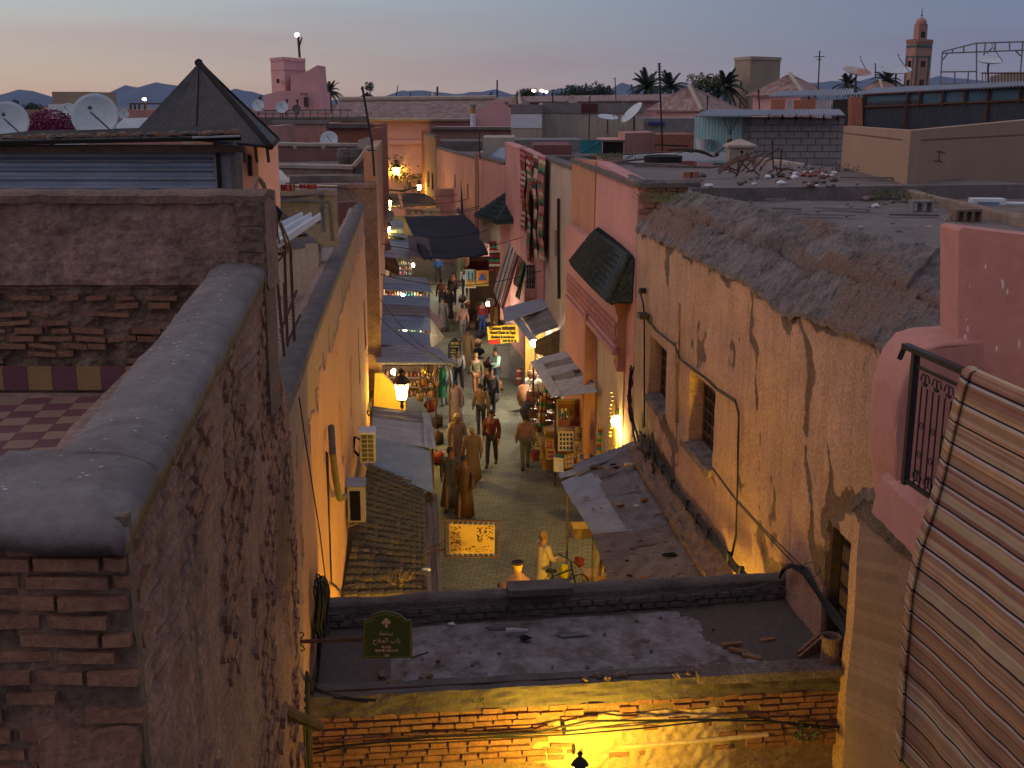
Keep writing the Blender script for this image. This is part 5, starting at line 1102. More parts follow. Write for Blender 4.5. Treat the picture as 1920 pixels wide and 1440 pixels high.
for (u, v) in ((986, 836), (1003, 862)):
 e = empty('flower_pot', tuple(PZ(u, v, 0)), 'red flower pot with a green plant on the paving, %s' % ('further one by the netted basket' if u < 1000 else 'nearer one by the cream cover'), 'flower pot')
 m = MB(); m.lathe(PZ(u, v, 0), [(.09, 0), (.14, .24), (.15, .28), (.12, .28)], 10); part('pot', m, M_goods[6], e)
 m = MB(); 
 for k in range(26):
  t = R.uniform(0, 6.28); c = PZ(u, v, 0)+Vector((math.cos(t)*.1*R.random(), math.sin(t)*.1*R.random(), .28+R.random()*.35)); d = Vector((math.cos(t), math.sin(t), .6))*.06; m.add([c-d.orthogonal()*.3, c+d, c+d.orthogonal()*.3], [(0, 1, 2)])
 part('plant', m, M_leaf2, e)
def picture(u0, v0, u1, v1, y, lean, lab, base, spots_, frame=M_goods[7], name='painting', rot=0, cat='painting', fw=.035, grp=None):
 """lean: metres the bottom comes toward the camera"""
 a, b, c, d = PY(u0, v0, y), PY(u1, v0+rot, y), PY(u1, v1+rot, y), PY(u0, v1, y)
 c = c-Vector((0, lean, 0)); d = d-Vector((0, lean, 0)); e = empty(name, tuple((c+d)/2), lab, cat, grp)
 X = (b-a).normalized(); Z = (d-a).normalized(); n_ = X.cross(Z).normalized(); n_ = n_ if n_.y < 0 else -n_
 m = MB(); m.hexa([a+n_*.0, b+n_*.0, c, d], [p-n_*.03 for p in (a, b, c, d)]); cv = part('canvas', m, base, e)
 w, h = (b-a).length, (d-a).length
 for (p, q, hx, hz) in ((a, b, 0, 1), (d, c, 0, -1), (a, d, 1, 0), (b, c, -1, 0)):
  m = MB(); mid = (p+q)/2+X*hx*fw/2+Z*hz*fw/2; ex = (q-p)/2; oth = (Z if hz else X)*fw/2; 
  if hx: ex = ex*(1-2*fw/h)
  m.obox(mid+n_*.012, ex, oth, n_*.02); part('frame', m, frame, e)
 for k, (sx, sy, sw, sh, mt) in enumerate(spots_):
  m = MB(); m.obox(a+X*w*sx+Z*h*sy+n_*(.004+.0006*k), X*w*sw/2, Z*h*sh/2, n_*.003); part('motif', m, mt, cv)
 return e
rg = random.Random(4)
big = [(.5, .86, .92, .20, M_goods[3]), (.5, .10, .9, .14, M_goods[7])] + [(.08+.84*rg.random(), .42+.18*rg.random(), .05, .22, M_goods[rg.choice([0, 7, 5, 11, 10, 3, 8, 2])]) for _ in range(34)]
picture(1043, 748, 1108, 800, 31.6, .15, 'large framed orange painting of a crowd hanging over the picture stall', mat('rust_canvas', (.32, .13, .05), (.2, .09, .04), scale=6), big, frame=M_goods[4], fw=.05)
pl16 = [((i+.5)/4*.86+.07, (j+.5)/4*.88+.06, .13, .14, M_blk) for i in range(4) for j in range(4)]
M_crm = mat('cream_board', (.62, .54, .38), (.56, .48, .34))
picture(1046, 809, 1076, 842, 30.8, .2, 'cream board with sixteen small black arch motifs on the picture stall', M_crm, pl16, frame=M_crm, name='display_board', cat='board')
picture(1078, 800, 1106, 826, 30.6, .1, 'small tan picture of camels right of the sixteen motif board', mat('tan_canvas', (.40, .24, .10)), [(.15+.12*i, .55, .08, .3, M_goods[2]) for i in range(6)], rot=2)
picture(1038, 858, 1056, 879, 29.9, .25, 'pale board of nine little squares standing on the ground at the stall foot', M_crm, [((i+.5)/3, (j+.5)/3, .22, .2, M_goods[11]) for i in range(3) for j in range(3)], frame=M_crm, name='display_board', cat='board', rot=2)
picture(1058, 854, 1076, 874, 30.0, .25, 'second small board of squares leaning right of the nine square board', M_goods[0], [((i+.5)/3, (j+.5)/3, .22, .2, M_goods[4]) for i in range(3) for j in range(3)], name='display_board', cat='board', rot=-3)
picture(1076, 828, 1104, 850, 30.2, .1, 'loose stack of small orange prints below the camel picture', M_goods[0], [(rg.random()*.9+.05, rg.random()*.9+.05, .1, .14, M_goods[rg.randrange(14)]) for _ in range(16)], name='prints')
picture(1084, 850, 1116, 868, 29.9, .25, 'colourful print lying under the zinc canopy corner at the picture stall', M_goods[10], [(rg.random()*.9+.05, rg.random()*.9+.05, .14, .16, M_goods[rg.randrange(14)]) for _ in range(20)], name='prints')
picture(1106, 772, 1124, 820, 31.4, .0, 'plain grey board hanging right of the large crowd painting', M_cement, [], frame=M_cement, name='hanging_board', cat='board')
picture(1022, 824, 1038, 842, 30.8, .1, 'dark red leather panel left of the sixteen motif board', M_goods[3], [(.5, .4, .4, .3, M_goods[0])], name='leather_picture', cat='picture')
picture(1024, 843, 1041, 858, 30.5, .2, 'red box front below the dark red leather panel', M_goods[3], [(.5, .5, .6, .1, M_goods[7])], name='leather_picture', cat='picture')
bx('stall_table', 1062, 872, 1.5, 1.0, .75, M_goods[7], 'ochre covered table of the picture stall', 'table', rz=.05)
for i in range(9):
 bx('print', 1034+i*8, 858+rg.uniform(-6, 4), .26, .2, .02, M_goods[rg.choice([5, 11, 4, 0, 3])], 'small print lying flat on the ochre covered stall table', 'print', z0=.78+.021*(i % 3), rz=rg.uniform(-.5, .5), grp='prints on the stall table')
def hang(u0, v0, u1, v1, y, k, lab, stripes_=None, cat='rug', name='hanging_rug', dy=0, wav=.03, nb=9, fr_=None, y2=None):
 a, b = PY(u0, v0, y), PY(u1, v0+dy, y2 or y); zb = PY((u0+u1)/2, v1, y).z
 def fn(s, t): p = a.lerp(b, s); return Vector((p.x, p.y+wav*math.sin(s*14+t*2), p.z+(zb-p.z)*t)) + Vector((wav*.5*math.sin(t*7), 0, 0))
 e = empty(name, tuple(fn(.5, 1)), lab, cat)
 ks = stripes_ or [k]
 n_ = nb if stripes_ else 1
 for j in range(n_):
  m = MB(); m.grid(lambda s, t: fn(s, (j+t)/n_), 8, max(2, 12//n_), .012, (0, -1, 0)); part('band' if n_ > 1 else 'cloth', m, M_goods[ks[j % len(ks)]], e)
 return e
hang(1010, 742, 1024, 800, 34.0, 0, 'bright patterned hanging between the bags and the picture stall', [7, 0, 9, 7, 3, 4])
hang(1020, 700, 1034, 765, 34.6, 0, 'ochre and green patterned hanging under the middle right canopy', [7, 9, 0, 7, 5, 4, 3])
hang(968, 690, 978, 722, 42.5, 6, 'dark red and white woven rug standing behind the man in the mint shirt', [6, 4, 6, 3])
hang(1120, 800, 1129, 850, 28.5, 7, 'bright multicoloured hanging by the yellow arched doorway', [7, 6, 5, 7, 9])
for i in range(12):
 m = MB(); p = PY(1146+2*math.sin(i), 735+i*7.5, 26.6); m.rock(p, .045, i, n=6); top('hanging_trinket', m, M_goods[8], 'small brass trinket in the string hanging beside the yellow bulb', 'trinket', 'string of trinkets by the doorway')
# middle right canopy (zinc planks)
mc = empty('sheet_canopy', tuple(PZ(1060, 700, 2.9)), 'weathered zinc plank canopy over the bag stall, torn along the wall side', 'canopy')
mA, mB_ = PZ(1035, 745, 2.6), PZ(994, 679, 2.65); mC, mD = RW(1085, 652, .9), RW(1121, 735, .55)
mC = PZ(1083, 655, 3.3); mD = PZ(1120, 735, 3.3)
for j in range(6):
 t0, t1 = j/6, (j+1.06)/6
 corr('plank', bil(mA, mB_, mC, mD, .18, t0)+Vector((0, 0, .02*(j % 2))), bil(mA, mB_, mC, mD, .18, t1)+Vector((0, 0, .02*(j % 2)+.02)), bil(mA, mB_, mC, mD, 1+.03*(j % 2), t1)+Vector((0, 0, .03)), bil(mA, mB_, mC, mD, 1, t0), 3, .008, [M_zinc, M_zinc2][j in (2, 4)], mc, seed=j+30)
corr('sheet', bil(mA, mB_, mC, mD, 0, 0), bil(mA, mB_, mC, mD, 0, 1), bil(mA, mB_, mC, mD, .22, 1)+Vector((0, 0, .04)), bil(mA, mB_, mC, mD, .22, 0)+Vector((0, 0, .04)), 3, .006, M_zinc, mc, seed=44)
m = MB(); c = bil(mA, mB_, mC, mD, .8, .45)+Vector((0, 0, .06)); m.obox(c, (.14, .03, 0), (-.03, .12, 0), (0, 0, .015)); top('tile_fragment', m, M_wood, 'dark scrap lying on the zinc plank canopy', 'scrap')
for q in (mA, mB_):
 m = MB(); m.tube([Vector((q.x+.1, q.y+.05, 0)), q+Vector((.1, .05, -.04))], .03, 5); part('post', m, M_wood, mc)
bc = empty('sheet_canopy', tuple(PZ(1010, 610, 3)), 'brown timber plank canopy with pale zinc edging, behind the yellow signboard', 'canopy')
nA, nB = PZ(993, 633, 2.9), PZ(969, 594, 2.95); nC, nD = PZ(1044, 570, 3.6), PZ(1075, 602, 3.5)
for j in range(5):
 t0, t1 = j/5, (j+.97)/5
 corr('plank', bil(nA, nB, nC, nD, .1, t0), bil(nA, nB, nC, nD, .1, t1), bil(nA, nB, nC, nD, 1, t1)+Vector((0, 0, .05)), bil(nA, nB, nC, nD, 1, t0), 2, .01, M_zinc2, bc, seed=j+60)
q = [PZ(994, 641, 2.9), PZ(960, 598, 2.95), PZ(975, 594, 3.05), PZ(1003, 632, 3.0)]; corr('edge_sheet', q[0], q[1], q[2], q[3], 2, .008, M_zinc, bc)
m = MB(); q = [PZ(1003, 640, 2.9), PZ(1076, 606, 3.45)]; m.hexa([q[0], q[1], Vector((q[1].x, q[1].y, 2.0)), Vector((q[0].x, q[0].y, 2.5))], [p+Vector((0, .08, 0)) for p in (q[0], q[1], Vector((q[1].x, q[1].y, 2.0)), Vector((q[0].x, q[0].y, 2.5)))]); part('end_board', m, M_wood2, bc)
left_roof([(948, 606), (944, 578), (1026, 556), (1030, 575)], 3.0, 3.5, 9, .03, [M_zinc], 'ribbed grey canopy on the right just beyond the brown plank canopy', posts=False)
sb = empty('shop_signboard', tuple(PY(943, 645, 42)), 'yellow signboard with dark lettering advertising Berber carpets over the right shops', 'sign')
q = [PY(913, 613, 42), PY(971, 608, 42), PY(973, 641, 42), PY(916, 646, 42)]
m = MB(); m.prism(q, (0, .06, 0)); pb = part('board', m, mat('sign_yellow', (.62, .42, .03), (.56, .37, .03), fine=.06, bump=0), sb)
m = MB(); m.prism([PY(916, 638, 41.97), PY(938, 636, 41.97), PY(938.5, 644, 41.97), PY(917, 645.5, 41.97)], (0, .02, 0)); part('red_patch', m, mat('sign_red', (.45, .03, .02), bump=0), pb)
M_ink = mat('sign_ink', (.05, .03, .01), bump=0)
text('Chateau BERBERE', 942, 616, 5.6, 41.97, M_ink, pb, sxx=.80, ex=.008, bold=.012); text('Grand Choix de Tapis', 943, 624, 5.0, 41.97, M_ink, pb, sxx=.75, ex=.008, bold=.01)
text('Anciens & modernes', 943, 632, 4.8, 41.97, M_ink, pb, sxx=.75, ex=.008, bold=.01); text('044 42 65 20', 956, 639.5, 4.6, 41.97, M_ink, pb, sxx=.72, ex=.008, bold=.008)
M_wh = emit('white_bulb', (1, .93, .75), 60); M_ye = emit('yellow_bulb', (1, .72, .22), 60)
def bulb(u, v, y, r, mt, lab, power, col, grp=None, off=.35):
 p = PY(u, v, y); m = MB(); m.rock(p, r, 0.0, (1, 1, 1.2), n=8); o = top('light_bulb', m, mt, lab, 'light bulb', grp)
 s_ = MB(); s_.tube([p+Vector((0, 0, r)), p+Vector((0, 0, r*2.2))], r*.45, 6); part('socket', s_, M_iron, o)
 ld = bpy.data.lights.new('bulb_light', 'POINT'); ld.energy = power*1.7; ld.color = col; ld.shadow_soft_size = .12
 lo = link(bpy.data.objects.new('bulb_light', ld)); lo.parent = o; lo.location = (0, -off, -.10); return o
bulb(1157, 789, 26.5, .13, M_ye, 'bare yellow bulb glowing beside the arched doorway of the rose house', 70, (1, .62, .12))
bulb(1037, 654, 38.5, .14, M_wh, 'bright white bulb under the brown plank canopy above the zinc planks', 150, (1, .86, .62))
bulb(1001, 643, 40, .12, M_wh, 'bright white bulb among the bags right of the yellow signboard', 120, (1, .84, .58))
bulb(756, 555, 52, .09, M_wh, 'white bulb over the trinket strip between two left canopies', 60, (1, .9, .7))
bulb(760, 621, 43, .08, M_wh, 'white bulb in the slot between the two blue ribbed canopies', 45, (1, .92, .75))
bulb(738, 697, 36, .08, M_wh, 'small bulb in the shop under the broad wavy canopy', 25, (1, .85, .6))
bulb(905, 497, 60, .09, M_wh, 'small bulb glowing under the red awning at the far right shops', 70, (1, .6, .4))
bulb(915, 570, 50, .08, M_wh, 'small bulb among the metal trays right of the lane', 45, (1, .86, .6))
bulb(850, 478, 66, .1, M_wh, 'small bulb beneath the big dark cloth over the lane', 90, (.95, .95, .75))
bulb(775, 497, 63, .09, M_wh, 'small bulb at the shop under the left end of the dark cloth', 60, (.85, 1, .85))
def shelf(u0, v0, u1, v1, y, lab, n_=40, ks=(0, 4, 5, 7, 11, 13, 6, 9)):
 a, b = PY(u0, v0, y), PY(u1, v1, y); e = empty('shop_display', (a.x, y, b.z), lab, 'shop display')
 m = MB(); m.box((a.x, y+.3, b.z), (b.x, y+.4, a.z)); part('back_panel', m, M_wood, e)
 nr_ = max(1, int((a.z-b.z)/.28))
 for j in range(nr_):
  z_ = b.z+(a.z-b.z)*j/nr_; m = MB(); m.box((a.x, y-.05, z_), (b.x, y+.3, z_+.02)); part('shelf', m, M_wood2, e)
  x = a.x+.04
  while x < b.x-.06:
   w = R.uniform(.06, .14); h = R.uniform(.08, .2); m = MB(); m.lathe((x+w/2, y+.08, z_+.02), [(w*.3, 0), (w*.5, h*.4), (w*.35, h*.8), (w*.2, h)], 7); part('pot', m, M_goods[R.choice(ks)], e); x += w+.02
 return e
shelf(715, 543, 798, 556, 52.6, 'strip of small bright trinkets on shelves seen between two left canopies')
shelf(738, 619, 803, 628, 43.4, 'strip of green and white goods in the slot between the blue canopies')
shelf(706, 690, 818, 745, 36.8, 'shop front full of leather lamps and bags under the broad wavy canopy', ks=(0, 1, 8, 3, 0, 7))
shelf(746, 487, 772, 515, 64, 'far shop front with teal and white goods left of the lane')
for i in range(14):
 u = R.uniform(775, 820); v = R.uniform(690, 760); m = MB(); m.rock(PY(u, v, 34.8), R.uniform(.07, .12), i, (.7, .7, 1.2), n=8); top('hanging_lamp', m, M_goods[R.choice([1, 1, 8, 2])], 'dangling leather lamp or bag along the side of the left lit shop', 'lamp', 'goods hung beside the left lit shop', smooth=True)
hang(817, 690, 836, 745, 35.2, 5, 'bright turquoise cloth hanging at the corner of the left lit shop')
hang(812, 688, 820, 760, 34.9, 1, 'dark brown cloth hanging beside the turquoise one')
m = MB(); q = [PZ(806, 597, 2.6), PZ(833, 632, 1.6), PZ(809, 656, 1.5), PZ(806, 630, 2.4)]; m.hexa(q, [p+Vector((0, .03, .02)) for p in q]); top('cloth_awning', m, M_goods[4], 'cream cloth sheet slanting from the left canopies toward the lane', 'awning')
m = MB(); q = [PZ(806, 580, 2.8), PZ(836, 612, 2.0), PZ(808, 622, 2.1)]; m.prism(q, (0, .02, .03)); top('cloth_awning', m, mat('mauve_cloth', (.22, .15, .17)), 'mauve triangular cloth above the cream one by the left canopies', 'awning')
mb_ = empty('menu_board', tuple(PZ(866, 704, 0)), 'black pointed arch menu board with yellow writing standing in the lane', 'sign')
yb = PZ(866, 706, 0).y; m = MB(); m.prism([PY(u, v, yb) for u, v in [(840, 650), (841, 644), (846, 638), (852, 634), (858, 638), (863, 644), (865, 651), (865, 682), (840, 682)]], (0, .08, 0)); 
m = MB(); m.prism([PY(u, v, yb) for u, v in [(840, 648), (843, 641), (848, 637), (852, 633), (857, 637), (862, 641), (865, 648), (865, 682), (840, 682)]], (0, .08, 0)); pp = part('board', m, M_blk, mb_)
for s_ in (842, 863):
 m = MB(); p_ = PY(s_, 682, yb); m.tube([p_, Vector((p_.x, p_.y, 0))], .03, 5); part('leg', m, M_wood, mb_)
M_yl = mat('chalk_yellow', (.45, .33, .08), bump=0)
text('ENTREE', 852.5, 644, 3.6, yb-.02, M_yl, pp, sxx=.8, ex=.01, bold=.01)
for i, v in enumerate((651, 658, 662, 667, 673, 678)): 
 m = MB(); x = 852.5; k = [8, 6, 8, 7, 8, 6][i]; a, b = PY(x-k, v, yb-.02), PY(x+k, v, yb-.02)
 n_ = 6
 for j in range(n_):
  p_, q_ = a.lerp(b, (j+.1)/n_), a.lerp(b, (j+.75)/n_); m.hexa([p_, q_, q_+Vector((0, 0, .045)), p_+Vector((0, 0, .045))], [z_+Vector((0, .02, 0)) for z_ in (p_, q_, q_+Vector((0, 0, .045)), p_+Vector((0, 0, .045)))])
 part('writing', m, M_yl, pp)
po = empty('framed_poster', tuple(PY(885, 1010, 19)), 'yellow lit map poster laced in a rusty metal frame above the lane', 'poster')
m = MB(); fr4 = [PY(834, 975, 19), PY(937, 978, 19), PY(935, 1044, 19), PY(834, 1043, 19)]
for i in range(4): m.tube([fr4[i], fr4[(i+1) % 4]], .018, 5)
part('frame', m, M_rust, po)
m = MB(); ps = [PY(842, 982, 19), PY(928, 985, 19), PY(927, 1038, 19), PY(842, 1038, 19)]; m.prism(ps, (0, .02, 0)); pc_ = part('poster', m, mat('poster_yellow', (.40, .27, .10), (.30, .20, .075), bump=.02, fine=.05), po)
m = MB()
for (u0, u1, v0, v1, n_) in ((846, 864, 987, 1034, 60), (895, 905, 988, 1018, 30), (908, 925, 987, 1012, 34), (868, 924, 1024, 1036, 26)):
 for _ in range(n_):
  u, v = R.uniform(u0, u1), R.uniform(v0, v1); p_ = PY(u, v, 18.99); w = R.uniform(.006, .02); m.box((p_.x-w, p_.y, p_.z-.005), (p_.x+w, p_.y+.01, p_.z+.005))
part('print', m, M_ink, pc_)
for i in range(9):
 m = MB(); u = 846+i*9.7; m.tube([PY(u, 985, 18.99), PY(u+4, 977, 19)], .004, 4); part('lacing', m, M_white, po); m = MB(); m.tube([PY(u, 1036, 18.99), PY(u+4, 1043, 19)], .004, 4); part('lacing', m, M_white, po)
m = MB(); m.tube([PY(834, 1030, 19), PY(800, 1038, 19), ], .02, 5); m.tube([PY(834, 1015, 19), PY(802, 1030, 19)], .015, 5); part('bracket', m, M_rust, po)
tj = empty('giant_tajine', tuple(PY(971, 1105, 18)), 'large clay tajine display with flared dark rimmed top behind the archway parapet', 'ornament')
c = PY(971, 1100, 17.6)
m = MB(); m.lathe(c, [(.26, -.1), (.25, .02), (.20, .12), (.10, .21), (.06, .25), (.055, .28)], 24); part('lid', m, mat('clay_ornament', (.30, .17, .12)), tj, smooth=True)
m = MB(); m.lathe(c, [(.055, .28), (.07, .29), (.06, .31), (.10, .42), (.09, .42)], 18); part('neck', m, M_goods[7], tj)
m = MB(); m.lathe(c, [(.09, .405), (.105, .41), (.10, .44), (.07, .43)], 12); part('rim', m, M_blk, tj)
m = MB(); m.lathe(c, [(.22, -.16), (.31, -.02), (.30, .0), (.24, .0)], 24); part('base', m, M_goods[7], tj)
for s_ in (-1, 1):
 m = MB(); m.tube([c+Vector((s_*.27, 0, -.04)), c+Vector((s_*.33, 0, .02)), c+Vector((s_*.31, 0, .06))], .018, 5); part('handle', m, M_blk, tj)
m = MB(); m.lathe((c.x, c.y, 0), [(.22, 0), (.2, .1), (.12, .3), (.12, c.z-.3), (.2, c.z-.16), (.2, c.z-.14)], 12); part('stand', m, M_wood, tj)
ch = empty('chair', tuple(PZ(1110, 1105, 0)), 'padded tan chair with striped back standing at the edge of the brown ribbed canopy', 'chair')
q = PZ(1112, 1112, 0); m = MB(); m.obox(q+Vector((0, 0, .45)), (.24, 0, 0), (0, .22, 0), (0, 0, .04)); part('seat', m, M_goods[0], ch)
m = MB(); m.obox(q+Vector((.22, 0, .75)), (.025, 0, .06), (0, .2, 0), (.05, 0, .26)); part('backrest', m, M_goods[4], ch)
for i in range(3):
 b = MB(); b.obox(q+Vector((.20+.0, -.13+.13*i, .77)), (.03, 0, .0), (0, .02, 0), (.045, 0, .24)); part('stripe', b, M_goods[1], ch)
for i in (-1, 1):
 for j in (-1, 1):
  m = MB(); m.tube([q+Vector((.21*i, .19*j, .42)), q+Vector((.23*i, .21*j, 0))], .018, 5); part('leg', m, M_wood, ch)
lump('rug_roll', 1145, 1085, .6, .45, 3, 'dark red rug heap under the outer edge of the brown ribbed canopy', 'rug', (.5, .9, 1))
e = bx('crate', 1098, 1002, .7, .5, .25, M_goods[7], 'ochre crate standing under the zinc canopy edge', 'crate'); lump('sack', 1094, 985, .75, .42, 4, 'cream netted sack on the ochre crate under the zinc canopy', 'sack', (.8, .6, 1))
# hidden lanterns lighting the wall feet just behind the archway
p = Vector((xl(15.2)+.6, 15.2, 2.5)); lantern('street_lantern', p, 'wall lantern on the left just behind the archway, lighting the ochre wall yellow', 'wall lanterns behind the archway', 150, arm=(xl(14.6), 14.6, 3.2))
p = Vector((xr(14.6)-.55, 14.9, 2.2)); lantern('street_lantern', p, 'wall lantern on the right just behind the archway, lighting the cracked wall yellow', 'wall lanterns behind the archway', 1500, arm=(xr(14.9), 14.9, 2.9))
# people and bicycle
def skinmesh(pts, edges, rad, lvl=2):
 me = bpy.data.meshes.new('sk'); me.from_pydata([tuple(p) for p in pts], edges, []); o = bpy.data.objects.new('sk', me); link(o)
 md = o.modifiers.new('s', 'SKIN'); md.use_smooth_shade = True; sb_ = o.modifiers.new('u', 'SUBSURF'); sb_.levels = lvl; sb_.render_levels = lvl
 for i, r in enumerate(rad):
  r = r if isinstance(r, tuple) else (r, r); me.skin_vertices[0].data[i].radius = r
 me.skin_vertices[0].data[0].use_root = True
 bpy.context.view_layer.update(); dg = bpy.context.evaluated_depsgraph_get(); ev = bpy.data.meshes.new_from_object(o.evaluated_get(dg)); bpy.data.objects.remove(o)
 return ev
def person(u, v, h, head, lab, shirt, trous, hair, pose='walk', robe=None, skin='skin_brown', scarf=None, z0=0, y=None, extra=None, lvl=1):
 p = PZ(u, v, z0) if y is None else PY(u, v, y)
 k = h/1.75; ca, sa = math.cos(head), math.sin(head)
 def T(x, yy, z): return Vector((p.x + (x*ca - yy*sa)*k, p.y + (x*sa + yy*ca)*k, p.z + z*k))   # local: x right, y forward
 e = empty('person', tuple(p), lab, 'person')
 st = {'walk': (.22, -.24), 'stand': (.03, -.02), 'step': (.12, -.12)}[pose if pose in ('walk', 'step') else 'stand']
 J = {'pel': (0, 0, .95), 'sp': (0, .01, 1.15), 'ch': (0, .0, 1.36), 'nk': (0, .01, 1.49), 'hd': (0, .035, 1.60), 'ht': (0, .02, 1.72)}
 for s, n_ in ((1, 'r'), (-1, 'l')):
  fwd = st[0] if s > 0 else st[1]
  J['hip'+n_] = (.09*s, 0, .92); J['kn'+n_] = (.10*s, fwd*.6+.03, .50); J['an'+n_] = (.10*s, fwd, .08); J['to'+n_] = (.11*s, fwd+.15, .03); J['sh'+n_] = (.18*s, 0, 1.42)
  if pose == 'folded': J['el'+n_] = (.24*s, .08, 1.17); J['wr'+n_] = (-.02*s, .22, 1.20+.04*s); J['ha'+n_] = (-.12*s, .20, 1.22+.04*s)
  elif pose == 'hold': J['el'+n_] = (.23*s, .08, 1.14); J['wr'+n_] = (.17*s, .34, 1.05); J['ha'+n_] = (.16*s, .42, 1.04)
  else: J['el'+n_] = (.24*s, -.03-fwd*.2, 1.12); J['wr'+n_] = (.25*s, .06-fwd*.5, .88); J['ha'+n_] = (.25*s, .10-fwd*.6, .80)
 names = list(J); ix = {n_: i for i, n_ in enumerate(names)}
 E_ = [('pel', 'sp'), ('sp', 'ch'), ('ch', 'nk'), ('nk', 'hd'), ('hd', 'ht')]
 for n_ in 'rl': E_ += [('pel', 'hip'+n_), ('hip'+n_, 'kn'+n_), ('kn'+n_, 'an'+n_), ('an'+n_, 'to'+n_), ('ch', 'sh'+n_), ('sh'+n_, 'el'+n_), ('el'+n_, 'wr'+n_), ('wr'+n_, 'ha'+n_)]
 Rd = {'pel': .12, 'sp': .11, 'ch': (.13, .11), 'nk': .055, 'hd': .088, 'ht': .06}
 for n_ in 'rl': Rd.update({'hip'+n_: .085, 'kn'+n_: .055, 'an'+n_: .04, 'to'+n_: .035, 'sh'+n_: .06, 'el'+n_: .042, 'wr'+n_: .028, 'ha'+n_: .034})
 ms = skinmesh([T(*J[n_]) for n_ in names], [(ix[a], ix[b]) for a, b in E_], [tuple(x*k for x in (Rd[n_] if isinstance(Rd[n_], tuple) else (Rd[n_],)*2)) for n_ in names], lvl)
 def addm(ev, nm, mt):
  mb = MB(); mb.add([w_.co for w_ in ev.vertices], [tuple(q.vertices) for q in ev.polygons]); bpy.data.meshes.remove(ev); return part(nm, mb, mt, e, smooth=True)
 msk = mat(skin, (.22, .11, .07) if skin == 'skin_brown' else (.42, .24, .17), rough=.6, bump=0)
 addm(ms, 'body', msk)
 sub = lambda ns, es, ex: skinmesh([T(*J[n_]) for n_ in ns], [(ns.index(a), ns.index(b)) for a, b in es], [tuple((x+ex)*k for x in (Rd[n_] if isinstance(Rd[n_], tuple) else (Rd[n_],)*2)) for n_ in ns], lvl)
 ns = ['sp', 'ch', 'pel', 'shr', 'shl', 'elr', 'ell', 'wrr', 'wrl']
 if robe is None or True:
  addm(sub(ns, [('pel', 'sp'), ('sp', 'ch'), ('ch', 'shr'), ('ch', 'shl'), ('shr', 'elr'), ('shl', 'ell'), ('elr', 'wrr'), ('ell', 'wrl')], .028), 'shirt', shirt)
 if robe is None:
  ns = ['pel', 'hipr', 'hipl', 'knr', 'knl', 'anr', 'anl']
  addm(sub(ns, [('pel', 'hipr'), ('pel', 'hipl'), ('hipr', 'knr'), ('hipl', 'knl'), ('knr', 'anr'), ('knl', 'anl')], .022), 'trousers', trous)
 else:
  m = MB(); n_ = 14; prof_ = [(.13, 1.42), (.175, 1.25), (.165, 1.0), (.21, .6), (.27, .12), (.25, .12), (.15, .9)]
  vs = []; 
  for r_, z_ in prof_:
   for q in range(n_):
    t = 2*PI*q/n_; vs.append(T(r_*1.05*math.cos(t)*(1+.06*math.sin(3*t+z_*3)), r_*.85*math.sin(t)*(1+.05*math.sin(4*t)), z_))
  m.add(vs, [(i*n_+q, i*n_+(q+1) % n_, (i+1)*n_+(q+1) % n_, (i+1)*n_+q) for i in range(len(prof_)-1) for q in range(n_)]); part('robe', m, robe, e, smooth=True)
 m = MB(); c = T(0, .005, 1.665); 
 m.rock(c, .098*k, 0.0, (1, 1.05, 1.0), n=9); hv = m
 part('head_scarf' if scarf else 'hair', m, scarf or hair, e, smooth=True)
 for s in (-1, 1):
  m = MB(); m.rock(T(.035*s, .118, 1.635), .011*k, 1, n=5); part('eye', m, M_void, e); m = MB(); m.rock(T(.092*s, .03, 1.61), .022*k, 2, (.5, .7, 1), n=5); part('ear', m, msk, e)
 m = MB(); m.tube([T(0, .115, 1.64), T(0, .145, 1.60), T(0, .12, 1.59)], .014*k, 5); part('nose', m, msk, e)
 for s in (-1, 1):
  n_ = 'r' if s > 0 else 'l'; hb = Vector(J['ha'+n_]); wb = Vector(J['wr'+n_]); d = (hb-wb).normalized()
  for f_ in range(4):
   m = MB(); side = Vector((.012*(f_-1.5), 0, 0)) if abs(d.x) < .8 else Vector((0, 0, .012*(f_-1.5))); b0 = hb+side; b1 = b0+d*.035; b2 = b1+(d+Vector((0, .5, -.3))).normalized()*.028; m.tube([T(*b0), T(*b1), T(*b2)], .0085*k, 5, r2=.006*k); part('finger', m, msk, e)
  m = MB(); b0 = wb.lerp(hb, .5); m.tube([T(*b0), T(*(b0+Vector((-.03*s, .03, -.01)))), T(*(b0+Vector((-.035*s, .055, -.01))+d*.02))], .010*k, 5); part('thumb', m, msk, e)
  m = MB(); a_ = T(*J['an'+n_]); t_ = T(*J['to'+n_]); m.tube([a_-Vector((0, 0, .02))-(t_-a_).normalized()*.06*k, a_.lerp(t_, .5), t_], .045*k, 6); part('shoe', m, M_goods[12], e)
 if extra: extra(e, T, k)
 return e
H_dark = mat('black_hair', (.015, .012, .011), rough=.6, bump=.1); H_fair = mat('fair_hair', (.35, .20, .09), (.28, .15, .06), rough=.7)
M_mint = mat('mint_shirt', (.30, .48, .44), (.27, .44, .40), bump=.1); M_navy = mat('navy_trousers', (.03, .035, .06)); M_yellowcoat = mat('cream_blouse', (.58, .46, .28), (.52, .40, .24), bump=.3)
G = M_goods
person(930, 738, 1.76, math.radians(125), 'man in a mint green shirt standing with folded arms by the right shops', M_mint, M_navy, H_dark, 'folded', lvl=2)
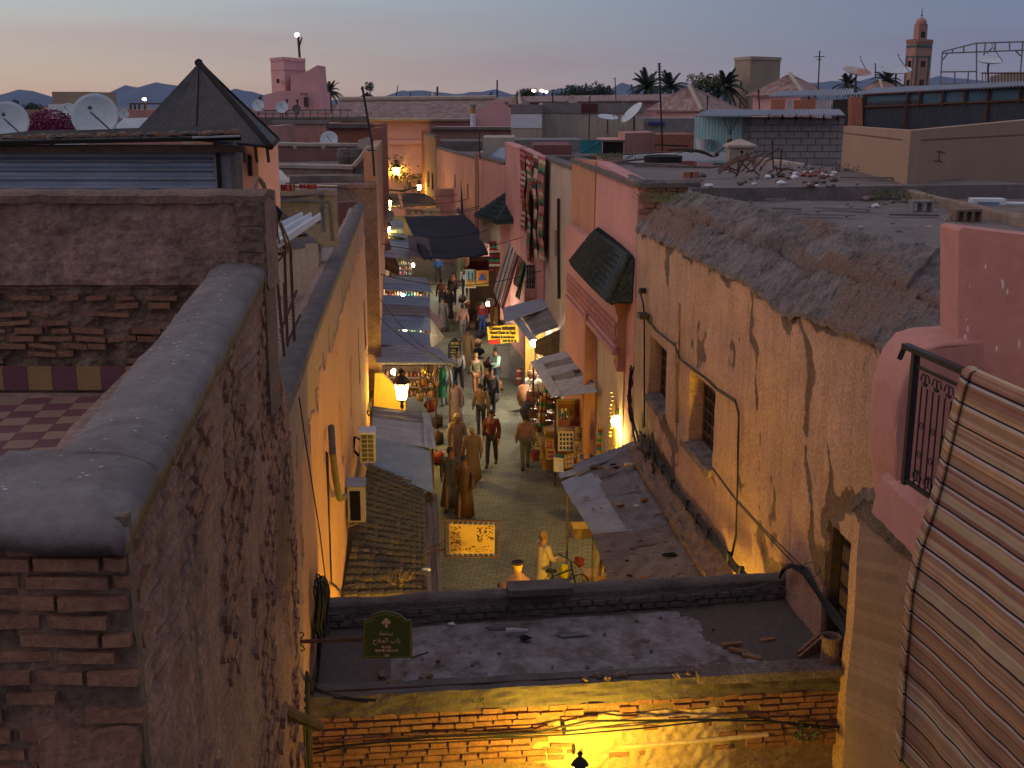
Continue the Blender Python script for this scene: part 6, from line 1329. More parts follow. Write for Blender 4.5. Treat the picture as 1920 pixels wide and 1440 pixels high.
def womanx(e, T, k):
 b = MB(); c = T(.24, .40, .80); b.rock(c, .15, 3, (.7, .9, 1.1), n=9); part('yellow_bag', b, mat('yellow_bag', (.60, .50, .03), bump=.2), e, smooth=True)
 b = MB(); b.tube([T(-.14, .0, 1.5), T(-.16, .14, 1.3), T(0, .16, 1.1), T(.16, .12, .95)], .014, 4); part('bag_strap', b, M_goods[2], e)
person(1018, 1131, 1.66, math.radians(-62), 'fair haired woman in a cream blouse with a yellow bag beside the bicycle', M_yellowcoat, G[4], H_fair, 'hold', skin='skin_fair', robe=M_yellowcoat, lvl=2, extra=womanx)
folk = [
(872, 972, 1.72, 2.9, 'walker in a long brown robe in the middle of the lane beyond the yellow poster', G[1], G[1], G[12], None),
(846, 955, 1.74, 3.1, 'walker in a dark grey robe left of the brown robed one', mat('grey_robe', (.12, .11, .11)), G[12], G[12], None),
(886, 905, 1.68, .2, 'walker in an ochre robe and pale scarf in mid lane', mat('ochre_robe', (.25, .16, .08)), G[7], None, G[4]),
(858, 880, 1.72, 3.3, 'walker in a pinkish beige robe on the left side of mid lane', mat('beige_robe', (.28, .20, .16)), G[4], None, G[4]),
]
for (u, v, h, hd, lab, c1, c2, hr, sc_) in folk: person(u, v, h, hd, lab, c1, c2, hr or H_dark, 'walk', robe=c1, scarf=sc_)
person(922, 872, 1.72, 3.0, 'walker in a dark red shirt and dark trousers right of mid lane', mat('maroon_shirt', (.12, .02, .022)), G[12], H_dark, 'walk')
person(985, 880, 1.70, .1, 'walker in a dusty rose top approaching the netted basket', mat('rose_top', (.27, .14, .12)), mat('grey_trouser', (.13, .12, .12)), H_dark, 'walk')
person(921, 782, 1.76, 3.2, 'man in black jacket and black trousers walking below the man in mint', G[12], G[12], H_dark, 'walk')
person(893, 745, 1.68, .3, 'walker in an olive top and tan shorts left of the man in mint', mat('olive_top', (.12, .11, .06)), G[0], H_fair, 'walk', skin='skin_fair')
person(834, 762, 1.66, .2, 'walker in a pale blue top by the turquoise cloth', mat('pale_blue', (.22, .33, .38)), mat('pale_blue2', (.15, .2, .25)), H_dark, 'step')
person(860, 735, 1.70, 2.9, 'walker in a grey white top near the menu board', mat('pale_grey_cloth', (.35, .35, .35)), G[12], H_dark, 'walk')
person(906, 630, 1.72, 2.6, 'person in a red top and blue skirt left of the yellow signboard', G[6], G[10], H_dark, 'stand', skin='skin_fair')
person(890, 583, 1.72, 3.1, 'fair haired person in a cream top beside the metal trays', G[4], G[12], H_fair, 'stand', skin='skin_fair')
person(850, 572, 1.75, 3.1, 'dark clothed man walking in the far part of the lane', G[12], G[12], H_dark, 'walk')
person(828, 583, 1.68, .2, 'walker in a tan top beside the left canopies', G[0], mat('grey_trouser', (.13, .12, .12)), H_dark, 'walk')
person(832, 622, 1.66, 3.0, 'walker in a grey robe near the cream slanting cloth', mat('grey_robe', (.12, .11, .11)), G[12], H_dark, 'walk', robe=mat('grey_robe', (.12, .11, .11)))
person(822, 530, 1.72, 3.1, 'furthest walker in a dark blue top beyond the bright strip', G[10], G[12], H_dark, 'walk')
person(862, 528, 1.70, .1, 'far walker in an olive robe under the dark cloth', mat('olive_top', (.12, .11, .06)), G[12], H_dark, 'walk', robe=mat('olive_top', (.12, .11, .06)))
for (u, v, h_, hd_, lab, a_, b_, rb_) in [(902, 812, 1.68, .1, 'walker in a dusty brown jacket right behind the man in black', mat('dusty_brown', (.16, .10, .07)), G[12], 0), (878, 690, 1.66, 3.0, 'walker in a tan robe by the foot of the menu board', mat('ochre_robe', (.25, .16, .08)), G[1], 1), (868, 640, 1.7, .2, 'walker in faded red between the cream cloth and the yellow signboard', mat('rose_top', (.27, .14, .12)), mat('grey_trouser', (.13, .12, .12)), 0), (842, 600, 1.66, 3.1, 'walker in a black robe beside the tan topped one', G[12], G[12], 1), (872, 556, 1.7, 3.1, 'walker in grey beyond the trays', mat('pale_grey_cloth', (.35, .35, .35)), G[12], 0), (856, 800, 1.6, .1, 'walker in a pale mauve robe on the left below the turquoise cloth', mat('mauve_robe', (.24, .17, .17)), G[4], 1)]: person(u, v, h_, hd_, lab, a_, b_, H_dark, 'walk', robe=a_ if rb_ else None)
by = empty('bicycle', tuple(PZ(1050, 1140, 0)), 'black bicycle with flat handlebar and red basket cloth held by the fair haired woman', 'bicycle')
bo = PZ(1046, 1142, 0); bh = math.radians(35); X = Vector((math.cos(bh), math.sin(bh), 0)); Zv = Vector((0, 0, 1)); Yv = Vector((-math.sin(bh), math.cos(bh), 0))
def bq(a, z, s=0): return bo + X*a + Zv*z + Yv*s
for a in (-.5, .52):
 w = MB(); w.tube([bq(a+.33*math.cos(t), .33+.33*math.sin(t)) for t in [2*PI*q/24 for q in range(25)]], .018, 6); wh = part('wheel', w, M_iron, by)
 w = MB()
 for q in range(8): w.tube([bq(a, .33), bq(a+.31*math.cos(q*PI/4), .33+.31*math.sin(q*PI/4))], .003, 3)
 part('spokes', w, M_zinc, wh)
w = MB()
for a, b in (((-.5, .33), (-.15, .80)), ((-.5, .33), (-.05, .30)), ((-.05, .30), (-.17, .86)), ((-.15, .78), (.36, .82)), ((-.05, .30), (.38, .72)), ((.34, .98), (.40, .70)), ((.40, .70), (.52, .33))): w.tube([bq(*a), bq(*b)], .018, 6)
part('frame', w, M_iron, by)
w = MB(); w.rock(bq(-.18, .92), .11, 2, (1.1, .7, .4), n=8); part('saddle', w, M_iron, by)
w = MB(); w.tube([bq(.30, 1.06, -.34), bq(.36, 1.02, -.12), bq(.34, 1.0, 0), bq(.36, 1.02, .12), bq(.30, 1.06, .34)], .014, 6); part('handlebar', w, M_iron, by)
for s in (-.3, .3): w = MB(); w.tube([bq(.32, 1.05, s), bq(.29, 1.07, s*1.3)], .02, 6); part('grip', w, M_iron, by)
w = MB(); w.rock(bq(.55, .95), .14, 5, (1, .9, .8), n=8); part('basket_cloth', w, M_goods[6], by)
for s in (-1, 1): w = MB(); w.tube([bq(-.05, .30, .08*s), bq(-.05+.12*s, .30-.1*s, .08*s), bq(-.05+.12*s, .30-.1*s, .16*s)], .014, 5); part('pedal', w, M_iron, by)
# facades further along the lane
def facade(lab, p0, p1, mt, zb=0, wins=(), name='house_facade', cat='building', thick=.35, cop=M_dark, deep=6, step=.35, copw=.4, hd=None):
 """p0,p1: (u, v_top, y). thing with wall, coping, roof block and window openings given as (u, v0, v1, width_m)"""
 a, b = PY(*p0), PY(*p1); d = Vector((b.x-a.x, b.y-a.y, 0)); L = d.length; d.normalize(); n_ = Vector((d.y, -d.x, 0))
 c = (a+b)/2
 if n_.dot(Vector((0, 0, 0))-Vector((c.x, c.y, 0))) < 0: n_ = -n_
 if hd: n_ = n_ if n_.x*hd > 0 else -n_
 e = empty(name, (c.x, c.y, 0), lab, cat)
 rects = []
 for (u, v0, v1, w) in wins:
  def hit(v): r = ray(u, v); t = (a-C0()).dot(n_)/r.dot(n_); return C0()+r*t
  h0, h1 = hit(v0), hit(v1); s = (Vector((h0.x, h0.y, 0))-Vector((a.x, a.y, 0))).dot(d); rects.append((s-w/2, s+w/2, h1.z, h0.z, .15))
 zt = lambda s: a.z+(b.z-a.z)*s/L
 w = wallgrid(lambda s, z: Vector((a.x, a.y, 0))+d*s+Vector((0, 0, z)), n_, 0, L, zb, zt, step, step, rects=rects, disp=lambda s, z: .02*fr(Vector((s*.5, a.x, z*.5)), .9, 3), thick=thick)
 part('wall', w, mt, e)
 for r_ in rects:
  m = MB(); m.obox(Vector((a.x, a.y, (r_[2]+r_[3])/2))+d*(r_[0]+r_[1])/2-n_*.12, d*(r_[1]-r_[0])/2*.98, n_*.02, (0, 0, (r_[3]-r_[2])/2*.98)); part('window', m, M_void, e)
 if cop:
  m = MB(); m.grid(lambda s, t: Vector((a.x, a.y, 0))+d*(s*L)+n_*(.06-copw*t)+Vector((0, 0, zt(s*L)+.04*math.sin(PI*t)+.03*noise.noise(Vector((s*L, t, a.x))))), 40, 3, .1, (0, 0, 1)); part('coping', m, cop, e)
 if deep:
  m = MB(); q = [Vector((a.x, a.y, 0))-n_*.36, Vector((b.x, b.y, 0))-n_*.36, Vector((b.x, b.y, 0))-n_*deep, Vector((a.x, a.y, 0))-n_*deep]; m.prism(q, (0, 0, min(a.z, b.z)-.35)); part('roof', m, M_roof, e)
 e['_n'] = tuple(n_); del e['_n']
 return e
facade('tall beige plastered house with two narrow windows beside the hanging rugs', (1074, 312, 34.9), (1023, 294, 41.3), M_beige, wins=[(1068, 452, 505, .5), (1042, 432, 482, .5), ], deep=5)
m = MB(); m.tube([RW(1047, 372, .06), RW(1047, 480, .06), RW(1048, 560, .06)], .05, 6); top('drain_pipe', m, M_iron, 'black drain pipe on the beige house between its two windows', 'pipe')
facade('pink house whose side is covered by long hanging red rugs', (1021, 300, 41.8), (976, 277, 48.5), M_pink2, deep=6, cop=None)
facade('salmon front wall beside the rug house, just left of the hanging rugs', (976, 277, 48.6), (948, 267, 52), M_pink2, deep=7, cop=M_pink2)
def lrug(u0, u1, v0, v1, ks, lab, i):
 a, b = RW(u1, v0[1], .22), RW(u0, v0[0], .22); zb = RW((u0+u1)/2, v1, .22).z
 e = empty('hanging_rug', (a.x, (a.y+b.y)/2, zb), lab, 'rug'); n_ = 30
 for j in range(n_):
  m = MB()
  def fn(s, t): p = a.lerp(b, s); tt = (j+t)/n_; return Vector((p.x, p.y, p.z+(zb-p.z)*tt)) + Nr*(.05*math.sin(s*9+tt*3)+.03*math.sin(tt*15+i))
  m.grid(fn, 5, 1, .015, Nr); part('band', m, G_[ks[(j*7+(j//3)+i) % len(ks)]], e)
G_ = M_goods
lrug(976, 986, (278, 283), 432, (6, 6, 13, 4, 6), 'red and white striped long rug, leftmost of the rugs hung on the pink house', 0)
lrug(988, 995, (284, 288), 490, (4, 1, 9, 6, 3), 'muted patterned long rug, second from the left on the pink house', 1)
lrug(995, 1001, (286, 290), 365, (6, 13, 3, 6), 'short red rug between the two longer patterned ones', 2)
lrug(1001, 1008, (289, 292), 480, (4, 12, 1, 4), 'cream and black patterned long rug in the middle of the row', 3)
lrug(1009, 1021, (291, 296), 492, (0, 6, 9, 12, 13, 4), 'multicoloured zigzag long rug, rightmost on the pink house', 4)
gq = empty('grille_balcony', tuple(PY(1006, 538, 44)), 'ornate iron window grille below the long hanging rugs', 'grille')
a, b = PY(987, 498, 44), PY(1026, 540, 44)
m = MB(); m.box((a.x, 44.1, b.z), (b.x, 44.2, a.z)); part('dark_opening', m, M_void, gq)
for i in range(9):
 m = MB(); x = a.x+(b.x-a.x)*i/8; m.tube([(x, 44, b.z), (x, 44, a.z)], .02, 4); part('bar', m, M_cement, gq)
for i in range(4):
 for zf in (.3, .7):
  m = MB(); cx_ = a.x+(b.x-a.x)*(i+.5)/4; cz = b.z+(a.z-b.z)*zf; m.tube([(cx_+.1*math.cos(t), 43.97, cz+.16*math.sin(t)) for t in [2*PI*q/12 for q in range(13)]], .014, 4); part('scroll', m, M_cement, gq)
m = MB(); q0, q1 = PY(984, 541, 44), PY(1030, 556, 44); m.box((q0.x, 43.6, q1.z), (q1.x, 46, q0.z)); part('ledge', m, M_pink, gq)
m = MB(); q0, q1 = PY(984, 556, 44.2), PY(1030, 600, 44.2); m.box((q0.x, 44.3, 0), (q1.x, 46, q0.z)); part('wall', m, M_pink, gq)
kb = empty('green_roofed_kiosk', tuple(PY(950, 440, 52)), 'small building with dark green hipped tile roof left of the long rugs', 'building')
m = MB(); m.prism([PY(938, 420, 51), PY(982, 414, 51), PY(986, 600, 51), PY(938, 600, 51)], (0, 4, 0)); part('wall', m, M_pink, kb)
m = MB(); m.prism([PY(899, 408, 56), PY(938, 420, 51.2), PY(938, 470, 51.2), PY(899, 450, 56)], (.1, .2, 0)); part('wall', m, M_beige, kb)
ap = PY(972, 352, 54.5)
def tilequad(A, B, C, D, n1, n2, e, mt, r=.09, nm='roof_tile'):
 nn = (B-A).cross(D-A).normalized(); nn = nn if nn.z > 0 else -nn
 for i in range(n1):
  for j in range(n2):
   p, q = bil(A, B, C, D, j/n2, (i+.5)/n1), bil(A, B, C, D, (j+1.1)/n2, (i+.5)/n1); b_ = MB(); b_.tube([p+nn*(.07), q+nn*.03], r, 5); part(nm, b_, mt, e)
 m = MB(); m.hexa([A, B, C, D], [p-Vector((0, 0, .1)) for p in (A, B, C, D)]); part('roof_deck', m, M_void, e)
kA, kB, kC = PY(895, 425, 50.5), PY(933, 417, 50.2), PY(987, 414, 50.2)
kA = PY(892, 404, 55.5)
tilequad(kA, kB, ap, ap.lerp(kA, .12), 9, 7, kb, M_tileg, .12); tilequad(kB, kC, PY(980, 352, 54.5), ap, 9, 6, kb, M_tileg, .11)
m = MB(); m.tube([kB, ap+Vector((0, 0, .1))], .12, 6); part('ridge_tile', m, M_tileg, kb); m = MB(); m.tube([kA, kB, kC], .1, 6); part('eave_tile', m, M_tileg, kb)
m = MB(); m.rock(PY(970, 352, 54.4), .3, 3, (.5, .5, 1)); part('finial', m, M_iron, kb)
facade('plain salmon house with slate blue roof between red pilaster and tall pink wall', (947, 305, 55), (896, 291, 64), M_pink2, deep=4)
facade('narrow red brown pilaster between the two long salmon lane houses', (896, 290, 63.8), (890, 288, 65), mat('redbrown_plaster', (.30, .12, .09)), deep=.5, cop=None)
facade('long salmon house with three slit windows and a drain pipe', (891, 294, 65.2), (818, 276, 92), M_pink2, wins=[(877, 345, 372, .7), (853, 327, 352, .9), (832, 325, 347, .9)], deep=6)
facade('brown shadowed house at the far end of the right side with dark doorways', (817, 256, 93), (795, 250, 104), mat('brown_house', (.26, .14, .10), streak=(.2, .11, .08)), wins=[(803, 322, 350, 2.0), (811, 325, 355, 2.0)], deep=8)
m = MB(); m.tube([PY(866, 312, 74), PY(867, 400, 72)], .1, 5); top('drain_pipe', m, M_iron, 'black drain pipe on the long salmon house', 'pipe')
m = MB(); m.prism([PY(899, 283, 68), PY(947, 276, 60), PY(947, 298, 56.5), PY(905, 288, 64.5)], (0, 0, -.2)); top('shed_roof', m, M_blue, 'slate blue roof slab behind the plain salmon wall', 'roof')
m = MB(); m.box((PY(820, 360, 80).x, 78, 0), (PY(862, 360, 80).x, 79, PY(840, 355, 78).z)); top('porch', m, M_pink, 'small brick porch in front of the long salmon house', 'porch')
facade('ochre gatehouse closing the far end of the lane, lit by lamps', (800, 276, 126), (700, 276, 128), M_orange2, wins=[(705, 303, 350, 4)], deep=6, cop=None)
gh2 = empty('tiled_gate_roof', tuple(PY(750, 268, 124)), 'narrow clay tiled roof strip on the far gatehouse', 'roof')
tilequad(PY(706, 276, 123), PY(795, 276, 123), PY(795, 264, 127), PY(706, 264, 127), 48, 2, gh2, M_tilet, .22)
facade('low rose wall below the far gatehouse on the right of the lamps', (794, 300, 118), (762, 296, 121), M_pale, deep=2, cop=None)
m = MB(); m.box((PY(712, 345, 116).x, 114, 0), (PY(800, 345, 116).x, 122, PY(750, 350, 114).z)); top('far_platform', m, M_orange2, 'low block at the far end of the lane under the lamps', 'building')
for (u, v, y, s, pw, lab) in [(743, 320, 112, 6.0, 800, 'far lantern in front of the ochre gatehouse'), (713, 343, 100, 5.0, 350, 'far lantern at the left wall, furthest on that side'), (726, 384, 82, 5.2, 500, 'lantern blazing over the far left roofs, upper of the stacked pair'), (723, 434, 68, 4.6, 400, 'lantern blazing over the far left roofs, lower of the stacked pair'), (786, 351, 104, 3.0, 200, 'small tall lamp at the right of the far gatehouse')]:
 lantern('street_lantern', PY(u, v, y), lab, 'lit street lanterns of the lane', pw, sc=min(s, 5)*.48, bright=38)
 m = MB(); p = PY(u, v, y); m.tube([p+Vector((0, 0, .8)), p+Vector((-.8, .3, 1.0)), p+Vector((-1.5, .6, .6))], .05, 5); top('lamp_bracket', m, M_iron, 'iron bracket of the '+lab.replace(',', ''), 'bracket')
def tree(p, r, h, lab, mt=M_leaf, trunk=M_wood, n=700, ls=None, cat='tree', name='tree', sq=.8, seed=0):
 rr = random.Random(seed+int(p.x*10)); e = empty(name, tuple(p), lab, cat); ls = ls or r*.10
 m = MB(); c = p+Vector((0, 0, h-r*sq*.6)); m.tube([p, p.lerp(c, .5)+Vector((r*.05, 0, 0)), c], r*.10, 6, r2=r*.05)
 cl = [c + Vector((rr.uniform(-1, 1), rr.uniform(-1, 1), rr.uniform(-.6, .8)*sq))*r*.62 for _ in range(11)]
 for q in cl[:6]: m.tube([c-Vector((0, 0, r*.4)), q], r*.04, 4, r2=r*.015)
 part('trunk', m, trunk, e); m = MB()
 for _ in range(n):
  q = rr.choice(cl); v = Vector((rr.gauss(0, 1), rr.gauss(0, 1), rr.gauss(0, 1))).normalized()*r*.42*rr.random()**.4; a = q+v
  d = Vector((rr.uniform(-1, 1), rr.uniform(-1, 1), rr.uniform(-1, 1))).normalized()*ls; o_ = d.orthogonal().normalized()*ls*.5; m.add([a-d, a-o_, a+d, a+o_], [(0, 1, 2, 3)])
 part('crown', m, mt, e); return e
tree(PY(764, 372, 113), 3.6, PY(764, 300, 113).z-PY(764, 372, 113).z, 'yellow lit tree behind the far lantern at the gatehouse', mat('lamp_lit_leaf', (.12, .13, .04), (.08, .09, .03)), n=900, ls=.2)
def palm(u, v, y, r, lab, n=26, hpx=40, seed=0, mt=M_leaf):
 rr = random.Random(seed); c = PY(u, v, y); g_ = PY(u, v+hpx, y); e = empty('palm_tree', tuple(g_), lab, 'palm tree')
 m = MB(); m.tube([g_, g_.lerp(c, .5)+Vector((r*.03, 0, 0)), c], r*.09, 7, r2=r*.07); part('trunk', m, M_wood2, e)
 for k in range(n):
  az = 2*PI*k/n*1.618*3+rr.random(); el = rr.uniform(-.25, 1.25); L_ = r*rr.uniform(.85, 1.15); d = Vector((math.cos(az)*math.cos(el), math.sin(az)*math.cos(el), math.sin(el)))
  m = MB(); pts = []
  for q in range(9):
   t = q/8; pts.append(c + d*L_*t + Vector((0, 0, -1))*L_*.75*t*t*math.cos(el))
  m.tube(pts, r*.018, 3, r2=r*.006)
  for q in range(1, 9):
   for s in (-1, 1):
    for f_ in (0, .5):
     a = pts[q-1].lerp(pts[q], f_) if q < 9 else pts[q]; tg = (pts[q]-pts[q-1]).normalized(); sd = tg.cross(Vector((0, 0, 1))); sd = sd.normalized() if sd.length > .01 else Vector((1, 0, 0))
     tip = a + (tg*.6+sd*s*.8-Vector((0, 0, .35)))*r*.22*(1-abs(q/8-.45)*.9); w = tg*r*.05
     m.add([a-w, a+w, tip], [(0, 1, 2)])
  part('frond', m, mt, e)
palm(617, 172, 150, 2.3, 'palm beside the pink crenellated tower', hpx=30, seed=1)
palm(1214, 166, 190, 4.2, 'left palm of the pair behind the hipped roof', hpx=34, seed=2); palm(1256, 164, 195, 4.0, 'right palm of the pair behind the hipped roof', hpx=34, seed=3)
palm(1358, 165, 165, 3.8, 'bushy palm just left of the square beige tower', hpx=34, seed=4, n=34); palm(1590, 160, 190, 3.0, 'small palm below the rusty satellite dish', hpx=22, seed=5); palm(1664, 152, 180, 3.2, 'palm below the white satellite dish near the minaret', hpx=22, seed=6)
for (u, v, r, n_, lab) in [(1312, 158, 3.6, 500, 'olive leafed tree left of the bushy palm, nearer to the hipped roof'), (1336, 156, 3.8, 500, 'olive leafed tree touching the bushy palm')]:
 g_ = PY(u, 195, 165); tree(g_, r*.55, PY(u, 144, 165).z-g_.z, lab, mat('olive_leaf', (.10, .11, .04), (.06, .07, .03)), n=n_, ls=.22)
for (u, v, r, lab) in [(1060, 176, 3.5, 'dark tree leftmost on the skyline beyond the long tiled roof'), (1082, 172, 3.5, 'dark tree second on the skyline beyond the long tiled roof'), (1108, 172, 4.2, 'dark tree third on the skyline, the broadest one'), (1130, 174, 3.6, 'dark tree rightmost on the skyline beyond the long tiled roof'), (45, 210, 2.4, 'round dark tree beyond the left dish'), (65, 204, 2.2, 'second round dark tree beyond the left dish'), (33, 196, 1.5, 'small cypress at the far left skyline'), (694, 165, 1.5, 'single small tree right of the thin mast on the left skyline'), (985, 176, 2.6, 'dark tree beside the two far lit lamps'), (1000, 178, 2.0, 'low dark tree right of the far lit lamps')]:
 y = 260; g_ = PY(u, v+22, y); tree(g_, r, max(1.5, PY(u, v-8, y).z-g_.z), lab, n=380, ls=r*.12)
facade('brown earth house end wall behind the long ochre building on the left', (706, 345, 35.2), (560, 347, 34.6), M_brown, deep=0, cop=M_brown)
facade('narrow street front of the brown earth house on the left of the lane', (703, 285, 35.4), (716, 262, 60), M_orange2, deep=4, cop=None, hd=1)
m = MB(); m.prism([PY(646, 333, 36.5), PY(696, 333, 36.5), PY(699, 278, 36.5), PY(690, 276, 36.5), PY(678, 296, 36.5), PY(664, 312, 36.5)], (0, .4, 0)); top('swept_parapet', m, M_cement, 'grey parapet sweeping up to the street corner on the left roofs', 'parapet')
m = MB(); q = [PY(664, 312, 36.3), PY(678, 296, 36.3), PY(690, 278, 36.3), PY(708, 278, 36.3)]; m.tube(q, .09, 6); top('parapet_moulding', m, M_beige, 'beige moulding edging the swept up parapet', 'moulding')
facade('grey brown roof wall with pale edging behind the laundry', (662, 312, 36.4), (487, 307, 36.2), M_brown, deep=0, cop=M_beige, copw=.3)
facade('plum coloured roof terrace wall with broad beige coping', (680, 270, 45), (498, 268, 44), mat('plum_plaster', (.27, .13, .125), (.22, .105, .10)), deep=3, cop=M_beige, copw=.5)
m = MB(); m.prism([PY(672, 262, 44.4), PY(690, 258, 44.4), PY(694, 264, 44.4), PY(690, 300, 44.4), PY(668, 300, 44.4)], (0, .5, 0)); top('coping_pier', m, M_beige, 'pale stone pier at the right end of the plum terrace wall', 'pier')
for (u, v) in ((553, 276), (606, 276)):
 m = MB(); m.tube([PY(u, v, 43.95), PY(u, v, 43.7)], .07, 8); top('spout', m, M_beige, 'round drain spout in the plum terrace wall, %s one' % ('left' if u < 580 else 'right'), 'spout')
for (u, lab) in ((650, 'left dark urn planter on the swept roof corner'), (664, 'right dark urn planter on the swept roof corner')):
 m = MB(); m.lathe(PY(u, 310, 41), [(.25, 0), (.35, .3), (.3, .55), (.25, .6)], 10); top('urn', m, M_dark, lab, 'planter'); weed(PY(u, 297, 41), .25, 20, lab.replace('urn planter', 'shrub in the urn'), M_leaf, leafs=.07)
facade('grey cement roof wall with a framed panel above a cream patio', (632, 357, 21.2), (505, 357, 21.0), M_cement, zb=PY(600, 466, 21).z, deep=0, cop=M_cement)
m = MB(); q0, q1 = PY(505, 456, 21.15), PY(601, 562, 21.15); m.box((q0.x-1, 21.1, q1.z-.3), (q1.x, 21.5, q0.z)); top('patio_wall', m, M_cream, 'stained cream patio wall under the grey cement roof wall', 'wall')
m = MB(); q0, q1 = PY(505, 553, 21.0), PY(600, 566, 21.0); m.box((q0.x, 20.95, q1.z), (q1.x, 21.08, q0.z)); top('tile_skirting', m, M_beige, 'pale tile skirting along the foot of the cream patio wall', 'skirting')
for (a, b) in (((525, 378), (618, 379)), ((618, 379), (624, 452)), ((525, 378), (524, 440))):
 m = MB(); m.tube([PY(*a, 20.98), PY(*b, 20.98)], .035, 5); top('panel_edge', m, M_dark, 'raised edge line of the panel on the grey cement wall, from %d to %d' % (a[0], b[0]), 'edge') if False else top('panel_edge', m, M_dark, 'raised cement edge of the framed panel on the grey roof wall', 'edge', 'edges of the framed panel')
facade('brown roof room wall right of the grey cement wall', (700, 340, 33), (632, 340, 33), M_brown, deep=0, cop=None) if False else None
wc_ = empty('white_sheet_canopy', tuple(PY(545, 440, 13)), 'white box ribbed sheet canopy tilted on a rusty iron frame over the left patio', 'canopy')
wa, wb, wc2, wd = PY(508, 472, 10.8), PY(602, 408, 12.8), PY(553, 404, 14.0), PY(500, 420, 13.0)
wd = PY(498, 428, 12.2)
for j in range(3):
 A2, B2, C2, D2 = wa.lerp(wd, j/3), wb.lerp(wc2, j/3), wb.lerp(wc2, (j+1)/3), wa.lerp(wd, (j+1)/3); m = MB(); m.hexa([A2, B2, C2, D2], [p-Vector((0, 0, .02)) for p in (A2, B2, C2, D2)]); part('sheet', m, M_white, wc_)
 m = MB(); m.hexa([A2, B2, B2.lerp(C2, .2), A2.lerp(D2, .2)], [p+Vector((0, 0, .05)) for p in (A2.lerp(D2, .03), B2.lerp(C2, .03), B2.lerp(C2, .16), A2.lerp(D2, .16))]); part('rib', m, M_white, wc_)
fr_pts = [((529, 425, 12), (532, 478, 12)), ((544, 455, 12), (552, 640, 12)), ((515, 475, 11.2), (533, 668, 11.2)), ((515, 476, 11.2), (537, 476, 11.2)), ((532, 478, 12), (512, 500, 11.2)), ((552, 443, 13), (575, 441, 13)), ((588, 418, 14), (600, 416, 14)), ((532, 430, 12), (539, 650, 12)), ((526, 622, 11.5), (556, 545, 12)), ((540, 640, 12), (563, 590, 12.5)), ((533, 530, 11.5), (535, 600, 11.5))]
for a, b in fr_pts: m = MB(); m.tube([PY(*a), PY(*b)], .016, 4); part('frame_bar', m, M_rust, wc_)
m = MB()
for pts in ([(478, 355, 8.6), (480, 338, 8.8), (487, 334, 9), (495, 345, 9.2), (505, 375, 9.6), (515, 395, 10), (525, 415, 10.6), (545, 460, 11.5), (538, 475, 11.5)], [(486, 336, 9), (500, 362, 9.3), (512, 388, 9.8), (528, 430, 11), (540, 470, 11.5)], [(500, 408, 9.3), (506, 428, 9.8), (512, 448, 10.2), (520, 466, 10.6), (532, 470, 11)], [(518, 400, 10), (520, 440, 10.3), (524, 455, 10.6)]):
 m.tube([PY(*p) for p in pts], .012, 5)
top('cable', m, M_mortar, 'tangle of beige cables over the end of the terrace back wall', 'cable')
m = MB(); m.obox(PY(521, 402, 10.2), (.03, 0, -.03), (0, .02, 0), (.02, 0, .05)); top('connector_box', m, M_iron, 'small dark connector box hanging in the cable tangle', 'box')
m = MB(); m.grid(lambda a, b: PY(447+a*75, 342-b*4, 24)+Vector((0, b*1.2, .30*math.sin(PI*a)**.5*math.sin(PI*min(1, b*.9+.1))+.05*noise.noise(Vector((a*6, b*5, 1))))), 24, 12, .1, (0, 0, 1)); top('tarpaulin', m, M_white, 'crumpled white tarpaulin on the roof left of the laundry', 'tarpaulin')
m = MB(); a, b = PY(445, 352, 22), PY(510, 352, 22); m.obox((a+b)/2, (b-a)/2, (0, .5, 0), (0, 0, .05)); top('roof_sheet', m, M_zinc2, 'dark corrugated roof strip under the white tarpaulin', 'roof')
lx0, lx1 = PY(495, 346, 20), PY(632, 348, 20.6); m = MB(); m.tube([lx0, lx1], .01, 4); top('clothes_line', m, M_white, 'clothes line strung over the roofs behind the terrace wall', 'clothes line')
for i, (u, w, h, k) in enumerate([(503, 8, 14, 13), (513, 8, 10, 11), (521, 10, 13, 11), (531, 9, 12, 6), (540, 10, 13, 13), (548, 10, 12, 0), (567, 12, 8, 6), (584, 20, 9, 3)]):
 a, b = PY(u-w/2, 346, 20.1), PY(u+w/2, 346+h, 20.1); m = MB(); m.grid(lambda s, t: Vector((a.x+(b.x-a.x)*s, 20.1+.03*math.sin(s*9), a.z+(b.z-a.z)*t)), 5, 3, .015, (0, -1, 0)); top('laundry_cloth', m, M_goods[k], ['pink', 'white', 'pale', 'red', 'rose', 'orange', 'crimson', 'dark red'][i]+' cloth on the clothes line, number '+['one', 'two', 'three', 'four', 'five', 'six', 'seven', 'eight'][i]+' from the left', 'laundry')
# LEFT BACKGROUND: sheet shed, black pyramid, dishes
sh_ = empty('corrugated_shed', tuple(PY(200, 355, 12)), 'shed wall of blue grey corrugated sheet with a flat debris strewn roof at upper left', 'shed')
a, b = PY(-160, 272, 12.5), PY(411, 268, 12.5)
zb_ = PY(0, 372, 12.5).z
for j in range(3):
 x0, x1 = a.x+(b.x-a.x)*j/3, a.x+(b.x-a.x)*(j+1.01)/3
 m = MB(); nw = 6
 m.grid(lambda s, t: Vector((x0+(x1-x0)*s, 12.5-.012*j - .045*max(-.4, math.sin(2*PI*nw*t))**1 + .012*noise.noise(Vector((s*3, t*5, j))), zb_+(PY(0, 271, 12.5).z-zb_)*t)), 10, 90, .01, (0, -1, 0)); part('wall_sheet', m, mat('blue_grey_sheet', (.36, .42, .52), (.25, .30, .38), rough=.45, metal=.15, fine=.1, bump=.1), sh_)
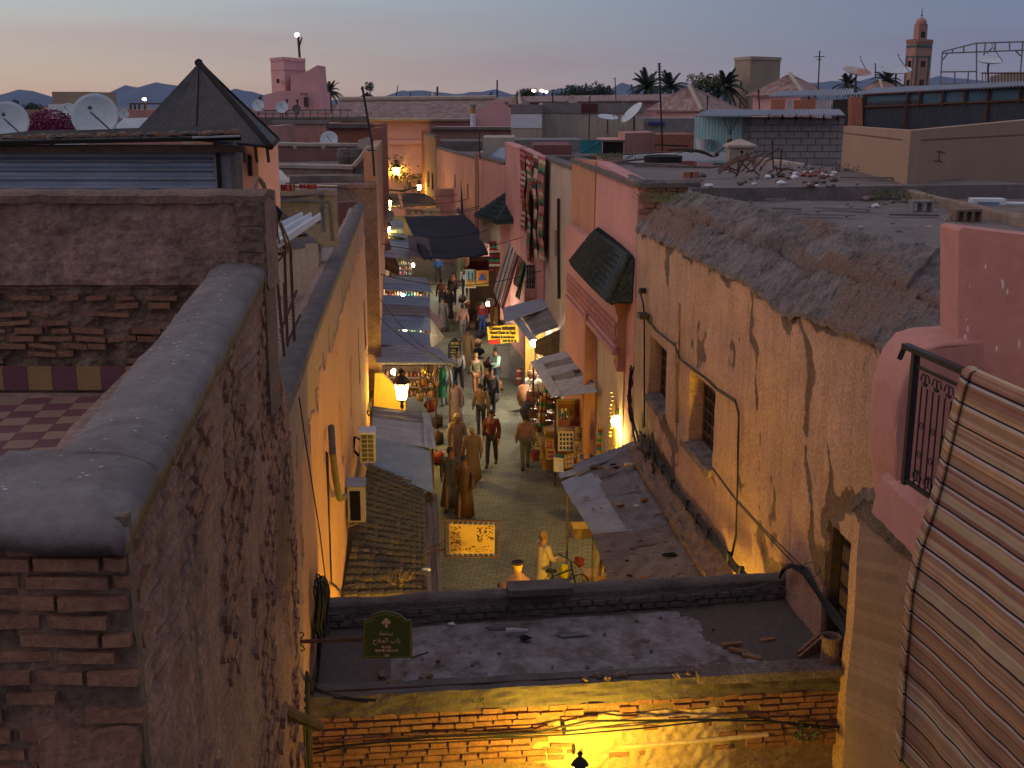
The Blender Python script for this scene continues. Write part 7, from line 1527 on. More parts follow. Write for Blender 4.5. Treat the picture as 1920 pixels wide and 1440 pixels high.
m = MB(); m.box((PY(403, 300, 12.4).x, 12.35, zb_-1), (PY(436, 300, 12.4).x, 12.6, PY(0, 268, 12.4).z)); part('post', m, mat('grey_panel', (.26, .25, .28)), sh_)
m = MB(); m.box((PY(405, 300, 12.3).x, 12.3, zb_-1), (PY(411, 300, 12.3).x, 12.36, PY(0, 272, 12.4).z)); part('dark_gap', m, M_void, sh_)
m = MB(); m.box((PY(436, 300, 12.4).x, 12.3, zb_-1), (PY(445, 300, 12.4).x, 12.6, PY(0, 275, 12.4).z)); part('edge_post', m, M_dark, sh_)
r_a, r_b = PY(-160, 268, 12.2), PY(452, 256, 12.2); m = MB(); m.hexa([r_a, r_b, r_b+Vector((-.8, 3, .06)), r_a+Vector((0, 3, .06))], [p-Vector((0, 0, .04)) for p in (r_a, r_b, r_b+Vector((-.8, 3, .06)), r_a+Vector((0, 3, .06)))]); part('roof', m, M_void, sh_)
m = MB(); m.box((r_a.x, 12.25, r_a.z-.10), (PY(455, 265, 12.2).x, 12.33, r_a.z-.03)); part('fascia', m, M_wood, sh_)
m = MB(); q = [PY(360, 257, 12.1), PY(450, 254, 12.1), PY(448, 252, 13.2), PY(362, 253, 13.2)]; m.hexa(q, [p-Vector((0, 0, .015)) for p in q]); part('metal_flashing', m, M_zinc, sh_)
for i in range(54):
 u = R.uniform(0, 440); v = 262-u*.022; p = PY(u, v, 12.3+R.random()*.6); m = MB(); k = R.randrange(4)
 if k == 0: m.obox(p+Vector((0, 0, .02)), (R.uniform(.05, .2), R.uniform(-.05, .05), 0), (0, .03, 0), (0, 0, .012))
 else: m.rock(p+Vector((0, 0, .02)), R.uniform(.02, .06), i, (1.4, 1, .6))
 top('roof_rubble', m, [M_brick, M_dark, M_wood2, M_mortar][k], ['flat timber scrap', 'brick lump', 'stone lump', 'clay lump'][k]+' lying on the roof edge of the corrugated shed', 'rubble', 'rubble on the shed roof')
pyv = empty('black_pyramid_roof', tuple(PY(375, 270, 17)), 'black woven sheeted pyramid roof on a small pavilion at upper left', 'roof')
ap = PY(373, 117, 17.5); c1 = PY(240, 262, 16.2); c2 = PY(368, 262, 16.0) ; c3 = PY(508, 276, 15.2); c4 = PY(522, 262, 18.0)
def weave(t, n, l, pos, col, h):
 ck = n('ShaderNodeTexBrick'); sp = n('ShaderNodeSeparateXYZ'); l(pos, sp.inputs[0]); cb = n('ShaderNodeCombineXYZ'); l(sp.outputs[2], cb.inputs[0]); l(sp.outputs[0], cb.inputs[1]); l(cb.outputs[0], ck.inputs['Vector'])
 ck.inputs['Scale'].default_value = 1; ck.inputs['Brick Width'].default_value = .055; ck.inputs['Row Height'].default_value = .028; ck.inputs['Mortar Size'].default_value = .006
 ck.inputs['Color1'].default_value = (1, 1, 1, 1); ck.inputs['Color2'].default_value = (.65, .65, .65, 1); ck.inputs['Mortar'].default_value = (.2, .2, .2, 1)
 x = n('ShaderNodeMixRGB', blend_type='MULTIPLY'); x.inputs[0].default_value = .8; l(col, x.inputs[1]); l(ck.outputs[0], x.inputs[2]); return x.outputs[0], ck.outputs[0]
M_weave = mat('black_weave', (.075, .073, .085), (.05, .048, .058), scale=3, rough=.7, bump=.5, extra=weave)
for (P_, Q_, nm) in ((c1, c2, 'left_face'), (c2, c3, 'front_face'), (c3, c4, 'right_face')):
 m = MB(); m.grid(lambda a, b: P_.lerp(Q_, a).lerp(ap, b)+Vector((0, -.02*noise.noise(Vector((a*4, b*4, P_.x))), -.10*math.sin(PI*b)*math.sin(PI*a)*.4)), 14, 20, .03, (0, -1, .3)); part(nm, m, M_weave, pyv)
for (P_, r_) in ((c3, .045), (c2, .012), (c4, .03)):
 m = MB(); m.tube([P_, ap], r_, 5); part('seam', m, M_void, pyv)
m = MB(); m.tube([c3, c4], .03, 5); m.tube([c1, c2, c3], .02, 5); part('edge', m, M_void, pyv)
m = MB(); m.rock(ap, .06, 2); part('cap', m, M_void, pyv)
for (u, v) in ((478, 300), (455, 290), (500, 300)):
 m = MB(); m.tube([PY(u, 272, 15.5), PY(u+4, 305, 15.5)], .02, 4); part('strut', m, M_iron, pyv)
hut = empty('pale_roof_hut', tuple(PY(462, 330, 17)), 'pale pink roof hut with a slit opening below the black pyramid', 'hut')
m = MB(); q0, q1 = PY(440, 276, 17), PY(486, 345, 17); m.box((q0.x, 17, q1.z-1), (q1.x, 18.5, q0.z)); part('wall', m, M_pale, hut)
m = MB(); q0, q1 = PY(464, 291, 16.97), PY(473, 330, 16.97); m.box((q0.x, 16.95, q1.z), (q1.x, 17.0, q0.z)); part('slit_window', m, M_void, hut)
def dish(u, v, ru, rv, y, lab, mt=M_dish, mast=25, face=(0, -1, .4), arm=True, tilt=None):
 p = PY(u, v, y); r_ = ru*y/F/.97; e = empty('satellite_dish', tuple(p), lab, 'satellite dish')
 n_ = Vector(face).normalized(); a_ = n_.orthogonal().normalized(); b_ = n_.cross(a_)
 m = MB(); vs = []; rings = 7; seg_ = 28
 for off in (0, -.02*r_-.005):
  for i in range(rings+1):
   rr = r_*i/rings
   for k in range(seg_): t = 2*PI*k/seg_; vs.append(p + (a_*math.cos(t)+b_*math.sin(t))*rr + n_*(.22*r_*(i/rings)**2-.2*r_+off))
 fs = []; w = (rings+1)*seg_
 for i in range(rings):
  for k in range(seg_):
   k2 = (k+1) % seg_; fs.append((i*seg_+k, i*seg_+k2, (i+1)*seg_+k2, (i+1)*seg_+k)); fs.append((w+i*seg_+k2, w+i*seg_+k, w+(i+1)*seg_+k, w+(i+1)*seg_+k2))
 for k in range(seg_): k2 = (k+1) % seg_; fs.append((rings*seg_+k, rings*seg_+k2, w+rings*seg_+k2, w+rings*seg_+k))
 m.add(vs, fs); part('reflector', m, mt, e, smooth=True)
 if arm:
  m = MB(); f_ = p+n_*r_*1.0; m.tube([p-(b_ if b_.z > 0 else -b_)*r_*.9, f_-Vector((0, 0, r_*.15))], r_*.025+.004, 4); m.tube([f_, f_+Vector((0, 0, .02))+n_*-.08*r_], r_*.06+.01, 6); part('feed_arm', m, M_cement, e)
 m = MB(); m.tube([p-n_*r_*.25, p-n_*r_*.3-Vector((0, 0, r_*.3)), PY(u, v+mast, y)-n_*r_*.3], r_*.05+.01, 5); part('mast', m, M_rust, e)
dish(14, 228, 37, 36, 15, 'big pale blue dish cut by the left edge of the view', mast=50, face=(.25, -1, .35)); dish(178, 217, 41, 36, 15, 'big pale blue dish with a feed arm, above the shed roof', mast=45, face=(.15, -1, .35))
dish(232, 214, 9, 9, 30, 'small dish right beside the big feed arm dish', mast=14, face=(.3, -1, .3)); dish(127, 206, 13, 12, 34, 'mid sized dish behind the magenta bush', mast=14); dish(484, 198, 11, 11, 60, 'pale dish left of the pink tower foot, first of two', mast=20); dish(529, 201, 11, 12, 56, 'pale dish left of the black dish at the pink tower', mast=20)
dish(556, 204, 8, 8, 56, 'small black dish at the pink tower foot', mt=M_dark, mast=20); dish(617, 262, 16, 15, 52, 'pale dish half hidden behind the plum terrace wall', mast=10); dish(1140, 219, 18, 5, 56, 'flat tilted dish above the turquoise roof door', face=(.1, -.25, 1), mast=28); dish(1184, 211, 24, 6, 56, 'steeply tilted dish right of the flat one above the turquoise door', face=(-.75, -.25, .75), mast=40)
M_rd = mat('rusted_dish', (.38, .14, .06), (.48, .46, .44), scale=1.2)
dish(1607, 133, 25, 8, 62, 'satellite dish with rusty bowl on the long shed roof', mt=M_rd, face=(.1, -.3, 1), mast=30); dish(1681, 130, 26, 9, 62, 'clean white dish right of the rusty one on the long shed roof', face=(-.05, -.3, 1), mast=28); dish(1855, 112, 27, 7, 62, 'white dish under the metal pergola frame', face=(0, -.26, 1), mast=42); dish(727, 405, 12, 12, 66, 'faded dish on the far left lane roofs between two lanterns', mt=M_cement, mast=25)
dish(1074, 187, 9, 7, 100, 'small tan dish on the long beige building', mt=M_beige, mast=8)
mg = empty('bougainvillea', tuple(PY(95, 255, 20)), 'magenta bougainvillea bush between the two big dishes', 'bush'); m = MB()
for _ in range(2600):
 t = R.uniform(0, 2*PI); el = R.random()**.5; c = PY(97, 250, 20)+Vector((math.cos(t)*.50*el, math.sin(t)*.4*el, 0)); c.z += R.random()*.40*math.sqrt(max(0, 1-el*el))+.02*R.random()
 d = Vector((R.uniform(-1, 1), R.uniform(-1, 1), R.uniform(-1, 1))).normalized()*.02; o_ = d.orthogonal().normalized()*.014; m.add([c-d, c-o_, c+d, c+o_], [(0, 1, 2, 3)])
part('blossom', m, M_mag, mg); m = MB(); m.tube([PY(97, 275, 20), PY(97, 245, 20)], .05, 5); part('stem', m, M_wood, mg)
# generic block + background list
def blk(lab, u0, v0, u1, v1, y, d, mt, name='roof_building', cat='building', v0b=None, zb=0, wins=(), cop=None, bands=()):
 a, b = PY(u0, v0, y), PY(u1, v0b if v0b is not None else v0, y); e = empty(name, ((a.x+b.x)/2, y, zb), lab, cat)
 m = MB(); m.hexa([(a.x, y, zb), (b.x, y, zb), b, a], [(a.x, y+d, zb), (b.x, y+d, zb), b+Vector((0, d, 0)), a+Vector((0, d, 0))]); part('wall', m, mt, e)
 for (x0, y0, x1, y1) in wins:
  p, q = PY(x0, y0, y), PY(x1, y1, y); m = MB(); m.box((p.x, y-.02, q.z), (q.x, y+.2, p.z)); w = part('window', m, M_void, e)
  f = MB(); t = .04+.0006*y
  f.box((p.x-t, y-.06, p.z), (q.x+t, y-.01, p.z+t)); f.box((p.x-t, y-.06, q.z-t), (q.x+t, y-.01, q.z)); part('frame', f, M_wood2, w)
 for (x0, y0, x1, y1, mm, o_) in bands:
  p, q = PY(x0, y0, y), PY(x1, y1, y); m = MB(); m.box((p.x, y-o_, q.z), (q.x, y+.05, p.z)); part('panel', m, mm, e)
 if cop:
  m = MB(); h_ = .12+.001*y; m.hexa([a+Vector((-.1, -.12, 0)), b+Vector((.1, -.12, 0)), b+Vector((.1, -.12, h_)), a+Vector((-.1, -.12, h_))], [a+Vector((-.1, .5, 0)), b+Vector((.1, .5, 0)), b+Vector((.1, .5, h_)), a+Vector((-.1, .5, h_))]); part('coping', m, cop, e)
 return e
blk('low pink walled terrace under the crenellated tower', 430, 212, 760, 240, 120, 12, M_pale, cop=M_beige)
pt = empty('pink_tower', tuple(PY(545, 200, 125)), 'pink crenellated tower with a stepped stair wing and a lamp pole', 'tower')
def tri(uL, uC, uR, vt, vb, y, dl, dr, mt, e, nm='wall', vtL=None, vtR=None):
 cL, cC, cR = PY(uL, vtL or vt, y+dl), PY(uC, vt, y), PY(uR, vtR or vt, y+dr)
 zt = cC.z; cB = Vector((cL.x+cR.x-cC.x, cL.y+cR.y-cC.y, 0)); zb = PY(uC, vb, y).z-6
 m = MB(); base = [Vector((p.x, p.y, zb)) for p in (cL, cC, cR, cB)]; m.prism(base, (0, 0, zt-zb)); part(nm, m, mt, e); return cL, cC, cR, cB, zt
L_, C_2, R_2, B_2, zt = tri(507, 532, 572, 113, 250, 125, 3.2, 4.5, M_pale, pt)
for (P_, Q_, n_) in ((L_, C_2, 5), (C_2, R_2, 7)):
 for i in range(n_):
  q = P_.lerp(Q_, (i+.5)/n_); d = (Q_-P_)/n_*.32; d.z = 0; m = MB(); m.obox((q.x, q.y, zt+.17), d, Vector((-d.y, d.x, 0)).normalized()*.12, (0, 0, .17)); part('merlon', m, M_pale, pt)
 m = MB(); q = (P_+Q_)/2; d = (Q_-P_)/2; d.z = 0; m.obox((q.x, q.y, zt-.9), d*1.01, Vector((-d.y, d.x, 0)).normalized()*.07, (0, 0, .05)); part('string_course', m, M_pale, pt)
m = MB(); w0 = PY(533, 177, 123.5); m.prism([PY(545, 205, 124), PY(545, 140, 124), PY(563, 140, 124), PY(596, 122, 124), PY(603, 205, 124)], (0, 5, 0)); part('stair_wing', m, M_pale, pt)
m = MB(); m.prism([PY(495, 178, 122), PY(528, 170, 122), PY(602, 172, 122), PY(606, 212, 122), PY(494, 214, 122)], (0, 6, 0)); part('base_block', m, M_pale, pt)
for (x0, y0, x1, y1, yy) in ((520, 148, 524, 156, 125.5), (571, 182, 578, 200, 121.9), (565, 175, 567, 177, 121.9), (573, 175, 575, 177, 121.9)):
 p, q = PY(x0, y0, yy), PY(x1, y1, yy); m = MB(); m.box((p.x, yy-.5, q.z), (q.x, yy+.1, p.z)); part('window', m, M_wood, pt)
m = MB(); p = PY(562, 108, 126); m.tube([p, PY(559, 68, 126)], .13, 6); m.tube([PY(561, 88, 126), PY(566, 70, 126)], .09, 5); part('pole', m, M_rust, pt)
m = MB(); m.rock(PY(557, 65, 126), .22, 0.0, (1, 1, 1), n=8); part('floodlight', m, emit('flood_white', (1, .97, .9), 25), pt)
hl = empty('long_tiled_hall', tuple(PY(790, 260, 110)), 'long pink hall with a weathered clay tile roof across the end of the lane', 'building')
m = MB(); a, b = PY(693, 222, 112), PY(890, 222, 112); m.box((a.x-8, 112, 0), (b.x, 120, a.z)); part('wall', m, M_pale, hl)
m = MB(); m.prism([PY(884, 240, 111.9), PY(890, 214, 111.9), PY(932, 183, 111.9), PY(958, 203, 111.9), PY(958, 250, 111.9)], (0, 1, 0)); part('gable_wall', m, M_pale, hl)
m = MB(); m.box((a.x, 111.7, PY(0, 265, 112).z-.3), (b.x-1, 112.0, PY(0, 262, 112).z)); part('moulding', m, M_pale, hl)
tA2, tB2, tC2, tD2 = PY(615, 224, 111), PY(886, 224, 111), PY(930, 187, 119), PY(636, 190, 119)
def tileroof(e, A, B, C, D, n1, mt, seed=0, nm='roof_tiles', rows_=12):
 """joined, wavy tile field: too many small tiles to part"""
 m = MB(); nn = (B-A).cross(D-A).normalized(); nn = nn if nn.z > 0 else -nn; w = ((B-A).length+(C-D).length)/2/n1
 def fn(s, t):
  p = A.lerp(B, t).lerp(D.lerp(C, t), s); k = t*n1
  return p + nn*(w*.35*abs(math.sin(PI*k)) + .06*((s*rows_) % 1.0)*-1 + .05*noise.noise(Vector((s*rows_*2, k*1.7, seed))))
 m.grid(fn, rows_*3, n1*4, .12, nn); return part(nm, m, mt, e, stuff=True)
tileroof(hl, tA2, tB2, tC2, tD2, 80, M_tilet); m = MB(); m.tube([tD2+Vector((0, 0, .2)), tC2+Vector((0, 0, .2))], .25, 6); part('ridge', m, M_beige, hl)
m = MB(); m.tube([tA2, tB2], .15, 5); part('eave', m, M_beige, hl)
hr = empty('long_tiled_roof', tuple(PY(1080, 195, 135)), 'second long tiled roof running right on the skyline beyond the grey building', 'roof')
tileroof(hr, PY(930, 192, 130), PY(1262, 188, 130), PY(1262, 177, 137), PY(936, 182, 137), 90, M_tilet, rows_=6); m = MB(); m.box((PY(930, 200, 131).x, 131, 0), (PY(1262, 200, 131).x, 136, PY(0, 190, 131).z)); part('wall', m, M_pale, hr)
def hip(lab, ul, vl, ur, vr, ua, va, uc, vc, y, dback, mt=M_tilet, wall=M_pale, vb=20):
 e = empty('hipped_tile_roof', tuple(PY(ua, vl, y)), lab, 'roof'); Lp, Rp, Cp = PY(ul, vl, y+dback), PY(ur, vr, y+dback), PY(uc, vc, y); A_p = PY(ua, va, y+dback*.8)
 tileroof(e, Lp, Cp, A_p+Vector((0, 0, 0)), A_p+Vector((-.05, 0, 0)), 34, mt, rows_=12); tileroof(e, Cp, Rp, A_p+Vector((.05, 0, 0)), A_p, 34, mt, rows_=12)
 m = MB(); m.tube([Cp, A_p], .2, 6); part('hip_ridge', m, M_beige, e); m = MB(); m.prism([Vector((p.x, p.y, 3)) for p in (Lp+Vector((.8, .1, 0)), Cp+Vector((0, .8, 0)), Rp+Vector((-.8, .1, 0)))]+[Vector(((Lp.x+Rp.x)/2, y+dback*2, 3))], (0, 0, min(Lp.z, Cp.z, Rp.z)-3.1)); part('wall', m, wall, e)
 return e
hip('large hipped tile roof with a bold pale ridge, right of the tall aerial', 1208, 207, 1392, 206, 1292, 160, 1316, 208, 95, 7)
hip('smaller hipped tile roof in front of the square beige tower', 1396, 180, 1552, 172, 1481, 139, 1506, 176, 100, 7)
hip('tiny hipped tile roof just left of the minaret foot', 1612, 168, 1700, 166, 1650, 150, 1655, 168, 150, 5)
hip('tiny hipped tile roof on the skyline left of the long one', 790, 190, 835, 189, 811, 176, 815, 190, 140, 5); hip('small tiled peak at the right end of the long hall', 950, 196, 995, 196, 972, 176, 976, 197, 125, 5)
blk('pyramid topped kiosk hut base on the left skyline', 664, 190, 708, 200, 150, 4, M_pale)
m = MB(); q = [PY(664, 188, 150), PY(708, 188, 150), PY(686, 174, 152)]; m.prism(q, (0, 3, 0)); top('dark_pyramid_roof', m, M_void, 'small dark pyramid roof on the skyline left of the hall roof', 'roof')
sq_ = empty('square_tower', tuple(PY(1410, 180, 165)), 'plain beige square tower with one small window right of the palms', 'tower'); M_tw = mat('tower_beige', (.33, .26, .20), (.27, .21, .165), scale=.4, fine=.15)
L_, C_2, R_2, B_2, zt = tri(1378, 1408, 1464, 107, 185, 165, 5, 4, M_tw, sq_)
for (P_, Q_) in ((L_, C_2), (C_2, R_2)):
 q = (P_+Q_)/2; d = (Q_-P_)/2; d.z = 0; m = MB(); m.obox((q.x, q.y, zt-.1), d*1.02, Vector((-d.y, d.x, 0)).normalized()*.12, (0, 0, .22)); part('coping', m, M_beige, sq_)
for (x0, y0, x1, y1) in ((1388, 150, 1397, 170),):
 P_ = L_.lerp(C_2, .5); nn = Vector((L_.y-C_2.y, C_2.x-L_.x, 0)).normalized(); nn = nn if nn.y < 0 else -nn; p, q = PY(x0, y0, P_.y), PY(x1, y1, P_.y); m = MB(); m.obox((P_.x, P_.y, (p.z+q.z)/2), (C_2-L_).normalized()*.45, nn*.08, (0, 0, .8)); w = part('window_surround', m, M_beige, sq_); m = MB(); m.obox(Vector((P_.x, P_.y, (p.z+q.z)/2))+nn*.1, (C_2-L_).normalized()*.22, nn*.03, (0, 0, .5)); part('window', m, M_void, w)
mn = empty('minaret', tuple(PY(1725, 160, 300)), 'pink minaret with green tile bands, crenellations and a domed lantern', 'minaret'); M_min = mat('minaret_pink', (.40, .22, .18), (.35, .19, .155), scale=.3, fine=.1); M_grn = mat('green_band', (.05, .16, .14), bump=0)
L_, C_2, R_2, B_2, zt = tri(1700, 1718, 1749, 79, 165, 300, 4, 4, M_min, mn)
Ls = [(L_, C_2, 6), (C_2, R_2, 9)]
for (P_, Q_, n_) in Ls:
 nn = Vector((P_.y-Q_.y, Q_.x-P_.x, 0)).normalized(); nn = nn if nn.y < 0 else -nn; dd = (Q_-P_); dd.z = 0; hl_ = dd.length/2; du = dd.normalized(); q = (P_+Q_)/2
 for i in range(n_): c = P_.lerp(Q_, (i+.5)/n_); m = MB(); m.obox((c.x, c.y, zt+.35), du*hl_/n_*.55, nn*.3, (0, 0, .45)); part('merlon', m, M_min, mn)
 for (zo, hh) in ((-.9, .30), (-3.4, .12)): m = MB(); m.obox(Vector((q.x, q.y, zt+zo))+nn*.05, du*hl_*.9, nn*.1, (0, 0, hh)); part('tile_band', m, M_grn, mn)
 for s in (-.68, .68): m = MB(); m.obox(Vector((q.x, q.y, zt-8))+du*hl_*s+nn*.05, du*.22, nn*.1, (0, 0, 4.6)); part('tile_band', m, M_grn, mn)
 for zo in (-5.2, -9.8):
  for s in (-.14, .14): m = MB(); m.obox(Vector((q.x, q.y, zt+zo))+du*hl_*s+nn*.06, du*.25, nn*.1, (0, 0, .75)); part('window', m, M_void, mn)
m = MB(); c4 = (L_+R_2)/2; k_ = .52
base = [Vector((c4.x+(p.x-c4.x)*k_, c4.y+(p.y-c4.y)*k_, zt)) for p in (L_, C_2, R_2, B_2)]; m.prism(base, (0, 0, PY(0, 45, 303).z-zt)); part('lantern_tower', m, M_min, mn)
z2 = PY(0, 45, 303).z; m = MB(); m.lathe((c4.x, c4.y, z2), [(1.35, 0), (1.3, .7), (.9, 1.3), (.3, 1.6), (.08, 1.65)], 14); part('dome', m, M_min, mn)
m = MB(); m.tube([(c4.x, c4.y, z2+1.5), (c4.x, c4.y, z2+4)], .07, 5); m.rock((c4.x, c4.y, z2+2.2), .28, 1); m.rock((c4.x, c4.y, z2+2.9), .2, 1); part('finial', m, M_iron, mn)
for s in (-.3, .3): m = MB(); q = base[1].lerp(base[2], .5+s*.4); m.obox(Vector((q.x, q.y-.1, zt+2.0)), (.2, 0, 0), (0, .1, 0), (0, 0, .7)); part('window', m, M_void, mn)
bw2 = empty('block_walled_house', tuple(PY(1440, 330, 42)), 'grey concrete block house under a thin zinc roof, turquoise sheet side on its left', 'building'); yB = 42
a, b = PY(1395, 222, yB), PY(1583, 218, yB); zb2 = 8.1
m = MB(); m.box((a.x, yB+.06, 0), (b.x, yB+6, a.z-.02)); part('wall', m, M_dark, bw2)
bh_, bwid = .235, .52; M_blk2 = mat('concrete_block', (.34, .30, .30), (.26, .23, .23), scale=5, bump=.6, bs=30, fine=.25); r_ = 0; z = 8.15
while z + bh_ < a.z+.05:
 x = a.x - (bwid/2 if r_ % 2 else 0)
 while x < b.x:
  x0, x1 = max(x+.012, a.x), min(x+bwid-.012, b.x)
  if x1-x0 > .06: m = MB(); m.box((x0, yB-R.uniform(-.01, .015), z+.01), (x1, yB+.1, z+bh_-.012)); part('concrete_block', m, M_blk2, bw2)
  x += bwid
 z += bh_; r_ += 1
m = MB(); m.box((PY(1393, 222, yB).x-.02, yB-.08, 8), (PY(1402, 222, yB).x, yB+.2, a.z)); part('pier', m, M_cement, bw2)
ta, tb_ = PY(1303, 220, 44), PY(1394, 218, yB-.05)
for j in range(5):
 p0, p1 = ta.lerp(tb_, j/5), ta.lerp(tb_, (j+1.02)/5); z0 = PY(1350, 305, 43).z
 m = MB(); m.grid(lambda s, t: Vector((p0.x+(p1.x-p0.x)*s, p0.y+(p1.y-p0.y)*s-.02*math.sin(s*18), z0+(p0.z-z0)*t)), 12, 4, .015, (0, -1, 0)); part('turquoise_sheet', m, mat('turquoise_paint', (.22, .42, .47), (.19, .37, .42), scale=2, streak=(.30, .28, .24), fine=.12, bump=.1), bw2)
q = [PY(1300, 218, yB-.8), PY(1585, 216, yB-.9), PY(1575, 205, yB+7), PY(1330, 206, yB+7)]
corr('zinc_roof', q[0], q[1], q[2], q[3], 60, .03, M_zinc, bw2, nu=2)
for i in range(6): m = MB(); p = PY(1440+i*26, 219, yB-.05); m.box((p.x, yB-.03, p.z-.12), (p.x+.06, yB+.03, p.z+.1)); part('rafter', m, M_rust, bw2)
for (u, v) in ((1369, 250), (1374, 272)):
 m = MB(); m.rock(PY(u, v, yB-.3), .07, u); top('cord_knot', m, M_goods[5], 'teal knot in the cords on the turquoise sheet wall, %s one' % ('upper' if v < 260 else 'lower'), 'cord')
m = MB()
for u in (1356, 1368, 1372, 1384): m.tube([PY(u, 222, yB-.1), PY(1369, 250, yB-.3)], .012, 3)
m.tube([PY(1369, 250, yB-.3), PY(1374, 272, yB-.3)], .015, 3); top('cords', m, M_iron, 'thin cords fanning down the turquoise sheet wall', 'cord')
ck = empty('vent_chimney', tuple(PY(1386, 298, 38)), 'small pink chimney box with a pyramid cap and round hole', 'chimney'); p = PY(1387, 297, 38); m = MB(); m.box((p.x-.38, 37.7, p.z-.3), (p.x+.38, 38.4, PY(0, 276, 38).z)); part('box', m, M_beige, ck)
zc_ = PY(0, 276, 38).z; m = MB(); m.add([(p.x-.48, 37.6, zc_), (p.x+.48, 37.6, zc_), (p.x+.48, 38.5, zc_), (p.x-.48, 38.5, zc_), (p.x-.48, 37.6, zc_+.07), (p.x+.48, 37.6, zc_+.07), (p.x+.48, 38.5, zc_+.07), (p.x-.48, 38.5, zc_+.07), (p.x, 38.05, zc_+.28)], [(0, 3, 2, 1), (0, 1, 5, 4), (1, 2, 6, 5), (2, 3, 7, 6), (3, 0, 4, 7), (4, 5, 8), (5, 6, 8), (6, 7, 8), (7, 4, 8)]); part('cap', m, M_beige, ck)
m = MB(); c = PY(1391, 285, 37.69); m.tube([c, c+Vector((0, .03, 0))], .05, 10); part('hole', m, M_void, ck)
bb = empty('tan_box_house', (10, 30, 8), 'plain tan roof block, pale left side and dark right side, at right', 'building')
cC, cL, cR = PZ(1706, 372, 8.3), None, None; y_ = 27.0
cC = PY(1708, 245, y_); cL = PY(1582, 236, 34.5); cR = PY(1960, 222, 33.5)
M_tan = mat('tan_render', (.36, .235, .16), (.32, .205, .14), scale=.6, fine=.1, bump=.15, streak=(.30, .20, .15))
m = MB(); f = lambda p, z: Vector((p.x, p.y, z)); m.hexa([f(cL, 7.5), f(cC, 7.5), cC, cL], [f(cL, 7.5)+Vector((.3, .1, 0)), f(cC, 7.5)+Vector((.35, .3, 0)), cC+Vector((.35, .3, 0)), cL+Vector((.3, .1, 0))]); part('wall', m, M_tan, bb)
m = MB(); m.hexa([f(cC, 7.5), f(cR, 7.5), cR, cC], [f(cC, 7.5)+Vector((-.05, .35, 0)), f(cR, 7.5)+Vector((-.2, .35, 0)), cR+Vector((-.2, .35, 0)), cC+Vector((-.05, .35, 0))]); part('wall', m, M_tan, bb)
m = MB(); back = cL+(cR-cC); m.prism([f(cL, cC.z-.25), f(cC, cC.z-.25), f(cR, cC.z-.25), f(back, cC.z-.25)], (0, 0, .04)); part('roof', m, M_roof, bb)
m = MB(); q = cC.lerp(cR, .12); 
for (u, v, u2, v2) in ((1716, 276, 1772, 286), (1718, 288, 1768, 304)): m.tube([PY(u, v, 27.5), PY(u2, v2, 28.4)], .012, 4)
m.tube([PY(1746, 282, 28), PY(1748, 302, 28), PY(1762, 302, 28.2), PY(1760, 284, 28.2)], .01, 4); top('rebar_frame', m, M_rust, 'rusty reinforcing bar frame sticking out of the dark side of the tan block', 'rebar')
def par(pts, z, h, w, mt, lab):
 P_ = [PZ(u, v, z) for u, v in pts]; L_2 = len(P_)-1
 def fn(a, b):
  t = a*L_2; i = min(int(t), L_2-1); p = P_[i].lerp(P_[i+1], t-i); return Vector((p.x+.1*b, p.y+w*b, z+h*math.sin(PI*min(1, .15+b*.85))**.4+.03*noise.noise(Vector((a*L_2*4, b*3, z)))))
 m = MB(); m.grid(fn, 60*L_2, 5, .5, (0, 0, 1)); return top('low_parapet', m, mt, lab, 'parapet')
par([(1375, 300), (1480, 315), (1583, 338)], 8.45, .22, .5, M_beige, 'low pale parapet running in front of the block walled house')
par([(1560, 345), (1700, 372), (1800, 396), (1930, 428)], 8.42, .20, .45, mat('parapet_tan', (.30, .22, .175), (.20, .15, .12), scale=3, bump=.6), 'low tan parapet crossing the dusty roof in front of the tan block')
for (u, v, lab) in ((1850, 384, 'left white air conditioner on the far right roof, partly cut'), (1900, 392, 'right white air conditioner on the far right roof, partly cut')):
 e = empty('air_conditioner', tuple(PY(u, v+8, 25)), lab, 'air conditioner'); p = PY(u, v, 25); m = MB(); m.obox(p, (.34, -.05, 0), (.03, .2, 0), (0, 0, .14)); part('casing', m, M_white, e); m = MB(); m.obox(p+Vector((-.06, -.205, -.01)), (.22, -.03, 0), (0, .02, 0), (0, 0, .09)); part('grille', m, M_blue, e)
ls_ = empty('long_roof_shed', tuple(PY(1680, 230, 48)), 'long rusty roof shed with red posts and dark blue sheeting behind bars, at right', 'shed')
yS = 48
P0, P1, P2 = PY(1445, 178, 56), PY(1595, 176, 52), PY(1960, 158, 44)
def sedge(a): return P1.lerp(P2, a)
corr('zinc_roof', PY(1440, 181, 56), PY(1600, 178, 51.5), PY(1602, 166, 58), PY(1460, 172, 62), 30, .04, M_zinc, ls_, nu=2); corr('zinc_roof', PY(1592, 178, 51.5), PY(1965, 159, 44), PY(1965, 150, 50), PY(1640, 166, 58), 60, .04, M_zinc, ls_, nu=2)
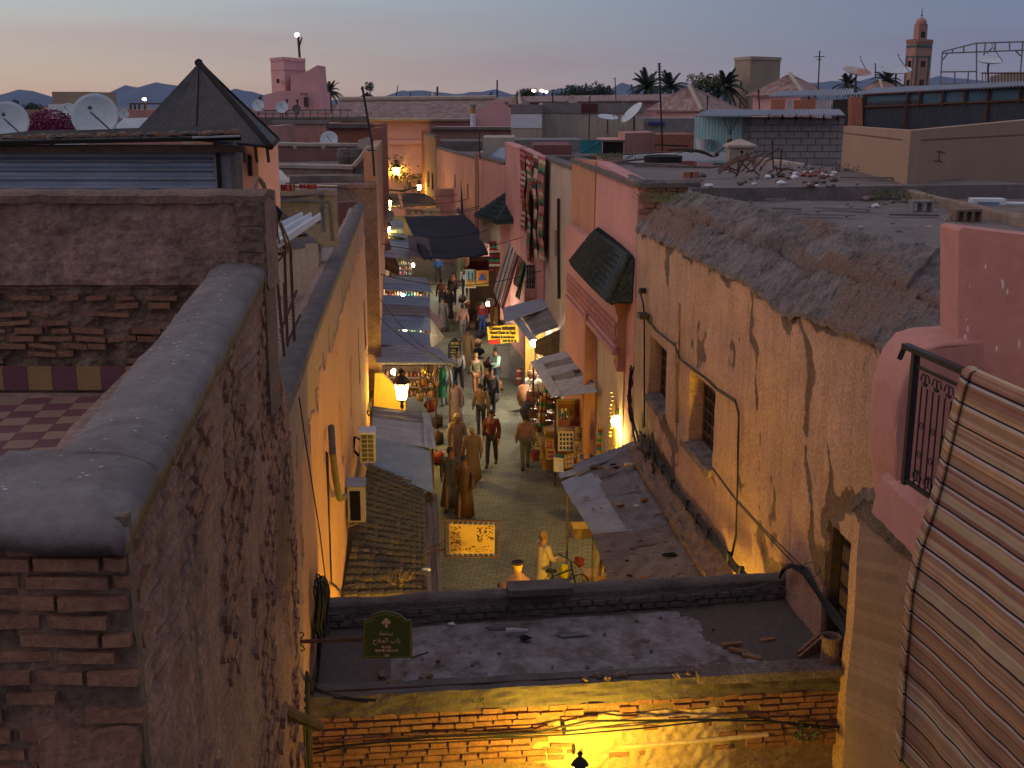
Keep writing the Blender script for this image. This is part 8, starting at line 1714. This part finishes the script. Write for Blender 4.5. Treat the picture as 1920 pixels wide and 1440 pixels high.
for (u0, u1, vt0, vt1, mt, lab) in ((1447, 1474, 187, 186, M_brick2, ''), (1477, 1487, 188, 188, M_zinc, ''), (1489, 1530, 188, 187, M_brick2, ''), (1532, 1560, 188, 186, M_zinc, ''), (1563, 1594, 187, 185, M_goods[12], '')):
 a_, b_ = PY(u0, vt0, 55.5-(u0-1447)*.025), PY(u1, vt1, 55.5-(u1-1447)*.025); n_ = max(2, int((u1-u0)/5)); zl = a_.z-1.6
 for i in range(n_):
  p0, p1 = a_.lerp(b_, i/n_), a_.lerp(b_, (i+.8)/n_); m = MB(); m.hexa([f(p0, zl), f(p1, zl), p1, p0], [f(p0, zl)+Vector((0, .08, 0)), f(p1, zl)+Vector((0, .08, 0)), p1+Vector((0, .08, 0)), p0+Vector((0, .08, 0))]); part('cladding_board', m, mt, ls_)
m = MB(); q = [PY(1596, 182, 51), PY(1616, 181, 50.6), PY(1618, 240, 50.6), PY(1596, 240, 51)]; m.prism(q, (0, .5, 0)); part('brick_pier', m, M_brick2, ls_)
p0, p1 = PY(1618, 178, 50.8), PY(1965, 160, 44.5); zl = 7.8
m = MB(); m.hexa([f(p0, zl), f(p1, zl), p1, p0], [v_+Vector((0, .1, 0)) for v_ in (f(p0, zl), f(p1, zl), p1, p0)]); part('blue_sheeting', m, mat('blue_plastic', (.05, .12, .18), (.035, .09, .14), rough=.5), ls_)
for i in range(70):
 a_ = p0.lerp(p1, (i+.5)/70)-Vector((0, .12, 0)); m = MB(); m.tube([f(a_, zl), a_-Vector((0, 0, .45 if i > 22 else .3))], .02, 4); part('bar', m, M_rust, ls_)
for (fz) in (0.0, .52): m = MB(); m.tube([p0-Vector((0, .15, fz)), p1-Vector((0, .15, fz))], .05, 4); part('rail', m, M_rust, ls_)
for i in (0, .26, .33, .46, .58, .70, .86): a_ = p0.lerp(p1, i)-Vector((0, .16, 0)); m = MB(); m.obox(a_-Vector((0, 0, 1.2 if i in (.26, .7) else .3)), (.05, 0, 0), (0, .05, 0), (0, 0, 1.2 if i in (.26, .7) else .3)); part('post', m, M_rust, ls_)
pg = empty('metal_pergola', tuple(PY(1840, 160, 55)), 'bare tubular metal pergola frame on the far right roof', 'pergola')
for a_, b_ in (((1767, 97), (1830, 81)), ((1830, 81), (1925, 78)), ((1767, 100), (1925, 94)), ((1767, 97), (1763, 160)), ((1831, 81), (1831, 158)), ((1918, 78), (1912, 155)), ((1866, 80), (1866, 94)), ((1786, 93), (1786, 99)), ((1807, 87), (1807, 98)), ((1893, 79), (1893, 93)), ((1763, 135), (1832, 134)), ((1790, 135), (1790, 158)), ((1816, 135), (1814, 158)), ((1848, 80), (1845, 104)), ((1763, 158), (1840, 156)), ((1768, 112), (1778, 99)), ((1914, 105), (1903, 94)), ((1850, 100), (1860, 90))):
 m = MB(); m.tube([PY(*a_, 56), PY(*b_, 56)], .035, 5); part('tube', m, M_cement, pg)
m = MB()
for i in range(14): m.tube([PY(1842+i*6, 137, 54), PY(1842+i*6, 157, 54)], .02, 4)
m.tube([PY(1840, 137, 54), PY(1925, 137, 54)], .03, 4); top('roof_railing', m, M_rust, 'rusty bar railing under the pergola frame', 'railing')
m = MB(); m.grid(lambda a_, b_: PY(1856+a_*80, 152-b_*2-16*math.sin(PI*min(1, a_+.25)*.6), 58+b_*3), 10, 4, .6, (0, 0, 1)); top('roof_cover', m, M_beige, 'pale sagging cover heap behind the rusty railing at far right', 'cover')
def mast(u0, v0, u1, v1, y, lab, r=.02, el=(), name='aerial'):
 m = MB(); a_, b_ = PY(u0, v0, y), PY(u1, v1, y); m.tube([a_, b_], r, 5)
 for (t, w, ang) in el:
  c = a_.lerp(b_, t); w = w*y/F; m.tube([c-Vector((w*math.cos(ang), 0, w*math.sin(ang))), c+Vector((w*math.cos(ang), 0, w*math.sin(ang)))], r*.6, 4)
 return top(name, m, M_iron, lab, 'aerial', 'television aerials among the distant roofs' if lab.startswith('thin television') else None)
mast(697, 268, 679, 162, 30, 'leaning thin black mast above the left roofs', .03, [(.97, 3, .3), (.93, 3, -.4)]); mast(702, 330, 697, 262, 30, 'thin black pole on the left street corner', .03)
mast(1242, 285, 1236, 118, 45, 'tall comb shaped television aerial in the middle distance', .035, [(.99-i*.03, 3.2, .1) for i in range(9)]+[(.90, 8, 0)]); mast(1534, 170, 1537, 95, 62, 'aerial with loop reflector right of the hipped roofs', .035, [(.85, 9, .05), (.78, 4, 0)])
mast(1155, 190, 1153, 146, 70, 'thin hooked aerial on the skyline above the flat dish', .03, [(.98, 3, .4)]); mast(1104, 262, 1106, 175, 50, 'thin pole in front of the long beige building', .025); mast(1186, 178, 1184, 158, 200, 'tiny mast with round top on the skyline', .12, [(.95, 2, 0)])
mast(742, 188, 746, 160, 200, 'slanting thin mast on the left skyline', .08); mast(769, 188, 770, 172, 200, 'short mast on the left skyline', .08); mast(820, 180, 820, 162, 600, 'twin telecom mast on the horizon', .5, [(.5, 2, 0), (.8, 2, 0)]); mast(932, 182, 932, 150, 700, 'lattice telecom mast on the horizon centre', .5, [(.3, 2, 0)]); mast(1642, 145, 1641, 118, 500, 'faint telecom mast left of the minaret', .25)
mast(900, 300, 899, 250, 60, 'short thin pole on the salmon roofs', .03); mast(1450, 316, 1448, 262, 33, 'iron stake in the scrap heap on the dusty roof', .02)
blk('long beige and grey walled building in the middle distance', 1017, 193, 1207, 262, 82, 10, M_beige, bands=[(1017, 193, 1207, 212, M_cement, .06), (1090, 194, 1120, 212, mat('maroon_shutter', (.11, .04, .035)), .12)])
blk('white washed block left of the long beige building', 958, 196, 1017, 262, 80, 8, M_beige, bands=[(958, 196, 1016, 213, M_cement, .06), (958, 214, 1016, 240, M_white, .04)])
blk('dull red roofed lean-to left of the white washed block', 806, 240, 1000, 275, 100, 8, M_pink, bands=[(806, 238, 1000, 243, M_zinc2, .5)])
blk('brown shed corner with a white drum at the end of the lean-to', 790, 244, 818, 290, 106, 5, M_brick2)
m = MB(); m.tube([PY(804, 254, 105), PY(804, 272, 105)], .45, 10); top('water_drum', m, M_beige, 'pale drum fixed to the brown shed corner', 'drum')
chs = empty('yellow_chimney', tuple(PY(886, 236, 100)), 'slim chimney with an orange upper and white lower half', 'chimney')
for (v0, v1, mt) in ((200, 213, mat('orange_pipe', (.45, .22, .06))), (213, 240, M_white)): m = MB(); m.tube([PY(887, v0, 100), PY(887, v1, 100)], .22, 8); part('shaft', m, mt, chs)
m = MB(); m.tube([PY(887, 196, 100), PY(887, 200, 100)], .26, 8); part('cap', m, M_cement, chs)
blk('beige stair block below the white washed block', 905, 258, 965, 300, 62, 5, M_beige); blk('grey ridge wall behind the salmon houses', 955, 262, 1090, 285, 68, 4, M_cement); blk('maroon roof wall behind the hanging rugs', 1000, 272, 1072, 300, 50, 4, mat('maroon_plaster', (.2, .08, .075)))
rd = blk('rose roof hut with an open turquoise hatch door', 1130, 262, 1172, 290, 46, 3.4, M_pink2, name='roof_hut', cat='hut', wins=[(1131, 266, 1168, 288)])
m = MB(); q = [PY(1172, 250, 46), PY(1228, 248, 47.5), PY(1228, 290, 47.5), PY(1172, 290, 46)]; m.prism(q, (0, 3, 0)); part('wall', m, M_pink, rd)
m = MB(); m.prism([PY(1087, 263, 45), PY(1129, 262, 45.9), PY(1129, 288, 45.9), PY(1087, 288, 45)], (0, .06, 0)); dd_ = part('hatch_door', m, M_goods[5], rd); m = MB(); m.tube([PY(1088, 286, 44.9), PY(1128, 264, 45.8)], .03, 4); part('brace', m, mat('teal_dark', (.06, .2, .2)), dd_)
blk('low tiled lean-to right of the rose hut', 1228, 252, 1305, 285, 60, 4, M_brick2); blk('shadowed grey house below the large hipped roof', 1207, 222, 1310, 262, 75, 6, M_cement, bands=[(1215, 228, 1245, 232, M_goods[10], .3)])
blk('beige block far left of the pyramid', 97, 172, 163, 215, 110, 8, M_tw); blk('small white box left of the big dish', 90, 195, 116, 214, 60, 3, M_white); blk('long brown roof wall left of the pyramid', 220, 206, 300, 232, 80, 5, M_pink)
blk('pavilion on thin columns with a lamp, left of the pyramid', 243, 193, 275, 196, 95, 4, M_wood, zb=PY(0, 196, 95).z, name='roof_pavilion', cat='pavilion')
for u in (245, 253, 261, 272): m = MB(); m.tube([PY(u, 196, 95), PY(u, 208, 95)], .1, 5); top('column', m, M_wood, 'thin column of the roof pavilion left of the pyramid', 'column', 'pavilion columns')
for (u, v, y, c, s, lab) in ((271, 186, 94, (1, .85, .6), 15, 'tiny lamp over the roof pavilion'), (1001, 170, 250, (1, .55, .4), 12, 'left far red white lamp on the skyline'), (1016, 170, 250, (1, .55, .4), 12, 'middle far red white lamp on the skyline'), (1024, 172, 250, (1, .5, .35), 8, 'right far lamp on the skyline')):
 m = MB(); m.rock(PY(u, v, y), y*.0016, 1, n=6); top('lamp', m, emit('far_lamp%d' % s, c, s), lab, 'lamp')
m = MB(); m.prism([PY(205, 247, 16.5), PY(232, 222, 17), PY(255, 242, 17)], (0, 1.5, 0)); top('white_tent', m, M_white, 'small white tented roof left of the pyramid', 'tent')
blk('brick red terrace with low rail behind the plum wall', 515, 232, 612, 262, 70, 6, M_pink, cop=M_cement); blk('dark lattice fenced roof right of the brick red terrace', 612, 234, 705, 262, 66, 6, M_brick2, bands=[(612, 232, 700, 240, M_dark, .3)])
blk('deep red roof wall beside the pyramid', 500, 236, 520, 262, 62, 5, M_pink); blk('brick red pier at the right of the lattice roof', 694, 240, 706, 275, 58, 4, M_brick2)
blk('dark flat roof with railing under the pink tower', 480, 220, 660, 234, 85, 10, M_dark)
m = MB(); 
for i in range(12): m.tube([PY(498+i*14, 206, 84), PY(498+i*14, 222, 84)], .025, 4)
m.tube([PY(495, 207, 84), PY(660, 206, 84)], .03, 4); top('roof_railing', m, M_iron, 'thin railing along the dark flat roof under the pink tower', 'railing')
for i in range(34):
 y = 60+i*6; u = R.choice([R.uniform(470, 700), R.uniform(900, 1560), R.uniform(900, 1560)]); v = 200+R.uniform(-4, 6); mast(u, v+14, u+R.uniform(-3, 3), v-R.uniform(12, 34), y, 'thin television aerial among the distant roofs', .016+.0004*y, [(.97, 3, R.uniform(-.4, .4)), (.88, 2, 0)])
rm = random.Random(21); mm = [M_pink, M_pink2, M_beige, M_pale, M_brown, M_tan, M_orange2, M_cement]
for i in range(150):
 y = rm.uniform(130, 620); x = rm.uniform(-.55, .6)*y; 
 if abs(x+.05*y) < 3 and y < 135: continue
 w, d, h = rm.uniform(7, 16), rm.uniform(7, 14), rm.uniform(6.2, 9.4) + (y > 300)*rm.uniform(0, 1.2)
 e = empty('medina_house', (x, y, 0), 'distant flat roofed medina house in the spread of roofs below the mountains', 'house', 'distant medina houses')
 m = MB(); m.box((x-w/2, y, -.1), (x+w/2, y+d, h)); part('wall', m, rm.choice(mm), e)
 m = MB(); t = .3
 for bx_ in (((x-w/2-.02, y-.02, h), (x+w/2+.02, y+t, h+.8)), ((x-w/2-.02, y+d-t, h), (x+w/2+.02, y+d, h+.7)), ((x-w/2-.02, y+t, h), (x-w/2+t, y+d-t, h+.75)), ((x+w/2-t, y+t, h), (x+w/2+.02, y+d-t, h+.75))): m.box(*bx_)
 part('parapet', m, rm.choice(mm), e)
 for q in range(rm.randrange(4)): m = MB(); wx = x-w/2+w*rm.random()*.8; m.box((wx, y-.03, h-1.9), (wx+.8, y+.1, h-.8)); part('window', m, M_void, e)
 if rm.random() < .5: m = MB(); m.box((x-w*.2, y+d*.3, h), (x+w*.15, y+d*.7, h+rm.uniform(1.2, 2.2))); part('roof_room', m, rm.choice(mm), e)
# cloths over the far lane
def cloth(lab, pts, mt, name='cloth_canopy', sag=.25, nu=22, nv=16, seed=0, wr=.05, cat='canopy'):
 A, B, C, D = [PZ(u, v, z) for u, v, z in pts]
 def fn(s, t):
  p = A.lerp(B, s).lerp(D.lerp(C, s), t); return p + Vector((0, 0, -sag*math.sin(PI*s)*math.sin(PI*t) + wr*fr(Vector((s*3, t*3, seed)), .8, 4)+wr*.7*math.sin(s*14+t*9+seed)*.4))
 m = MB(); m.grid(fn, nu, nv, .02, (0, 0, 1)); return top(name, m, mt, lab, cat, smooth=True)
M_ink2 = mat('dark_blue_canvas', (.022, .026, .045), (.016, .018, .032), bump=.2)
cloth('huge dark blue black cloth stretched over the lane', [(796, 488, 3.6), (916, 478, 3.7), (888, 402, 3.9), (757, 406, 3.7)], M_ink2, nu=34, nv=30, wr=.08)
cloth('greyish mauve cloth along the left front corner of the dark cloth', [(768, 480, 3.65), (812, 489, 3.62), (803, 446, 3.8), (765, 440, 3.8)], mat('mauve_canvas', (.17, .125, .13), (.13, .10, .10)), seed=3)
cloth('crumpled grey plastic over the lane behind the dark cloth', [(850, 402, 3.8), (897, 404, 3.9), (888, 382, 4.0), (865, 380, 4.2)], mat('grey_film', (.25, .22, .25), (.17, .15, .18), rough=.4), seed=5, wr=.2)
cloth('dark sagging tarpaulin roof at the far part of the lane', [(755, 388, 3.6), (826, 384, 3.6), (795, 362, 3.8), (752, 362, 3.6)], mat('dark_brown_tarp', (.06, .045, .04)), seed=8)
cloth('small dark cloth on the far left lane side', [(705, 392, 3.5), (752, 388, 3.5), (745, 362, 3.6), (708, 362, 3.5)], mat('dark_brown_tarp', (.06, .045, .04)), seed=9)
cloth('dark red awning over the paintings on the right of the lane', [(865, 516, 2.5), (920, 508, 2.7), (915, 487, 3.0), (882, 490, 2.9)], M_goods[6], name='red_awning', cat='awning', sag=.1)
wb_ = empty('white_banner', tuple(PY(790, 403, 76)), 'white banner with faint red and grey marks hung across the far lane', 'banner')
m = MB(); m.grid(lambda s, t: PY(759+s*66, 392-2*s+t*13, 76)+Vector((0, .1*math.sin(s*9), 0)), 14, 3, .03, (0, -1, 0)); part('cloth', m, M_beige, wb_)
for i, (u, mt) in enumerate(((765, M_goods[3]), (769, M_cement), (780, M_goods[3]), (790, M_cement), (792, M_goods[3]), (808, M_cement))): m = MB(); p = PY(u, 398, 75.85); m.box((p.x-.05, 75.8, p.z-.14), (p.x+.06, 75.85, p.z+.12)); part('mark', m, mt, wb_)
left_roof([(758, 446), (755, 415), (712, 410), (712, 440)], 3.2, 3.2, 8, .03, [M_blue], 'far slate blue sheet roof beside the stacked lanterns', posts=False)
m = MB(); a_, b_ = PY(728, 326, 115), PY(760, 352, 113); m.prism([PY(728, 342, 113), PY(750, 340, 113), PY(750, 358, 113), PY(730, 352, 113)], (0, .2, 0)); top('white_sheet', m, M_white, 'white cloth hung below the far gatehouse lantern', 'cloth')
m = MB(); m.tube([PY(700, 352, 100), PY(725, 356, 100), PY(755, 358, 100), PY(785, 350, 100)], .08, 4); top('cable', m, M_cable, 'dark cable sagging across the far end of the lane', 'cable')
hang(917, 452, 948, 508, 52, 6, 'red black and green striped rug hung left of the big leaning rugs', [6, 12, 9, 6, 4, 12], nb=13)
def slant(lab, pts, ys, ks, nb, name='leaning_rug'):
 A, B, C, D = [PY(u, v, y) for (u, v), y in zip(pts, ys)]; e = empty(name, tuple((C+D)/2), lab, 'rug')
 for j in range(nb):
  m = MB(); s0, s1 = j/nb, (j+1)/nb
  m.grid(lambda s, t: A.lerp(B, s0+(s1-s0)*s).lerp(D.lerp(C, s0+(s1-s0)*s), t)+Vector((0, -.05*math.sin(t*6+s0*5), 0)), 2, 10, .03, (0, -1, 0)); part('stripe', m, M_goods[ks[j % len(ks)]], e)
slant('long cream and rust striped rug slung diagonally beside the shops', [(952, 450), (966, 470), (936, 572), (925, 545)], [47, 46, 44, 45], (4, 4, 3, 4, 11, 1), 8)
slant('dark red striped rug in the middle of the slung rugs', [(966, 470), (974, 482), (944, 582), (937, 574)], [46, 45.7, 43.8, 44], (3, 4, 3, 1), 5)
slant('bright orange and green edged rug at the right of the slung rugs', [(974, 478), (984, 492), (972, 540), (962, 532)], [45.8, 45.4, 44.8, 45], (0, 0, 0, 9), 4)
slant('dark blue green cloth behind the orange rug', [(984, 490), (988, 500), (974, 562), (966, 556)], [45.6, 45.4, 44.8, 45], (12, 9), 2)
M_sky = mat('painted_blue', (.16, .36, .50)); M_or2 = mat('painted_orange', (.50, .15, .03))
picture(872, 505, 892, 540, 51.5, .0, 'pale blue and ochre painting of towers hung by the right shops', M_sky, [(.5, .8, .94, .4, M_goods[7]), (.35, .42, .12, .5, M_goods[2]), (.68, .42, .12, .5, M_goods[2]), (.5, .65, .2, .3, M_goods[0])], frame=M_goods[4], fw=.05)
picture(893, 507, 916, 536, 51.2, .0, 'orange painting with a dark blue mosque form right of the tower painting', M_or2, [(.5, .42, .40, .26, M_goods[10]), (.5, .56, .62, .16, M_goods[10]), (.5, .25, .18, .12, M_goods[10]), (.5, .85, .9, .24, M_goods[7])], frame=M_goods[7], fw=.05)
rr_ = random.Random(9)
for i in range(26):
 u, v = rr_.uniform(898, 928), rr_.uniform(540, 600); y = PZ(u, v+26, 0).y; m = MB(); c = PY(u, v, y); r_ = rr_.uniform(.13, .3)
 n_ = 14; m.add([c]+[c+Vector((r_*math.cos(2*PI*k/n_), -.04, r_*math.sin(2*PI*k/n_))) for k in range(n_)]+[c+Vector((0, .03, 0))]+[c+Vector((r_*math.cos(2*PI*k/n_), -.01, r_*math.sin(2*PI*k/n_))) for k in range(n_)], [(0, 1+k, 1+(k+1) % n_) for k in range(n_)]+[(n_+1, n_+2+(k+1) % n_, n_+2+k) for k in range(n_)]+[(1+k, n_+2+k, n_+2+(k+1) % n_, 1+(k+1) % n_) for k in range(n_)])
 top('metal_tray', m, M_goods[8] if i % 2 else M_goods[11], ('brass' if i % 2 else 'white glazed')+' round tray in the wall of trays on the right of the lane', 'tray', ('brass' if i % 2 else 'white')+' trays by the lane')
for (u, v, h, k, lab) in [(922, 560, 58, 0, 'tall orange lit panel at the edge of the right shops'), (930, 575, 45, 7, 'tall yellow lit panel right of the orange one')]:
 m = MB(); a_, b_ = PY(u-3, v, 45.5), PY(u+3, v+h, 45.5); m.box((a_.x, 45.4, b_.z), (b_.x, 45.5, a_.z)); top('lit_banner', m, M_goods[k], lab, 'panel')
m = MB(); m.box((PY(926, 700, 44.2).x, 44.1, 0), (PY(955, 700, 44.2).x, 44.3, PY(0, 648, 44.2).z)); top('canvas_screen', m, M_cement, 'grey canvas screen behind the man in the mint shirt', 'screen')
for (u0, u1, v0, y, lab) in ((985, 1100, 600, 41.5, 'dim back wall of the bag shop under the brown plank canopy'), (880, 940, 470, 58, 'dim back wall of the far right shop')):
 m = MB(); a_, b_ = PY(u0, v0+40, y), PY(u1, v0+40, y); m.box((a_.x, y, 0), (b_.x, y+.2, 3.0)); top('shop_back_wall', m, M_goods[7] if u0 > 900 else M_goods[1], lab, 'wall')
for i in range(30):
 side = i % 2; y = 33+i*1.0; x = (xr(y)-1.7-rr_.random()*.4) if side else (xl(y)+1.9+rr_.random()*.3)
 if y < 40 and side: continue
 k = rr_.choice([0, 1, 2, 12, 3, 1]); m = MB(); m.rock(Vector((x, y, .2)), .24, i, (1, 1, .9), n=8); top('goods_heap', m, M_goods[k], 'low heap of goods at the foot of the %s shops' % ('right' if side else 'left'), 'goods', 'goods heaps on the %s' % ('right' if side else 'left'), smooth=True)
# dusty roof clutter
def onr(u, v): return PZ(u, v, 8.72 if v < 351 else 8.42)
rs = random.Random(8)
for (n_, u0, u1, v0, v1, r0_, r1_, lab, grp, mts) in [(46, 1300, 1570, 330, 372, .04, .11, 'clod or scrap of rubbish strewn between the scrap heap and the eave', 'rubbish strewn on the dusty roof', [M_mortar, M_dark, M_wood2, M_white]), (26, 1530, 1600, 352, 372, .04, .10, 'rubble lump in the heap by the long parapet', 'rubble heap by the parapet', [M_mortar, M_white, M_beige]), (22, 1480, 1570, 322, 334, .04, .09, 'white and brown scrap in the heap below the block wall', 'scrap heap below the block wall', [M_white, M_mortar, M_goods[3]]), (40, 1300, 1780, 345, 440, .015, .05, 'small stone scattered on the dusty roof', 'stones scattered on the dusty roof', [M_mortar, M_beige, M_cement]), (14, 1620, 1700, 365, 390, .03, .09, 'plastic scrap near the low parapet', 'plastic scraps near the parapet', [M_white, M_mortar, M_cement])]:
 for i in range(n_):
  m = MB(); r_ = rs.uniform(r0_, r1_); m.rock(onr(rs.uniform(u0, u1), rs.uniform(v0, v1))+Vector((0, 0, r_*.3)), r_, i, (1.2, 1, .6)); top('roof_stone', m, rs.choice(mts), lab, 'rubble', grp)
for (u, v, lab) in ((1289, 334, 'left red brick of the pair on the dusty roof'), (1302, 334, 'right red brick of the pair on the dusty roof')):
 m = MB(); m.obox(onr(u, v)+Vector((0, 0, .08)), (.10, 0, 0), (0, .08, 0), (0, 0, .07)); top('brick', m, M_brick2, lab, 'brick')
for (u, v, s, lab) in ((1725, 396, .2, 'grey hollow block lying on the dusty roof beyond the ridge'), (1810, 414, .24, 'tan hollow block with four cells near the rose parapet')):
 m = MB(); c = onr(u, v)+Vector((0, 0, .1)); 
 for (a_, b_) in (((-s, -.12), (s, -.10)), ((-s, .08), (s, .12))): m.box((c.x+a_[0], c.y-.15, c.z+a_[1]), (c.x+b_[0], c.y+.15, c.z+b_[1]))
 for k in range(4 if u > 1800 else 3): x = c.x-s+k*(2*s-.03)/(3 if u > 1800 else 2); m.box((x, c.y-.149, c.z-.099), (x+.03, c.y+.149, c.z+.079))
 top('hollow_block', m, M_mortar if u > 1800 else M_cement, lab, 'block')
sc_ = empty('scrap_heap', tuple(onr(1430, 330)), 'tangle of rusty iron scrap on the dusty roof', 'scrap heap')
for i in range(16):
 a_ = onr(rs.uniform(1375, 1470), rs.uniform(318, 335)); m = MB(); q = a_+Vector((rs.uniform(-.9, .9), rs.uniform(-.3, .3), rs.uniform(.05, .7))); m.tube([a_+Vector((0, 0, .03)), a_.lerp(q, .5)+Vector((0, 0, .12)), q], .022, 4); part('iron_bar', m, M_rust, sc_)
m = MB(); c = onr(1385, 334); m.grid(lambda s, t: c+Vector((s*.9-.5, t*.2, .1+.35*math.sin(s*2.2)+.1*t)), 10, 3, .02, (0, 0, 1)); part('bent_sheet', m, M_rust, sc_)
m = MB(); a_, b_ = onr(1352, 300), onr(1366, 275); m.tube([onr(1368, 322), Vector((a_.x+.3, a_.y, a_.z+.3)), Vector((a_.x+.25, a_.y, 9.3))], .025, 5); m.rock(Vector((a_.x+.25, a_.y, 9.35)), .1, 3); m.rock(Vector((a_.x-.15, a_.y, 8.9)), .1, 4); m.tube([Vector((a_.x+.25, a_.y, 9.3)), Vector((a_.x-.15, a_.y, 8.9))], .02, 4); top('machine_part', m, M_rust, 'old axle shaped machine part leaning left of the scrap heap', 'scrap')
for i, (u, v, l_, an, mt) in enumerate([(1160, 290, 1.6, .1, M_wood2), (1200, 288, 1.8, -.1, M_wood2), (1230, 296, 2.2, .05, M_white), (1330, 294, 1.8, .02, M_white), (1240, 272, 2.4, .15, M_iron), (1215, 308, 2.0, .2, M_wood2), (1260, 312, 2.2, -.05, M_wood2), (1290, 280, 1.6, -.3, M_iron), (1190, 300, 1.5, .4, M_wood2), (1320, 282, 1.6, .3, M_cement)]):
 c = PZ(u, v, 8.75); m = MB(); m.obox(c, (l_/2*math.cos(an), l_/2*math.sin(an), .06*math.sin(i)), (-.08*math.sin(an), .08, 0), (0, 0, .03+(.1 if mt is M_white else 0))); top('junk_plank', m, mt, ['weathered', 'bleached', 'white', 'long white', 'black iron', 'broken', 'thin', 'bent black', 'short', 'grey'][i]+' plank or beam in the junk on the roof behind the rose house', 'junk')
m = MB(); c = PZ(1295, 300, 8.75); m.grid(lambda s, t: c+Vector((s*1.6-.8, t*.8, .35*math.sin(PI*s*.9)*(1-t*.3))), 14, 3, .02, (0, 0, 1)); top('curled_sheet', m, M_zinc2, 'curled corrugated sheet in the junk behind the rose house', 'sheet')
m = MB(); m.lathe(PZ(1243, 304, 8.72), [(.6, 0), (.62, .2), (.55, .22), (.5, .05)], 16); top('old_tub', m, M_iron, 'round dark tub in the junk behind the rose house', 'tub')
m = MB(); m.lathe(PZ(1318, 280, 8.9), [(.2, 0), (.28, .35), (.3, .38), (.2, .1)], 12); top('white_bucket', m, M_white, 'white bucket in front of the turquoise sheet wall', 'bucket')
weed(PZ(1160, 300, 8.8), .7, 90, 'green weeds sprouting along the coping of the rose house', M_leaf2, leafs=.045, h=.3); weed(PZ(1250, 380, 8.72), .45, 90, 'weeds at the start of the shaggy mortar eave', M_leaf2, leafs=.035, h=.45)
weed(PZ(1540, 338, 8.45), .8, 90, 'dark green weed by the low parapet below the tan block', M_leaf, leafs=.07, h=.5); weed(PZ(1722, 384, 8.45), .4, 40, 'small weed at the foot of the low tan parapet', M_leaf2, leafs=.05, h=.6); weed(PZ(1662, 372, 8.45), .35, 40, 'pale weed beside the plastic scraps', M_leaf2, leafs=.05, h=.6)
for i in range(14):
 c = onr(rs.uniform(1330, 1720), rs.uniform(335, 420))+Vector((0, 0, .04)); an = rs.uniform(-.5, .5); l_ = rs.uniform(.2, .7); m = MB(); m.obox(c, (l_*math.cos(an), l_*math.sin(an), 0), (-.05*math.sin(an), .05, 0), (0, 0, .015)); top('timber_scrap', m, [M_wood2, M_dark, M_cement][i % 3], 'flat timber scrap lying on the dusty roof', 'timber', 'timber scraps on the dusty roof')
for i in range(7):
 y = 40+i*5.5; a_, b_ = Vector((xl(y)+.1, y, 5.0+rs.uniform(-.5, .8))), Vector((xr(y+2)-.1, y+2+rs.uniform(-2, 2), 5.2+rs.uniform(-.5, .8))); m = MB(); m.tube([a_.lerp(b_, t/8)-Vector((0, 0, .5*math.sin(PI*t/8))) for t in range(9)], .014, 4); top('cable', m, M_cable, 'thin cable strung across the lane above the awnings', 'cable', 'cables across the lane')
hz = bpy.data.materials.new('haze_air'); hz.use_nodes = True; t_ = hz.node_tree; t_.nodes.clear(); o_ = t_.nodes.new('ShaderNodeOutputMaterial'); v_ = t_.nodes.new('ShaderNodeVolumePrincipled')
v_.inputs['Color'].default_value = (.6, .75, 1, 1); v_.inputs['Density'].default_value = 4e-5; t_.links.new(v_.outputs[0], o_.inputs['Volume'])
m = MB(); m.box((-5200, -600, -40), (5200, 7000, 330)); hb = struct('haze', m, hz); hb['kind'] = 'stuff'
